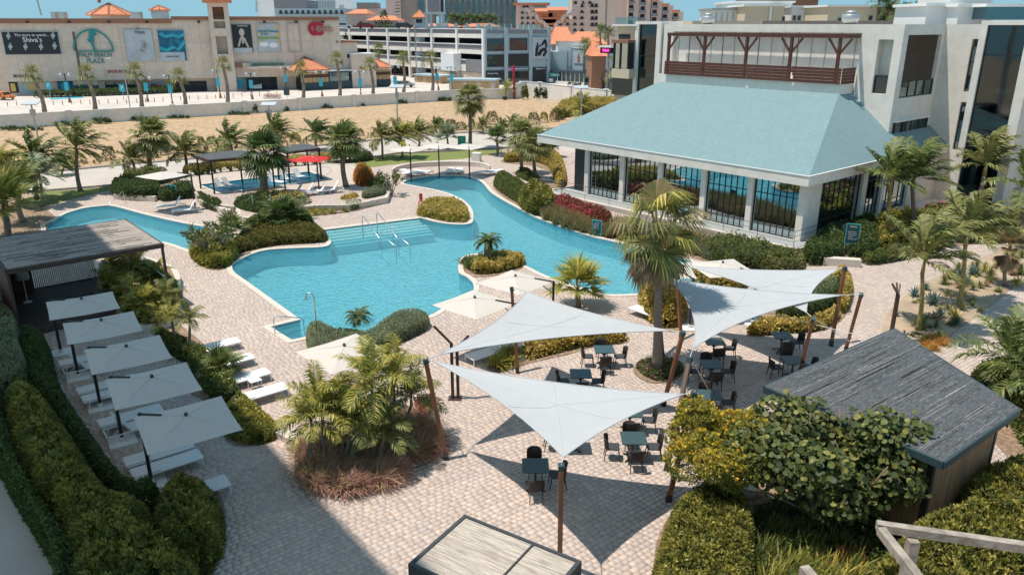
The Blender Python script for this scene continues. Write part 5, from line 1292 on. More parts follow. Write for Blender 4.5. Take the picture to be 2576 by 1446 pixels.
def palm(kind,base,top,Rf,label,pal='mid',z=0,r0=.16,r1=.11,var=0,merge=False,dead=0,rz=0,trunkm=None,group=None,shaft=0,name=None,bend=.0,cat='palm tree',sub=1.0):
    b=G(*base,z); t=upright(b,*top); h=t-b
    root=thing(name or 'palm_tree',label,cat,b,0,group); n=9; pts=[];rad=[]; bend=bend or (rnd.uniform(-.25,.25) if h.z>1.5 and not merge and kind!='fanwind' else 0)
    for i in range(n+1):
        f=i/n; p=Vector((h.x*(f**1.3)+bend*math.sin(f*math.pi),0,h.z*f)); pts.append(p); rad.append((r0*(1-f)+r1*f)*(1+.22*max(0,1-f*6)))
    mb=MB(); mb.tube(pts,rad,9); mb.build('trunk',trunkm or M['bark'],root,True)
    tp_=pts[-1]
    if shaft: mb=MB(); mb.tube([tp_-Vector((0,0,.02)),tp_+Vector((0,0,shaft*.5)),tp_+Vector((0,0,shaft))],[r1*1.15,r1*.95,r1*.4],8); mb.build('crownshaft',M['trunk_gold'],root,True); tp_=tp_+Vector((0,0,shaft*.8))
    key=(kind,var,pal)
    if merge: o=link('crown',merged(key),root,tp_); o.scale=(Rf,)*3; o.rotation_euler.z=rz
    else:
        for me in crown_set(key): o=link('frond',me,root,tp_); s=Rf*rnd.uniform(.85,1.12); o.scale=(s,s,s); o.rotation_euler.z=rz+rnd.uniform(-.15,.15)
    for i in range(dead): o=link('dead_frond',DEAD[i%10],root,tp_-Vector((0,0,.1+.05*(i//10)))); s=Rf*rnd.uniform(.8,1.0); o.scale=(s,)*3; o.rotation_euler.z=rnd.uniform(0,6)
    return root
# ---- palms round the pools
palm('fanwind',(1653,935),(1655,585),2.4,'tall palm with a thick grey trunk and brown skirt rising between the sails','straw',0,.215,.09,dead=12,trunkm=M['trunk_grey'])
palm('fansmall',(1455,772),(1452,728),1.75,'short fan palm between the second sail and the pool edge','lime',0,.14,.12,var=1)
palm('cycad',(1228,668),(1228,606),.95,'little dark umbrella-shaped palm on the yellow-planted point in the pool','dark',0,.28,.22,trunkm=M['bark'])
palm('cycad',(900,808),(901,796),.75,'small cycad palm in the hollow of the clipped hedge','dark',0,.13,.12,var=1,name='cycad',cat='cycad')
palm('fan',(667,495),(664,388),2.4,'dense dark fan palm with a stout trunk on the terrace by the red parasols','dark',TZ,.33,.26)
palm('fan',(871,470),(868,360),1.95,'fan palm right of the red parasols','mid',TZ,.22,.17,var=2)
palm('fan',(383,452),(381,348),2.35,'tall fan palm behind the planted bank left of the upper pool','olive',0,.25,.2,var=3)
palm('fan',(1182,372),(1179,252),2.3,'tall slim fan palm standing alone before the dry field','olive',0,.22,.17,var=4,dead=4)
palm('feather',(203,482),(193,380),2.9,'wind-bent coconut palm on the lawn strip at left','olive',0,.18,.13,var=1,shaft=.3)
palm('feather',(92,500),(88,400),2.7,'wind-bent coconut palm behind the leftmost bushes','mid',0,.17,.13,var=2)
palm('feather',(335,448),(330,402),2.1,'young palm with upright fronds left of the tall fan palm','olive',0,.14,.1)
palm('feather',(470,445),(465,385),2.5,'wind-bent palm just left of the cane roof over the upper pool','olive',0,.16,.12,var=1)
palm('feather',(590,410),(578,358),2.6,'wind-swept palm behind the left cane roof','mid',0,.15,.12,var=2)
palm('feather',(705,375),(695,335),2.7,'wind-swept palm behind the big terrace palm','mid',0,.15,.12)
palm('feather',(800,380),(795,338),2.5,'wind-swept palm behind the right cane roof','dark',0,.15,.12,var=1)
palm('feather',(962,400),(960,348),2.3,'wind-swept palm at the left of the row behind the three parasols','olive',0,.13,.1,var=2)
palm('feather',(1010,398),(1005,345),2.2,'wind-swept palm above the gap between left and middle parasols','lime',0,.13,.1)
palm('feather',(1052,372),(1048,338),2.3,'wind-swept palm behind the middle parasol of the curved seat','olive',0,.13,.1,var=1)
palm('fansmall',(1128,375),(1125,348),1.9,'silvery blue fan palm between the parasols and the tall slim palm','grey',0,.12,.1,var=2)
palm('fansmall',(1252,390),(1250,355),1.9,'fan palm with stiff dark fronds at the end of the lawn','dark',0,.15,.13,var=3)
palm('fan',(1314,436),(1310,345),2.0,'left one of two fan palms at the left tip of the teal roof','olive',0,.17,.14,var=1)
palm('fan',(1349,452),(1345,366),2.0,'right one of two fan palms at the left tip of the teal roof','olive',0,.17,.14,var=2)
palm('fan',(1385,395),(1382,355),1.5,'low fan palm under the tip of the teal roof','mid',0,.15,.13,var=4)
for i,(b,t,r_,lb) in enumerate((((875,352),(872,330),1.7,'small wind-swept palm in the strip before the field, left of the row'),((835,362),(832,345),1.6,'small palm between the red parasols and the lamp pole'),((1100,340),(1095,318),1.6,'small wind-swept palm against the dry field, left of the tall slim palm'),((1215,335),(1212,318),1.5,'small palm against the dry field right of the tall slim palm'),((1300,330),(1290,312),1.7,'bushy small palm in the strip before the field near the grey roof'),((1265,330),(1262,318),1.3,'low palm in the strip before the field'),((155,440),(160,425),1.2,'tiny fan palm at the roadside at left'),((1400,300),(1400,288),1.3,'tiny palm by the yellow hedge at the field corner'))):
    palm('feather' if i not in (6,7) else 'fansmall',b,t,r_,lb,'olive' if i%2 else 'mid',0,.1,.08,var=i%3)
palm('feather',(1480,305),(1460,270),2.6,'wind-bent bushy palm beside the yellow hedge left of the teal roof','lime',0,.14,.1,var=2)
# right-hand royal palms
palm('royal',(2222,612),(2238,480),3.1,'tall wind-bent palm before the right side of the pavilion','mid',0,.17,.12,var=1,shaft=.9,trunkm=M['trunk_gold'])
palm('royal',(2290,600),(2295,475),2.9,'wind-bent palm right behind the tallest one by the pavilion corner','mid',0,.16,.12,var=2,shaft=.8)
palm('royal',(2468,560),(2476,440),2.8,'wind-bent palm in front of the glass stair tower','olive',0,.17,.13,var=3,shaft=.8)
palm('royal',(2575,610),(2588,500),2.8,'palm cut by the right edge of the picture beside the tower','mid',0,.17,.13,var=4,shaft=.8)
palm('royal',(2308,832),(2320,690),2.6,'golden palm with few fronds in the cactus bed just above the hut roof','olive',0,.11,.08,var=1,shaft=.8,trunkm=M['trunk_gold'])
palm('royal',(2412,768),(2428,620),2.7,'taller golden palm in the middle of the cactus bed','olive',0,.13,.09,var=3,shaft=.8,trunkm=M['trunk_gold'])
palm('fansmall',(2528,720),(2540,625),1.3,'dried brown palm at the far end of the cactus bed','straw',0,.1,.08,var=2,dead=8)
palm('clump',(2560,1000),(2540,900),2.3,'palm with spiky fronds at the right edge beyond the hut roof','mid',0,.13,.1,var=5)
palm('clump',(2620,1060),(2600,960),2.0,'half-seen palm at the right edge behind the hut','mid',0,.13,.1,var=6)
# foreground clump
CL=[((823,1165),(812,1044),1.35,'lime',0),((858,1175),(868,1056),1.3,'lime',1),((885,1180),(895,1079),1.25,'olive',2),((915,1160),(935,979),1.3,'lime',3),((965,1120),(990,969),1.35,'lime',4),((1010,1105),(1035,1019),1.25,'olive',5),((800,1190),(785,1079),1.2,'lime',6),((950,1175),(965,1104),1.2,'olive',7)]
WH=['farthest left','tall left-centre','middle','rear centre, tallest','rear right, tall','rightmost','low front-left','low front-right']
for (b,t,r_,pal,v),w in zip(CL,WH): palm('clump',b,t,r_*1.12,'small palm in the clump before the sails, '+w+' stem',pal,0,.07,.05,var=v,shaft=.35,group='clump of small palms before the sails',rz=v*.8)
# planter palms
palm('clump',(300,735),(296,692),1.3,'yellow-green palm in the planter under the pavilion roof edge','lime',.3,.06,.05,var=1,shaft=.2)
palm('clump',(345,715),(340,675),1.3,'yellow palm with bright fronds in the pavilion planter','yellow',.3,.06,.05,var=2,shaft=.2)
for i,(x,y,tx,ty,pal_,w) in enumerate(((285,760,280,715,'lime','left'),(330,770,328,735,'yellow','near-left'),(395,720,395,690,'lime','rear'),(420,780,418,745,'olive','right'),(355,800,352,775,'lime','front'),(310,690,312,662,'yellow','far left'))): palm('clump',(x,y),(tx,ty),1.05,'bushy bright palm in the pavilion planter, '+w+' one',pal_,.3,.05,.04,var=i,shaft=.1,rz=i*1.1)
palm('clump',(445,880),(433,812),1.0,'left one of two small palms where the planted strip begins','lime',0,.07,.05,var=3,shaft=.2)
palm('clump',(478,885),(478,812),1.0,'right one of two small palms where the planted strip begins','olive',0,.07,.05,var=4,shaft=.2)
palm('fansmall',(560,960),(558,930),1.05,'small fan palm in the planted strip beside the sunlit loungers','mid',0,.1,.08,var=4)
palm('fansmall',(370,790),(368,765),1.0,'low fan palm in the pavilion planter near the first parasol','lime',.3,.08,.07,var=5)
# left group
palm('fansmall',(20,600),(10,525),2.6,'large yellow-green fan palm at the left edge beyond the pavilion roof','lime',0,.22,.18,var=3)
palm('fansmall',(60,560),(50,480),2.3,'fan palm behind the large one at the left edge','olive',0,.2,.16,var=4)
palm('feather',(108,520),(98,440),2.0,'slim curved palm on the lawn left of the pool tip','grey',0,.12,.09,var=3)
palm('feather',(15,520),(0,425),2.4,'palm at the left edge before the road','lime',0,.16,.12,var=0)
palm('fansmall',(720,575),(715,548),1.9,'spreading silver-green fan palm in the bed left of the pool steps','dark',0,.15,.14,var=5)
palm('fansmall',(585,610),(583,590),1.5,'low fan palm behind the frangipani','mid',0,.12,.1,var=6)
# street palms on the parking lot
STREETP=[((113,286),(80,192)),((240,277),(215,188)),((357,273),(338,183)),((467,268),(448,196)),((573,262),(560,165)),((763,250),(755,175)),((855,245),(845,152)),((938,241),(929,166)),((1015,236),(1013,150)),((1088,232),(1082,148))]
WD=['first from the left, leaning over the parking lot','second from the left, in front of the round palm emblem','third from the left, before the store entrance','fourth from the left','fifth from the left, beside the square tower base','sixth from the left, at the kiosk corner','seventh from the left, in front of the kiosk windows','eighth from the left, at the right end of the kiosk','ninth from the left, between kiosk and brown hut','tenth from the left, at the brown hut']
for i,((b,t),w) in enumerate(zip(STREETP,WD)): palm('fan',b,t,2.3,'wind-torn street palm '+w,'olive',0,.34,.24,var=i%3,merge=True,group='street palms along the white wall',rz=0,bend=.3)
# ================================================================ shrubs, hedges, beds
B=bush
HB='planting'
# clipped hedge by the pool, made of a left knob and a long right arm
B('clipped_hedge','clipped grey-green hedge curling round the small cycad at the pool edge','hedge',[(772,852),(785,838),(812,837),(838,850),(870,862),(905,864),(935,855),(960,836),(997,811),(1040,803),(1074,812),(1080,826),(1048,846),(988,873),(940,894),(880,906),(805,902),(776,882)],.62,'grey',.055,460,.2,.05,1.5,3,clump=2.5,spread=1.0,side=1.3)
B('ground_cover','low green plants in the hollow of the clipped hedge','shrub',[(840,846),(870,840),(910,846),(935,850),(905,862),(870,860)],.3,'mid',.10,90)
# foreground hedges at lower left
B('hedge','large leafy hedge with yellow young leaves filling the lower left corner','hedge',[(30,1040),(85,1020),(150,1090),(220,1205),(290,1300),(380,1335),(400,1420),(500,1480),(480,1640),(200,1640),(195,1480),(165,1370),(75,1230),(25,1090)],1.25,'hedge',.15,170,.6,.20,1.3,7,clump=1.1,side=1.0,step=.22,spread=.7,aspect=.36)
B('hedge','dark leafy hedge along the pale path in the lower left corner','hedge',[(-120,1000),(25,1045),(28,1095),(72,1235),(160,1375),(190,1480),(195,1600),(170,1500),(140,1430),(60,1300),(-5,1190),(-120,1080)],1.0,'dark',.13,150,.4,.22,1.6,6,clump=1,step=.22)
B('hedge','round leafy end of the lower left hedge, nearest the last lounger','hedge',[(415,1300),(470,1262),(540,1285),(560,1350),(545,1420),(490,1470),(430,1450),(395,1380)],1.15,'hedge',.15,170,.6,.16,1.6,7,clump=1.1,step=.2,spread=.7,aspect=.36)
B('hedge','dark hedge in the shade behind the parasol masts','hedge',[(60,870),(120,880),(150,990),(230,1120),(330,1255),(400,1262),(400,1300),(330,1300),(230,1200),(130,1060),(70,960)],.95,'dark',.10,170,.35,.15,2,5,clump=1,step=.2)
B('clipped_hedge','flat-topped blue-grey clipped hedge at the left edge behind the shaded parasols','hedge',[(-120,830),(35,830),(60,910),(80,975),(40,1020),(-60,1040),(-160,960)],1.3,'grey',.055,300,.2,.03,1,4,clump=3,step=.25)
B('shrub','yellow-tipped shrub at the left edge below the cane pavilion','shrub',[(-40,800),(10,790),(22,830),(-10,860),(-60,850)],1.7,'lime',.12,80)
# strip by the sunlit loungers
B('shrub','low yellow-green bush at the lower tip of the planted strip','shrub',[(570,1040),(610,1010),(650,1040),(695,1080),(700,1100),(650,1118),(590,1110),(560,1080)],.5,'lime',.08,230,.35,clump=1)
B('shrub','mixed green shrubs in the strip between shaded and sunlit loungers','shrub',[(490,905),(520,905),(560,935),(600,1000),(570,1030),(530,1000),(500,960),(480,930)],.75,'mid',.12,120,flowers=None)
B('shrub','green shrubs at the upper end of the planted strip below the small palms','shrub',[(400,850),(440,862),(480,882),(500,910),(470,915),(430,890),(395,868)],.6,'mid',.12,110)
# pavilion planter
B('shrub','yellow-green croton mass in the planter beside the cane pavilion','shrub',[(262,672),(330,665),(400,690),(440,720),(446,780),(410,815),(350,815),(305,780),(265,730)],.4,'lime',.2,45,.4,.4,3,6,z=.3,spread=.8,aspect=.2,clump=1)
kerbp=BEDS['planter']; coping(offset(kerbp,-.15),.25,.8,0,.38)
tufts('croton','tall red-green croton by the glass screen of the pavilion','shrub',[(385,745),(400,735),(420,750),(405,765)],7,1.0,'pinkgrass',14,.05,.3,kind=None,droop=.2)
# bed left of the pool steps
B('shrub','yellow-green dense bush at the lower left end of the bed beside the pool','shrub',[(480,645),(505,668),(545,678),(580,668),(600,640),(580,612),(530,605),(490,622)],.75,'lime',.10,150,.5,clump=1)
B('shrub','low green and yellow mounds filling the bed along the curved pool edge','shrub',[(590,640),(640,628),(700,618),(760,614),(815,610),(822,598),(790,580),(740,575),(680,580),(620,600),(590,615)],.6,[(.07,.08,.02),(.13,.13,.03),(.20,.18,.04),(.28,.23,.05)],.09,140,.5,.2,2.5,clump=1)
B('shrub','dark tall shrubs at the back of the bed left of the pool steps','shrub',[(610,592),(650,565),(700,552),(760,555),(790,572),(740,582),(680,582)],.95,'mid',.12,80,.6,.25)
def frangipani(label,base,hgt,rad,n=46,z=0,leafL=.34,pal='mid',flowers=True,name='frangipani_tree'):
    b=G(*base,z); t=thing(name,label,'tree',b); rr=np.random.RandomState(int(b.x*100)%9999+7); mb=MB(); tips=[]
    for i in range(7):
        a=i*.9+rr.rand(); p0=Vector((0,0,.05)); p1=Vector((math.cos(a)*rad*.35,math.sin(a)*rad*.35,hgt*.45)); mb.tube([p0,p1*.5+Vector((0,0,.05)),p1],[.06,.045,.035],5)
        for j in range(n//7):
            a2=a+rr.uniform(-.9,.9); q=Vector((math.cos(a2)*rad*rr.uniform(.3,1),math.sin(a2)*rad*rr.uniform(.3,1),hgt*rr.uniform(.65,1.0))); mb.tube([p1,p1.lerp(q,.6)+Vector((0,0,-.05)),q],[.03,.025,.02],4); tips.append(q)
    mb.build('limb',M['greywood'],t,True); P=np.array([tuple(q) for q in tips]); V,F,C=sprigs(P,np.tile([0,0,.6],(len(P),1)),leafL,11,GREENS[pal],rr.rand(len(P)),1.0,.28,3); link('crown',fast_mesh('crown',V,F,M['leaf'],C),t)
    if flowers: V,F,C=sprigs(P[::2]+[0,0,.12],np.tile([0,0,1.],(len(P[::2]),1)),.12,7,[(.75,.68,.45),(.8,.75,.6)],rr.rand(len(P[::2])),.9,.8,4); link('flowers',fast_mesh('flowers',V,F,M['leaf'],C),t)['kind']='stuff'
    return t
frangipani('open frangipani tree with pale flowers over the right end of the left pool arm',(540,650),1.9,1.7,56)
frangipani('small white-flowering frangipani by the planted bank below the terrace palm',(735,545),1.3,1.5,42,.2,.26)
frangipani('small open frangipani beside the rails left of the far pool end',(985,492),1.8,1.1,30)
# planted bank between steps and terrace
B('shrub','dark clipped bank right of the terrace steps','shrub',[(592,528),(640,515),(690,522),(690,545),(650,552),(600,540)],1.0,'dark',.10,90,.5,.1,z=0)
B('shrub','yellow-flowering low shrubs at the foot of the terrace palm','shrub',[(640,512),(700,505),(770,512),(760,530),(690,530)],.9,'yellow',.10,80,.5,z=.1)
tufts('grass_strip','strappy yellow-green plants in the strip below the terrace','plants',[(770,522),(870,512),(970,502),(970,510),(880,532),(780,545)],130,.5,'lime',26,.02)
B('clipped_hedge','long clipped grey-green block hedge at the end of the strip below the terrace','hedge',[(912,505),(940,496),(968,493),(972,503),(940,512),(915,515)],.95,'grey',.06,120,.25,.03,z=0)
B('clipped_hedge','low clipped grey-green cushion hedge left of the long block','hedge',[(868,522),(905,516),(912,524),(880,532)],.55,'grey',.06,120,.25,.03)
B('shrub','yellow bush left of the clipped cushion hedge','shrub',[(855,512),(895,502),(905,510),(870,520)],.6,'yellow',.09,90)
# bank left of upper pool
B('shrub','dark green trailing plants over the wall of the left bank below the parasol','shrub',[(285,492),(340,498),(395,496),(400,475),(340,465),(290,470)],.8,'dark',.10,90,.4,.2,z=.25)
B('shrub','dark trailing plants behind the two parasol loungers','shrub',[(402,495),(450,482),(480,478),(490,495),(450,500),(410,505)],.8,'dark',.10,90,.4,.2,z=.1)
B('shrub','yellow-green mound behind the white parasol at the left','shrub',[(310,462),(340,455),(400,450),(430,455),(400,466),(330,470)],1.1,'olive',.11,60,.5,.2,z=.25)
B('shrub','small shrub bank beside the terrace steps on the left','shrub',[(500,500),(540,512),(560,520),(550,535),(510,520)],.65,'dark',.10,80,.4,.2)
pxbox('retaining_wall','cream retaining wall below the left planted bank','low wall',(287,502),(390,508),0,.42,.3,M['coping'])
pxbox('retaining_wall','short cream retaining wall beside the terrace steps','low wall',(500,515),(560,540),0,.42,.25,M['coping'])
# yellow hedge behind the upper pool
B('hedge','long yellow hedge along the back of the upper pool','hedge',[(468,446),(530,438),(640,428),(740,420),(826,412),(826,404),(740,410),(640,418),(530,428),(468,436)],.8,'yellow',.10,90,.35,.15,z=.4)
B('hedge','dark green hedge behind the right end of the upper pool','hedge',[(830,412),(900,410),(940,402),(900,398),(830,404)],.9,'dark',.10,60,.4)
B('shrub','bright orange feathery bush right of the upper pool','shrub',[(890,462),(918,458),(942,463),(938,478),(905,482)],1.6,'orange',.11,120,.8,.2,k=6)
B('shrub','dark shrub behind the small frangipani beside the orange bush','shrub',[(925,478),(960,470),(985,485),(960,498),(935,492)],1.0,'dark',.10,90,.5)
B('shrub','yellow-flowering border curving round the two fan palms at the roof tip','shrub',[(1268,406),(1300,396),(1340,391),(1398,398),(1418,420),(1422,466),(1400,470),(1392,445),(1375,418),(1330,406),(1285,410)],.8,'yellow',.10,110,.4,.3,3)
B('shrub','low green plants at the foot of the two fan palms','shrub',[(1300,438),(1325,432),(1345,445),(1360,456),(1335,460),(1305,446)],.4,'mid',.10,80,.3)
# peninsula and isle
B('shrub','yellow croton mound covering the round planted point in the pool','shrub',[(1056,543),(1105,553),(1150,558),(1174,553),(1178,545),(1172,527),(1150,516),(1115,511),(1078,515),(1056,528)],.55,'yellow',.11,120,.5,.2,3,clump=.8)
tufts('strappy_plants','strappy green leaves round the rim of the planted point','plants',[(1056,543),(1105,554),(1150,560),(1174,555),(1176,540),(1150,545),(1100,540),(1060,530)],90,.5,'lime',22,.025)
B('shrub','yellow croton hedge in front of the little umbrella palm','shrub',[(1195,690),(1250,688),(1310,672),(1316,658),(1270,655),(1215,665),(1190,676)],.6,'yellow',.10,170,.35,.12,3,clump=.7)
tufts('strappy_plants','dark strappy plants behind the croton hedge of the little palm','plants',[(1165,665),(1200,650),(1250,645),(1290,650),(1250,662),(1185,680)],50,.6,'mid',24,.03)
# right bank of the pool
B('hedge','feathery green hedge along the right bank of the upper pool','hedge',[(1242,468),(1268,455),(1300,470),(1335,495),(1375,520),(1380,545),(1340,528),(1290,505)],.95,'mid',.13,90,.5,.2,2,5)
B('shrub','big round leafy bush at the end of the feathery hedge','shrub',[(1305,510),(1340,492),(1385,505),(1395,532),(1360,545),(1325,535)],1.3,'hedge',.16,70,.8,.12)
B('bougainvillea','pink and red bougainvillea before the pavilion walkway','shrub',[(1385,520),(1425,520),(1480,540),(1535,560),(1530,570),(1470,560),(1400,538)],.85,'red',.11,110,.4,.25,3,flowers=([(.65,.08,.15),(.7,.18,.2)],.25,.12))
tufts('reeds','tall straw-coloured reeds on the right bank by the rules board','reeds',[(1370,535),(1420,548),(1480,572),(1540,592),(1530,600),(1430,578),(1365,552)],230,.95,'straw',26,.018,spread=.3,droop=.25)
tufts('reeds','dry reed mass behind the tall palm before the pavilion','reeds',[(1540,575),(1650,590),(1760,615),(1840,640),(1800,655),(1700,632),(1560,605)],330,1.15,'straw',26,.018,spread=.35,droop=.35)
B('shrub','loose dark green shrub between reeds and the pavilion corner','shrub',[(1760,640),(1850,625),(1960,655),(2010,668),(1940,680),(1820,672)],1.0,'mid',.10,80,.6,.35,3)
B('shrub','scrubby green mound behind the rear sail near the corner of the plinth','shrub',[(1900,672),(1960,660),(2020,665),(2010,685),(1940,690)],.8,'olive',.10,80,.5,.3)
# right-hand beds
B('shrub','dark leafy shrubs below the right side windows','shrub',[(2020,645),(2060,610),(2110,590),(2120,640),(2100,662),(2040,668)],1.0,'dark',.12,90,.5,.2)
B('shrub','dense dark shrubs behind the tall teal board','shrub',[(2130,585),(2200,575),(2210,640),(2150,655),(2125,630)],1.0,'dark',.12,80,.5,.2)
B('shrub','yellow-green shrubs under the tall right palms','shrub',[(2200,575),(2300,570),(2380,575),(2400,600),(2310,625),(2210,640)],1.2,'lime',.14,60,.6,.3,2,flowers=([(.6,.12,.3)],.03,.12))
B('bougainvillea','shrub with magenta flowers at the foot of the stair tower','shrub',[(2310,560),(2400,548),(2480,552),(2470,575),(2380,585)],1.3,'mid',.13,60,.6,.3,2,flowers=([(.62,.08,.30),(.55,.1,.28)],.16,.15))
B('shrub','green shrubs along the path at the right edge beyond the tower','shrub',[(2470,585),(2560,560),(2640,570),(2600,600),(2500,612),(2420,612)],1.1,'olive',.13,60,.6,.3,2)
B('hedge','low shrubs lining the bench beside the tall teal board','hedge',[(2170,655),(2290,630),(2310,645),(2200,668)],.6,'mid',.12,80,.3)
# beds among the sails
B('shrub','round glossy bush with pale leaves left of the tall palm trunk','shrub',[(1612,748),(1650,735),(1695,745),(1720,775),(1712,815),(1670,825),(1625,800)],1.15,'yellow',.14,120,.7,.12,2,clump=.9)
B('shrub','variegated yellow-green border under the second sail','shrub',[(1330,905),(1400,888),(1480,872),(1560,862),(1560,850),(1450,856),(1350,872),(1320,885)],.5,'yellow',.13,120,.3,.2,3,clump=.8)
tufts('spiky_plant','strappy grass clump beside the timber post under the second sail','plants',[(1235,925),(1250,900),(1290,890),(1310,900),(1280,925)],16,.75,'lime',60,.018,kind=None)
B('hedge','dark clipped hedge of the round bed behind the palm-shadowed sail','hedge',[(1950,800),(2000,770),(2060,742),(2105,728),(2118,750),(2095,780),(2050,800),(1990,818)],.8,'dark',.09,130,.35,.06,1.5)
B('clipped_hedge','flat grey-green clipped hedge seen between sail tip and posts','hedge',[(2020,765),(2075,735),(2105,742),(2095,765),(2050,782)],.95,'grey',.05,200,.25,.03)
B('shrub','pale yellow border in front of the dark round-bed hedge','shrub',[(1885,835),(1950,815),(2010,822),(2060,810),(2100,790),(2105,805),(2060,832),(1990,838),(1900,845)],.45,'yellow',.13,130,.25,.2,3,clump=.8)
B('shrub','bronze and yellow shrubs at the right rim of the round bed','shrub',[(2055,740),(2110,695),(2138,715),(2138,760),(2118,790),(2105,760),(2100,725)],.7,'yellow',.11,120,.4,.2)
B('shrub','yellow-flecked bushes behind the rear sail left corner','shrub',[(1735,700),(1800,690),(1870,712),(1860,735),(1780,722)],.7,'yellow',.11,90,.4,.2)
B('flower_ring','low ring of pink-flowering plants round the thick palm trunk','shrub',[(1600,925),(1628,914),(1690,912),(1716,928),(1698,950),(1642,958)],.28,'mid',.07,200,.25,.2,3,flowers=([(.62,.30,.42),(.5,.2,.35)],.22,.06))
# fountain grass around the palm clump
tufts('fountain_grass','reddish fountain grass skirting the clump of small palms','grass',[(748,1150),(800,1115),(870,1120),(960,1150),(1005,1160),(1000,1205),(930,1235),(830,1243),(760,1210)],260,.8,'pinkgrass',60,.013)
tufts('fountain_grass','purple fountain grass behind and right of the palm clump','grass',[(985,1075),(1040,1070),(1095,1110),(1085,1145),(1040,1165),(1000,1150)],140,.9,'pinkgrass',60,.013)
tufts('cordyline','red spiky cordyline right of the palm clump','shrub',[(1050,1040),(1085,1020),(1100,1040),(1075,1060)],5,.8,'red',26,.03,kind=None,droop=.3)
B('shrub','dark green leaves at the foot of the palm clump stems','shrub',[(800,1120),(900,1105),(990,1095),(1010,1130),(960,1160),(860,1165)],.5,'dark',.13,70,.4)
# cactus bed
def rosette(name,n,L,w,pal,el0,el1,seed,curl=.0):
    rr=np.random.RandomState(seed); V=[];F=[];C=[]; pal=np.array(GREENS[pal])
    for i in range(n):
        a=i*2.399; e=R(el0+(el1-el0)*i/n); d=np.array([math.cos(a)*math.cos(e),math.sin(a)*math.cos(e),math.sin(e)]); s=np.array([-math.sin(a),math.cos(a),0])*w; l=L*rr.uniform(.8,1.1); m=d*l*.5+[0,0,.01]; t=m+(d+np.array([0,0,-curl]))*l*.5; b=len(V); V+=[s*.5,-s*.5,m-s,m+s,t]; c=pal[rr.randint(len(pal))]*rr.uniform(.85,1.2); F.append((b,b+1,b+2,b+3)); C.append(c); F.append((b+3,b+2,b+4,b+4)); C.append(c)
    return frond_mesh(name,np.array(V)+[0,0,.03],F,np.array(C))
RO={'agave':rosette('agave',26,.6,.055,'blue',80,12,1),'yucca':rosette('yucca',90,.62,.016,'mid',88,-5,2),'striped':rosette('agave',30,.6,.035,'yellow',82,5,3,.3),'aloe':rosette('aloe',20,.35,.03,'olive',75,10,4),'small':rosette('succulent',16,.22,.03,'grey',70,10,5),'red':rosette('bromeliad',22,.35,.04,'pinkgrass',75,8,6)}
LB={'agave':'blue-grey agave rosette in the cactus bed','yucca':'spiky dark yucca ball in the cactus bed','striped':'yellow-striped agave in the cactus bed','aloe':'small green aloe in the cactus bed','small':'tiny grey succulent in the cactus bed','red':'reddish bromeliad in the cactus bed'}
GRP={'agave':'blue agaves','yucca':'spiky yuccas','striped':'striped agaves','aloe':'small aloes','small':'tiny succulents','red':'reddish bromeliads'}
def ros(kind,x,y,s=1,label=None,z=.02):
    p=G(x,y,z); o=link({'agave':'agave','yucca':'yucca','striped':'agave','aloe':'aloe','small':'succulent','red':'bromeliad'}[kind],RO[kind],None,p,rnd.uniform(0,6)); o.scale=(s,s,s); tag(o,label or LB[kind],'plant',None if label else GRP[kind]+' of the cactus bed')
for k,x,y,s in (('yucca',2315,822,1.15),('yucca',2360,860,1.0),('agave',2345,765,1.2),('agave',2300,745,.9),('striped',2400,800,1.1),('striped',2420,745,1.0),('yucca',2490,700,1.1),('yucca',2545,655,1.1),('agave',2415,700,1.0),('agave',2445,690,1.0),('aloe',2445,770,1),('aloe',2465,785,.9),('yucca',2375,715,.8),('striped',2385,745,.8),('yucca',2420,720,.8),('red',2480,720,1),('red',2375,700,.8),('yucca',2565,690,1.2),('striped',2560,720,1.1)): ros(k,x,y,s)
cb_=BEDS['cactus']; rr=np.random.RandomState(5); X=rr.uniform(min(p.x for p in cb_),max(p.x for p in cb_),560); Y=rr.uniform(min(p.y for p in cb_),max(p.y for p in cb_),560); m=inside(cb_,X,Y)&(edge_dist(cb_,X,Y)>.25); 
CV_=[]
for i,(x,y) in enumerate(zip(X[m],Y[m])):
    k=('aloe','yucca','striped','red','yucca','aloe','agave')[rr.randint(7)]
    if i%3==0: CV_.append((x,y)); continue
    o=link('succulent' if k=='small' else {'aloe':'aloe','red':'bromeliad','yucca':'yucca','agave':'agave','striped':'agave'}[k],RO[k],None,(x,y,.03),rr.rand()*6); s=rr.uniform(.6,1.1)*(.85 if k in('yucca','agave','striped') else 1.3); o.scale=(s,)*3; tag(o,LB[k],'plant',GRP[k]+' of the cactus bed')
tufts('ground_cover','low creeping succulents between the agaves of the cactus bed','plants',None,0,.28,'olive',34,.02,pts=CV_+[(a_+.3,b_+.2) for a_,b_ in CV_],spread=.8)
tufts('orange_grass','orange-brown grass tuft just above the hut roof','grass',[(2320,862),(2350,850),(2385,862),(2370,882),(2330,885)],40,.45,'orange',40,.012)
B('shrub','green shrub at the right edge just beyond the hut roof','shrub',[(2430,990),(2500,960),(2600,960),(2700,1050),(2680,1180),(2590,1150),(2530,1050)],1.3,'mid',.13,90,.7,.2)
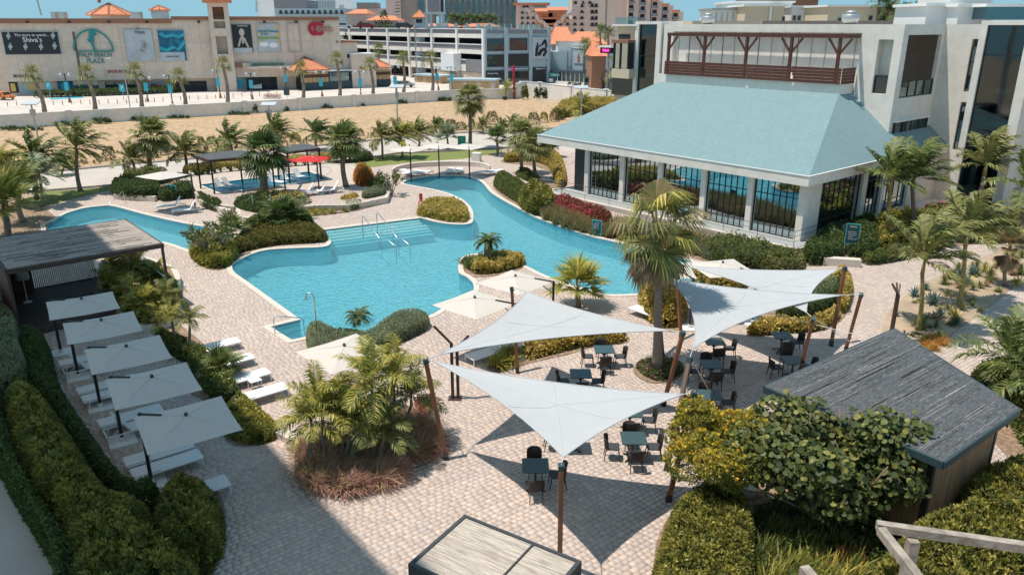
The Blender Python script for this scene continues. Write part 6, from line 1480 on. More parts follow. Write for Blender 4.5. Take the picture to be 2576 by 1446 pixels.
# lower right corner
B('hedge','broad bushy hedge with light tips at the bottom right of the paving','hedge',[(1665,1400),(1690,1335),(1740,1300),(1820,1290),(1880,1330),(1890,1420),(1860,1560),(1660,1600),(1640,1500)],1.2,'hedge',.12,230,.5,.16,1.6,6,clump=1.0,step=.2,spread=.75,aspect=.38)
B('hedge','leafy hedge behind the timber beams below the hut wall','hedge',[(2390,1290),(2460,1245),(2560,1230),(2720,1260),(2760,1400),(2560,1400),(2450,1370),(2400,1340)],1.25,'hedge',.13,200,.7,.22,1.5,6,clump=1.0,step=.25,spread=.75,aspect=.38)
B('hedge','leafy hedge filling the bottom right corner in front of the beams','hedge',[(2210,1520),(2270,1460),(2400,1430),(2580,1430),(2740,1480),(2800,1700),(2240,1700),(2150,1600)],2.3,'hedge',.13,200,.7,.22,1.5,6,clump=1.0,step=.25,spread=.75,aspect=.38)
# the yellow flowering tree and the sea grape
def leafy_tree(name,label,base,h,cr,cz,nb,pal,leaf,nleaf,k,aspect,flowers=None,seed=3,squash=.75,px_top=None,dense=1.0,limbs=9,core=False):
    b=G(*base); t=thing(name,label,'tree',b); rr=np.random.RandomState(seed); C0=px_top-b if px_top is not None else Vector((0,0,h))
    mb=MB(); tips=[]
    mb.tube([(0,0,0),Vector((C0.x*.3,C0.y*.3,C0.z*.35)),Vector((C0.x*.6,C0.y*.6,C0.z*.6))],[.11,.085,.06],7); f0=Vector((C0.x*.6,C0.y*.6,C0.z*.6))
    for i in range(limbs):
        a=i*2.399; e=rr.uniform(-.35,.9); rad=cr*rr.uniform(.5,.95); q=C0+Vector((math.cos(a)*math.cos(e)*rad,math.sin(a)*math.cos(e)*rad,math.sin(e)*rad*squash)); m_=f0.lerp(q,.5)+Vector((rr.normal(0,.1),rr.normal(0,.1),.1)); mb.tube([f0,m_,q],[.05,.035,.015],5); tips.append(q)
    mb.build('trunk',M['twig'],t,True)
    # lumpy crown: leaves near the surface of several overlapping lobes
    lob=[np.array(q) for q in tips]+[np.array(C0)]; n=nleaf; L_=rr.randint(0,len(lob),n); d=unit(rr.normal(0,1,(n,3))); R_=cr*rr.uniform(.30,.48,len(lob))[L_]*rr.uniform(.75,1.05,n)
    P=np.array(lob)[L_]+d*R_[:,None]*np.array([1,1,squash]); ctr=np.array(C0); 
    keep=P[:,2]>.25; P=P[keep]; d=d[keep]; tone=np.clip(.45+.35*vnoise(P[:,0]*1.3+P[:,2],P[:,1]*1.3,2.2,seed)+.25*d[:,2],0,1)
    V,F,C=sprigs(P,d*.7+[0,0,.35],leaf,k,GREENS[pal] if isinstance(pal,str) else pal,tone,.75,aspect,seed); link('crown',fast_mesh('crown',V,F,M['leaf'],C),t)
    if flowers:
        s=(d[:,2]>-.1)&(rr.rand(len(P))<flowers[1]); V,F,C=sprigs(P[s]+d[s]*.05,d[s]+[0,0,.5],flowers[2],7,flowers[0],rr.rand(s.sum()),.8,.7,seed+1); link('flowers',fast_mesh('flowers',V,F,M['leaf'],C),t)['kind']='stuff'
    return t
leafy_tree('flowering_tree','small tree covered in yellow flowers left of the big-leaved tree',(1742,1285),2,1.38,1,9,'lime',.10,8500,5,.35,([(.85,.60,.05),(.85,.66,.09),(.78,.50,.04)],.13,.085),3,.9,G(1818,1128,2.1),limbs=16)
def big_leaves(label):
    """sea grape: round leaves, the largest as single parts"""
    b=G(2120,1340); t=thing('sea_grape_tree',label,'tree',b); rr=np.random.RandomState(11); C0=G(2085,1165,2.15)-b; ax=(3.0,1.8,2.0)
    mb=MB(); 
    for i in range(13):
        a=i*2.399; e=rr.uniform(-.3,1.0); q=C0+Vector((math.cos(a)*math.cos(e)*ax[0]*.8,math.sin(a)*math.cos(e)*ax[1]*.8,math.sin(e)*ax[2]*.8)); m_=q*.5+Vector((rr.normal(0,.15),rr.normal(0,.15),.15)); mb.tube([(0,0,0),m_,q],[.07,.045,.02],5)
    mb.build('trunk',M['twig'],t,True)
    # a round, slightly folded leaf
    vs=[(0,0,0)];N=10
    for k in range(N): a=2*math.pi*k/N; vs.append((.5+.5*math.cos(a),.52*math.sin(a),.07*abs(math.sin(a))+.02*math.cos(2*a)))
    vs[0]=(.5,0,0); fs=[(0,1+k,1+(k+1)%N) for k in range(N)]
    pal=[(.055,.075,.02),(.075,.098,.026),(.11,.13,.036),(.04,.055,.016),(.22,.21,.05)]; mats=[]
    for c in pal:
        me=bpy.data.meshes.new('leaf'); me.from_pydata(vs,[],fs); m_=M.setdefault('sg%s'%(c,),mat('sea_grape_leaf',c,.55,.15,6,trans=.2,col2=tuple(x*1.25 for x in c))); me.materials.append(m_); me.polygons.foreach_set('use_smooth',[True]*len(fs)); mats.append(me)
    lob=[np.array(C0)+np.array([math.cos(i*2.399)*ax[0]*rr.uniform(.2,.72),math.sin(i*2.399)*ax[1]*rr.uniform(.2,.7),rr.uniform(-.35,.55)*ax[2]]) for i in range(19)]
    V=[];F=[];C=[]
    Ntot=8200; LL=[]
    for i in range(Ntot):
        l=lob[rr.randint(19)]; d=rr.normal(0,1,3); d/=np.linalg.norm(d); p=l+d*np.array([.85,.72,.68])*rr.uniform(.5,1.05)
        if p[2]<.3: continue
        n=d*.5+np.array([-.1,-.25,.5])+rr.normal(0,.45,3); n/=np.linalg.norm(n); LL.append((p,n,rr.uniform(.095,.175),rr.randint(5) if d[2]<.5 else rr.choice([1,2,2,4,0]),rr.rand()*6.28))
    LL.sort(key=lambda q:-(q[0][2]*1.0-q[0][1]*.6+q[1][2]*.3))
    for i,(p,n,s,c,a) in enumerate(LL):
        q=Vector(n).to_track_quat('Z','X').to_matrix().to_4x4(); Mx=Matrix.Translation(Vector(p))@q@Matrix.Rotation(a,4,'Z')@Matrix.Scale(s,4)
        if i<300: o=link('leaf',mats[c],t); o.matrix_basis=Mx
        else:
            b0=len(V); V+=[tuple(Mx@Vector(v)) for v in vs]; F+=[tuple(b0+x for x in f) for f in fs]; C+=[np.array(pal[c])*rr.uniform(.85,1.2)]*len(fs)
    o=link('leaf',fast_mesh('leaf',V,F,M['leaf'],C),t); o['kind']='stuff'
    return t
big_leaves('large tree with round leathery leaves between the hut and the lower right hedge')
tufts('fan_leaved_plants','spiky dark plants in the shade under the big-leaved tree','plants',[(1890,1360),(1960,1340),(2060,1350),(2150,1400),(2150,1520),(1950,1520),(1880,1440)],60,.8,'mid',40,.02,droop=.3)
tufts('strappy_plants','long strappy leaves at the bottom edge beside the red flowers','plants',[(1900,1470),(2050,1440),(2150,1450),(2100,1560),(1900,1580)],40,.9,'lime',34,.03,droop=.4)
B('shrub','cluster of red flowers in the shade under the big-leaved tree','shrub',[(2090,1420),(2150,1400),(2190,1415),(2160,1450),(2100,1450)],.5,'red',.12,50,.3,core=False)
B('ground_cover','shaded undergrowth beneath the big-leaved tree','shrub',[(1890,1300),(2000,1270),(2200,1280),(2380,1300),(2420,1380),(2300,1440),(2000,1420),(1890,1380)],.35,'dark',.12,60,.3,.3,2,kind=None)
P_=[G(x,y) for x,y in ((1728,1300),(1735,1275),(1765,1252),(1810,1243),(1860,1243),(1900,1250))]; P_=smooth(P_,False,4); mb=MB()
for a,b in zip(P_[:-1],P_[1:]): mb.beam(a-P_[0]+Vector((0,0,.15)),b-P_[0]+Vector((0,0,.15)),.28,.3)
tag(mb.build('kerb_wall',M['coping'],None,False,P_[0]),'curved cream kerb wall at the foot of the yellow-flowering tree','low wall')
# field strip shrubs and wall creepers
fs_=[]
rr=np.random.RandomState(12)
k=0
names=['dry straw-coloured roadside shrub','olive roadside shrub','leggy yellowish roadside shrub']
for x in range(120,1400,26):
    f=(x-120)/1280; y=418-f*100 if x<1100 else 328; y=np.interp(x,[97,300,500,800,1100,1300,1400],[424,404,387,355,328,316,312])+rr.uniform(-8,4)
    if rr.rand()<.15: continue
    p=G(x,y); a=rr.uniform(.4,.9); poly=[p+Vector((math.cos(q)*a,math.sin(q)*a*.8,0)) for q in np.linspace(0,6.28,9)[:-1]]; kk=rr.randint(3)
    B('roadside_shrub',names[kk]+' by the field','shrub',poly,rr.uniform(.7,1.7),('straw','olive','lime')[kk],.16,36,a*.9,.3,3,5,px=False,core=False,group='shrubs between field and road',spread=.7,aspect=.3)
B('hedge','dense green and yellow hedge at the far right corner of the field','hedge',[(1400,300),(1440,292),(1500,286),(1560,282),(1560,268),(1500,270),(1440,272),(1405,282)],1.6,'yellow',.18,40,.8,.3,1,5)
for i,(x,y,w,h,lb) in enumerate(((640,284,1.6,2.2,'dark creeper clump on the white wall behind the lamp pole'),(715,279,3.0,1.2,'dark shrubs at the foot of the white wall in the middle'),(810,272,4.0,.8,'dark shrubs at the foot of the white wall right of the middle'),(900,266,4.0,.7,'low dark creeper on the wall left of the dark tree stump'),(1000,260,5,.8,'low dark creeper along the wall near its right half'),(1120,254,3,1.0,'dark bush at the wall left of the slim palm'),(60,327,8,.7,'low dark creeper at the foot of the white wall at far left'),(180,315,8,.6,'creeper at the foot of the wall, second from the left'),(260,310,3,1.4,'dark bush at the foot of the wall below the third street palm'),(350,303,6,.6,'low dark creeper at the wall below the fourth street palm'),(440,297,5,.5,'low dark creeper under the middle wall section'),(600,288,6,.5,'low dark creeper left of the creeper clump'),(1365,247,3.5,2.0,'dark bush in the field corner before the white wall'),(1445,250,3,3.4,'tall upright dark bush before the right white wall'),(1320,250,1.5,2.6,'green bush by the red pole'),(1480,262,5,1.2,'low scrub before the right white wall'))):
    h=h*(.55 if i not in (12,13,14) else .9); p=G(x,y); a=w/2*rnd.uniform(.6,1); poly=[p+Vector((math.cos(q)*a,math.sin(q)*.35-.3,0)) for q in np.linspace(0,6.28,11)[:-1]]
    B('shrub',lb,'shrub',poly,h,'dark' if i!=14 else 'olive',.25,16,.5,.5,2,5,px=False,spread=.9)
tufts('ground_cover','fallen dry leaves and weeds in the strip between field and road','plants',[(97,432),(300,412),(500,395),(800,362),(1098,335),(1300,322),(1300,312),(1098,322),(800,348),(500,378),(300,398),(97,418)],420,.45,'straw',14,.03)

ORD=['first','second','third','fourth','fifth','sixth','seventh','eighth','ninth','tenth','eleventh','twelfth','thirteenth','fourteenth','fifteenth','sixteenth','seventeenth','eighteenth','nineteenth','twentieth']+['twenty-'+w for w in ('first','second','third','fourth','fifth','sixth','seventh','eighth','ninth')]+['thirtieth']+['thirty-'+w for w in ('first','second','third','fourth','fifth','sixth','seventh','eighth','ninth')]+['fortieth']
def number(group,axis,phrase):
    by={}
    for o in COL.objects:
        if o.get('group')==group and o.parent is None: by.setdefault(o['label'],[]).append(o)
    for lb,L in by.items():
        if len(L)<2: continue
        L.sort(key=lambda o:o.location[axis])
        for i,o in enumerate(L[:40]): o['label']=lb+', '+ORD[i]+' '+phrase
for g in list(GRP.values()): number(g+' of the cactus bed',1,'from the hut')
number('shrubs between field and road',0,'from the left')
# ================================================================ the town beyond the field
M['stucco']=mat('beige_stucco',(.66,.55,.46),.9,.07,.35,.1,4,col2=(.61,.505,.42))
M['brownband']=mat('brown_cornice',(.30,.15,.09),.8,.1,1)
M['tile']=mat('orange_roof_tiles',(.66,.24,.12),.85,.22,1.2,.5,3,col2=(.55,.20,.11))
M['emblem']=mat('teal_letters',(.02,.24,.24),.5,.05,1)
M['poster_dark']=mat('black_poster',(.02,.025,.03),.5,.05,1); M['poster_grey']=mat('pale_grey_poster',(.48,.52,.55),.5,.06,.4,col2=(.40,.44,.48)); M['poster_blue']=mat('deep_blue_poster',(.01,.10,.17),.5,.1,1,col2=(.02,.2,.32))
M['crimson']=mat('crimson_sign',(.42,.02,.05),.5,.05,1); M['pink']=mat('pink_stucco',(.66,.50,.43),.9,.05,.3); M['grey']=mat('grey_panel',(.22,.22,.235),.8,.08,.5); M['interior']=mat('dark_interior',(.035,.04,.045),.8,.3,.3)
M['bluegrey']=mat('blue_grey_render',(.36,.45,.48),.85,.05,.5); M['tan']=mat('tan_panels',(.50,.33,.17),.8,.1,1); M['navy']=mat('dark_slate_paint',(.04,.07,.085),.6,.1,1); M['hotelbrown']=mat('brown_concrete',(.33,.27,.235),.9,.08,.2)
M['tealglass']=glassy('teal_far_glass',(.03,.10,.12),.25); M['skin']=mat('poster_figure',(.55,.47,.42),.7,.1,2)
M['cyanprint']=mat('bright_cyan_print',(.05,.42,.55),.5,.05,1); M['goldprint']=mat('yellow_print',(.62,.47,.15),.5,.1,1); M['greenprint']=mat('green_print',(.22,.36,.12),.5,.1,1); M['magenta']=mat('magenta_print',(.5,.05,.25),.5,.1,1); M['orangep']=mat('orange_paint',(.62,.17,.04),.5,.1,1)
def part(F,name,m,root,L):
    mb=MB()
    for b in L: mb.fbox(F,*b)
    return mb.build(name,m,root)
def prect(F,name,m,root,x0,y0,x1,y1,d0,d1):
    u0,u1,z0,z1=F.rect(x0,y0,x1,y1); return part(F,name,m,root,[(u0,u1,z0,z1,d0,d1)])
def window(F,root,x0,y0,x1,y1,glass=None,frame=None,d=.0,fr=.12,name='window',mull=0):
    u0,u1,z0,z1=F.rect(x0,y0,x1,y1); w=part(F,name,glass or M['darkglass'],root,[(u0,u1,z0,z1,d-.02,d+.05)])
    mb=MB()
    for b in ((u0-fr,u1+fr,z1,z1+fr,d,d+.14),(u0-fr,u1+fr,z0-fr,z0,d,d+.14),(u0-fr,u0,z0,z1,d,d+.14),(u1,u1+fr,z0,z1,d,d+.14)): mb.fbox(F,*b)
    for k in range(mull): u=u0+(u1-u0)*(k+1)/(mull+1); mb.fbox(F,u-fr*.4,u+fr*.4,z0,z1,d+.051,d+.12)
    mb.build('frame',frame or M['whitepaint'],w); return w
def ftext(F,s,x,y,hpx,m,root,d=.1,align='CENTER',wpx=None,depth=.05):
    u,z=F.uz(x,y); h=F.uz(x,y-hpx/2)[1]-F.uz(x,y+hpx/2)[1]; p=F.pt(u,z,d); t=F.t if F.t.cross(Vector((0,0,1))).dot(F.n)>0 else -F.t
    rz=math.atan2(t.y,t.x); cu=bpy.data.curves.new('lettering','FONT'); cu.body=s; cu.size=h*1.35; cu.extrude=depth; cu.align_x=align; cu.align_y='CENTER'; cu.resolution_u=2; cu.materials.append(m)
    o=bpy.data.objects.new('lettering',cu); COL.objects.link(o); o.parent=root; pl_=root.matrix_world.inverted() if False else None
    o.location=p; o.rotation_euler=(R(90),0,rz)
    if wpx:
        bpy.context.view_layer.update(); W=(F.uz(x+wpx/2,y)[0]-F.uz(x-wpx/2,y)[0]); o.scale=(abs(W)/max(o.dimensions.x,.01),1,1)
    return o
# ---- boundary wall with piers
bw=thing('boundary_wall','long white rendered wall with square piers along the far side of the dry field','wall')
bw2=thing('boundary_wall','white rendered wall with piers at the right end of the field, seen over shrubs','wall')
def wall_run(root,px,h,t=.22,pier=10,offs=0):
    P=V2(px)
    for a,b in zip(P[:-1],P[1:]):
        F=Face(a,b); part(F,'wall',M['white'],root,[(0,F.L,-.06,h,-t/2,t/2)]); part(F,'coping',M['whitepaint'],root,[(-.02,F.L+.02,h,h+.1,-t/2-.05,t/2+.05)])
        n=int(F.L/pier)
        for k in range(max(1,n)):
            u=(k+.5)*F.L/max(1,n); part(F,'pier',M['white'],root,[(u-.28,u+.28,-.06,h+.12,t/2,t/2+.2)]); part(F,'pier_cap',M['whitepaint'],root,[(u-.4,u+.4,h+.121,h+.27,-.3,t/2+.3)])
wall_run(bw,WALLPX[:],1.75); wall_run(bw2,[(1298,247),(1322,240),(1572,274),(1700,295)],2.6,pier=9)
# ---- mall
MF=Face(G(-160,246.9),G(862,222.2))
mall=thing('shopping_mall','long beige windowless mall with large posters and a square tower behind the parking lot','building',MF.A)
class Off(Face):
    def __init__(s,F,o): s.A=F.A-o; s.t=F.t; s.n=F.n; s.L=F.L; s.o=o; s.F=F
    def uz(s,px,py): return s.F.uz(px,py)
ML=Off(MF,MF.A)
uL=MF.uz(13,190)[0]; uR=MF.uz(856,100)[0]; zT=MF.uz(300,46)[1]; zS=MF.uz(200,203)[1]
part(ML,'upper_wall',M['stucco'],mall,[(uL,uR,zS,zT-.6,-14,0)])
part(ML,'roof',M['stucco'],mall,[(uL,uR,zT-.6,zT-.5,-60,0)])
part(ML,'lower_wall',M['stucco'],mall,[(uL,uR,-.05,zS,-14,-1.6)]); part(ML,'left_return',M['stucco'],mall,[(uL-9,uL,-.05,zT-2,-16,-6)])
part(ML,'cornice',M['brownband'],mall,[(uL,MF.uz(430,50)[0],zT-1.0,zT-.1,0,.45)]); part(ML,'cornice',M['brownband'],mall,[(MF.uz(430,50)[0]+.01,uR,zT-.35,zT+.35,-.02,.3)])
part(ML,'parapet',M['stucco'],mall,[(MF.uz(430,50)[0],uR,zT-.6,zT-.35,-1,.0)])
for k in range(17):
    u=uL+(k+.7)*(uR-uL)/17.3; part(ML,'panel_joint',M['kerb'],mall,[(u-.04,u+.04,zS,zT-1.05,.0,.015)])
part(ML,'panel_joint',M['kerb'],mall,[(uL+.3,uR-.3,MF.uz(400,108)[1],MF.uz(400,108)[1]+.07,.0,.012)])
part(ML,'downpipe_stain',M['twig'],mall,[(MF.uz(193,150)[0],MF.uz(193,150)[0]+.5,zS,MF.uz(193,80)[1],.0,.02)])
for x in (70,175,275,370,500,665,745,812): u,z=MF.uz(x,56); part(ML,'flood_lamp',M['dark'],mall,[(u-.25,u+.25,z-.2,z+.2,.02,.6)])
# store fronts
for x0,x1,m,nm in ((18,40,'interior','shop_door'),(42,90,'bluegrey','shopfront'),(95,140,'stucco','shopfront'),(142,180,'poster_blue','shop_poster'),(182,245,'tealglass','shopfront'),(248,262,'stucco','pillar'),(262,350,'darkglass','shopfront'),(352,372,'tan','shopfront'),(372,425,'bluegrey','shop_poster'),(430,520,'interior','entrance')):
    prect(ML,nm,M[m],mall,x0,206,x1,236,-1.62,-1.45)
for x0,x1,y0,y1,m in ((66,88,212,228,'goldprint'),(150,172,210,226,'cyanprint'),(390,405,214,224,'orangep'),(412,422,206,214,'goldprint'),(378,392,212,230,'twig'),(22,34,212,232,'goldprint')): prect(ML,'print',M[m],mall,x0,y0,x1,y1,-1.45,-1.40)
def poster(root,F,x0,y0,x1,y1,m,name='poster'):
    u0,u1,z0,z1=F.rect(x0,y0,x1,y1); t=link(name,None,root); part(F,'panel',m,t,[(u0,u1,z0,z1,.08,.22)])
    part(F,'frame',M['galv'],t,[(u0-.12,u1+.12,z0-.12,z0,.05,.26),(u0-.12,u1+.12,z1,z1+.12,.05,.26),(u0-.12,u0,z0,z1,.05,.26),(u1,u1+.12,z0,z1,.05,.26)]); return t
def disc(F,x,y,r,m,root,ring=0,d=.24,name='print',sx=1,sy=1,n=14,a0=0,a1=360):
    u,z=F.uz(x,y); k=F.uz(x+1,y)[0]-u; rr_=abs(k)*r; mb=MB(); N=n; V=[];f=[]
    for i in range(N+1): a=R(a0+(a1-a0)*i/N); V+=[F.pt(u+rr_*sx*math.cos(a),z+rr_*sy*math.sin(a),d),F.pt(u+rr_*sx*(ring or 0)*math.cos(a),z+rr_*sy*(ring or 0)*math.sin(a),d)]
    for i in range(N): f.append((2*i,2*i+2,2*i+3,2*i+1))
    V2_=[v+F.n*.05 for v in V]; mb.add(V+V2_,[tuple(q[::-1]) for q in f]+[tuple(len(V)+j for j in q) for q in f]); return mb.build(name,m,root)
p=poster(mall,ML,10,81,150,137,M['poster_dark'],'billboard')
ftext(ML,'The store to watch...',80,89,7,M['ink'],mall,.26); ftext(ML,"Shiva's",82,101,13,M['ink'],mall,.26)
for x,y,nm in ((22,91,''),(27,118,''),(65,118,''),(104,118,''),(134,90,''),(138,116,'')):
    disc(ML,x,y,5.5,M['galv'],mall,.55,.26,'watch_print'); disc(ML,x,y,2.8,M['poster_grey'],mall,0,.25,'watch_print'); prect(ML,'watch_print',M['galv'],mall,x-2,y-9,x+2,y-5.2,.23,.27); prect(ML,'watch_print',M['galv'],mall,x-2,y+5.2,x+2,y+9,.23,.27)
# round palm emblem
disc(ML,237,128,51,M['emblem'],mall,.92,.3,'emblem_arch',1,1.12,28,0,180); prect(ML,'emblem_bar',M['emblem'],mall,196,128,287,131,.25,.4)
u,z=MF.uz(238,120); k=abs(MF.uz(239,120)[0]-u); mb=MB(); 
for (a,b_,w0,w1) in (((240,129),(231,104),5,8),((231,104),(230,82),14,11),((230,86),(238,74),12,8),((229,98),(222,104),9,7),((233,88),(243,86),6,6)):
    A=MF.uz(*a);B2=MF.uz(*b_); mb.beam(ML.pt(A[0],A[1],.33),ML.pt(B2[0],B2[1],.33),w0*k,.12,up=ML.n,w2=w1*k)
mb.build('palm_emblem',M['emblem'],mall)
ftext(ML,'PALM BEACH',240,139,12,M['emblem'],mall,.12,wpx=82); ftext(ML,'PLAZA',241,154,14,M['emblem'],mall,.12,wpx=44)
p=poster(mall,ML,318,76,386,153,M['poster_grey']); ftext(ML,'TOUS',352,83,7,M['poster_dark'],mall,.26)
mb=MB()
for a,b_,w in (((340,150),(362,128),15),((360,130),(368,108),14),((366,106),(352,103),4),((368,111),(354,108),4),((369,116),(356,114),4),((368,121),(358,120),4)):
    A=MF.uz(*a);B2=MF.uz(*b_); mb.beam(ML.pt(A[0],A[1],.27),ML.pt(B2[0],B2[1],.27),w*k,.06,up=ML.n)
mb.build('hand_print',M['galv'],mall)
p=poster(mall,ML,401,77,466,153,M['poster_blue']); prect(ML,'print',M['poster_grey'],mall,402,132,465,153,.23,.25); ftext(ML,'SWAROVSKI',434,143,4,M['poster_dark'],mall,.27)
mb=MB()
for pts in ([(402,84),(418,92),(434,88),(450,92),(463,86)],[(402,120),(420,126),(436,118),(450,124),(464,104)]):
    q=[ML.pt(*MF.uz(*a),.27) for a in pts]; mb.tube(q,.32,4)
mb.build('necklace_print',M['cyanprint'],mall)
part(ML,'lamp',M['dark'],mall,[(MF.uz(345,74)[0],MF.uz(347,74)[0],MF.uz(345,74)[1],MF.uz(345,71)[1],.1,.8)])
ftext(ML,'SPORT',287,181,8,M['crimson'],mall,.1); ftext(ML,'STYLE',315,181,8,M['poster_dark'],mall,.1); ftext(ML,'BARCELÓ',60,192,8,M['poster_dark'],mall,.1)
p=poster(mall,ML,585,62,634,133,M['poster_dark']); ftext(ML,'PANDORA',610,66,4,M['ink'],mall,.26); disc(ML,608,82,7,M['skin'],mall,0,.25,'figure_print',1,1.4); 
mb=MB()
for a,b_,w in (((600,118),(606,96),5),((606,96),(612,86),4),((625,120),(614,96),5),((612,110),(610,92),6)): A=MF.uz(*a);B2=MF.uz(*b_); mb.beam(ML.pt(A[0],A[1],.27),ML.pt(B2[0],B2[1],.27),w*k,.05,up=ML.n)
mb.build('figure_print',M['skin'],mall); prect(ML,'print',M['poster_grey'],mall,587,121,635,133,.23,.25)
p=poster(mall,ML,648,61,702,131,M['poster_grey']); ftext(ML,'Clinical Massage',674,79,6,M['emblem'],mall,.26); ftext(ML,'& Spa',666,86,6,M['emblem'],mall,.26); prect(ML,'print',M['greenprint'],mall,648,93,702,99,.23,.25)
for x,y,r_ in ((653,66,4),(696,68,5),(652,86,4),(698,88,5),(655,104,4),(700,104,4)): disc(ML,x,y,r_,M['goldprint'],mall,0,.25)
for x,y in ((664,112),(688,114)): disc(ML,x,y,8,M['ink'],mall,0,.25,'figure_print',1.4,.8)
u0,u1,z0,z1=MF.rect(725,61,754,130); part(ML,'blank_frame',M['kerb'],mall,[(u0-.2,u1+.2,z0-.2,z0,.0,.2),(u0-.2,u1+.2,z1,z1+.2,0,.2),(u0-.2,u0,z0,z1,0,.2),(u1,u1+.2,z0,z1,0,.2)])
disc(ML,790,73,17,M['crimson'],mall,.45,.3,'ring_sign',.95,1.0,24,40,320); disc(ML,802,73,17,M['crimson'],mall,.5,.36,'ring_sign',.85,1.0,24,30,330)
ftext(ML,'Caribbean',816,70,7,M['crimson'],mall,.45,wpx=38); ftext(ML,'Cinemas',818,77,7,M['crimson'],mall,.45,wpx=36)
# glass balcony strip and lower ledge on the right part
prect(ML,'balcony_glass',M['clearglass'],mall,632,158,716,166,.6,.65); prect(ML,'ledge',M['stucco'],mall,620,166,800,172,-.0,1.6); prect(ML,'brick_panel',M['brownband'],mall,592,158,630,170,.0,.5)
# roof turrets with tiles
def pyramid(root,c,r,z0,z1,n=8,m=None,rot=.39,flat=.05,name='tiled_roof'):
    mb=MB(); V=[Vector((c.x+r*math.cos(rot+2*math.pi*i/n),c.y+r*math.sin(rot+2*math.pi*i/n),z0)) for i in range(n)]+[Vector((c.x,c.y,z1))]+[Vector((c.x+r*math.cos(rot+2*math.pi*i/n),c.y+r*math.sin(rot+2*math.pi*i/n),z0-.25)) for i in range(n)]
    mb.add(V,[(i,(i+1)%n,n) for i in range(n)]+[(n+1+i,n+1+(i+1)%n,(i+1)%n,i) for i in range(n)]); o=mb.build(name,m or M['tile'],root)
    mb=MB()
    for i in range(n): mb.tube([V[i],V[n]],.09*r**.5,4)
    mb.build('ridge',M['brownband'],root); return o
def turret(label,x0,x1,yt,ye,yb,Y,n=8,rot=.39,body='stucco'):
    a=GY(x0,ye,Y); b=GY(x1,ye,Y); r=(b.x-a.x)/2; c=Vector(((a.x+b.x)/2,Y+r,0)); zt=GY((x0+x1)/2,yt,Y+r).z; ze=GY(x0,ye,Y+r*.3).z; zb=GY(x0,yb,Y).z
    t=thing('roof_turret',label,'turret',c); c0=Vector((0,0,0)); pyramid(t,c0,r*1.04,ze,zt,n,rot=rot); mb=MB(); q=[Vector((r*.85*math.cos(rot+2*math.pi*i/n),r*.85*math.sin(rot+2*math.pi*i/n),0)) for i in range(n)]; mb.prism(q,zb-1.5,ze-.25); mb.build('drum',M[body],t); return t
turret('large octagonal orange-tiled turret with a mast on the mall roof',196,305,9,37,42,172)
turret('small orange-tiled cupola on the mall roof',366,415,14,25,42,172,body='bluegrey')
m_=GY(250,8,176); mb=MB(); mb.tube([(0,0,0),(0,0,6)],.35,6); o=mb.build('mast',M['brownband'],None,False,m_); tag(o,'short mast rising from the large tiled turret','mast')
m_=GY(104,40,172); mb=MB(); mb.tube([(0,0,0),(-.6,0,7)],.18,5); o=mb.build('antenna',M['galv'],None,False,m_); tag(o,'thin lattice antenna on the mall roof at left','antenna')
for x,w in ((128,10),(148,12),(330,20)): g=GY(x,42,170); mb=MB(); mb.box(0,0,-.5,w*.09,1.5,.9); tag(mb.build('roof_unit',M['galv'],None,False,g),'small air-conditioning unit on the mall roof, %s'%('left one' if x==128 else 'middle one' if x==148 else 'beside the cupola'),'roof unit')
# square tower
TF=Face(G(547,231.2),G(547,231.2)+MF.t*10); uu=TF.uz(585,120)[0]; tw=thing('bell_tower','square beige tower with arched openings and a tiled cap at the mall','tower',TF.A); TFl=Off(TF,TF.A); dep=(TF.A-MF.A).dot(MF.n)
zt=TF.uz(550,8)[1]
for z0,z1,b in (): pass
def tz(x,y): return TF.uz(x,y)[1]
ou0,ou1=TF.uz(548,110)[0]-0,TF.uz(563,110)[0]
ou0,ou1=.9,uu-.9
lv=[(tz(545,50),tz(545,18)),(tz(545,72),tz(545,54)),(tz(550,137),tz(550,92))]
part(TFl,'shaft',M['stucco'],tw,[(0,ou0,-.05,zt,-.5,0),(ou1,uu,-.05,zt,-.5,0),(ou0,ou1,-.05,lv[2][0],-.5,0),(ou0,ou1,lv[2][1],lv[1][0],-.5,0),(ou0,ou1,lv[1][1],lv[0][0],-.5,0),(ou0,ou1,lv[0][1],zt,-.5,0)])
part(TFl,'shaft',M['stucco'],tw,[(0,.01,-.05,zt,-dep,-.5),(uu-.5,uu,-.05,zt,-dep,-.5)]); part(TFl,'inner_wall',M['brownband'],tw,[(.5,uu-.5,-.05,zt,-2.2,-2.0)])
part(TFl,'eave',M['tile'],tw,[(-.8,uu+.8,zt,zt+.6,-dep,.8)]); pyramid(tw,TFl.pt(uu/2,0,-uu/2),uu*.85,zt+.85,zt+3,4,rot=math.atan2(MF.t.y,MF.t.x)+R(45))
for i,(z0,z1) in enumerate(lv+[(tz(545,186),tz(545,158))]): part(TFl,'side_slot',M['interior'],tw,[(-.03,-.005,z0,z1,-dep*.62,-dep*.38)])
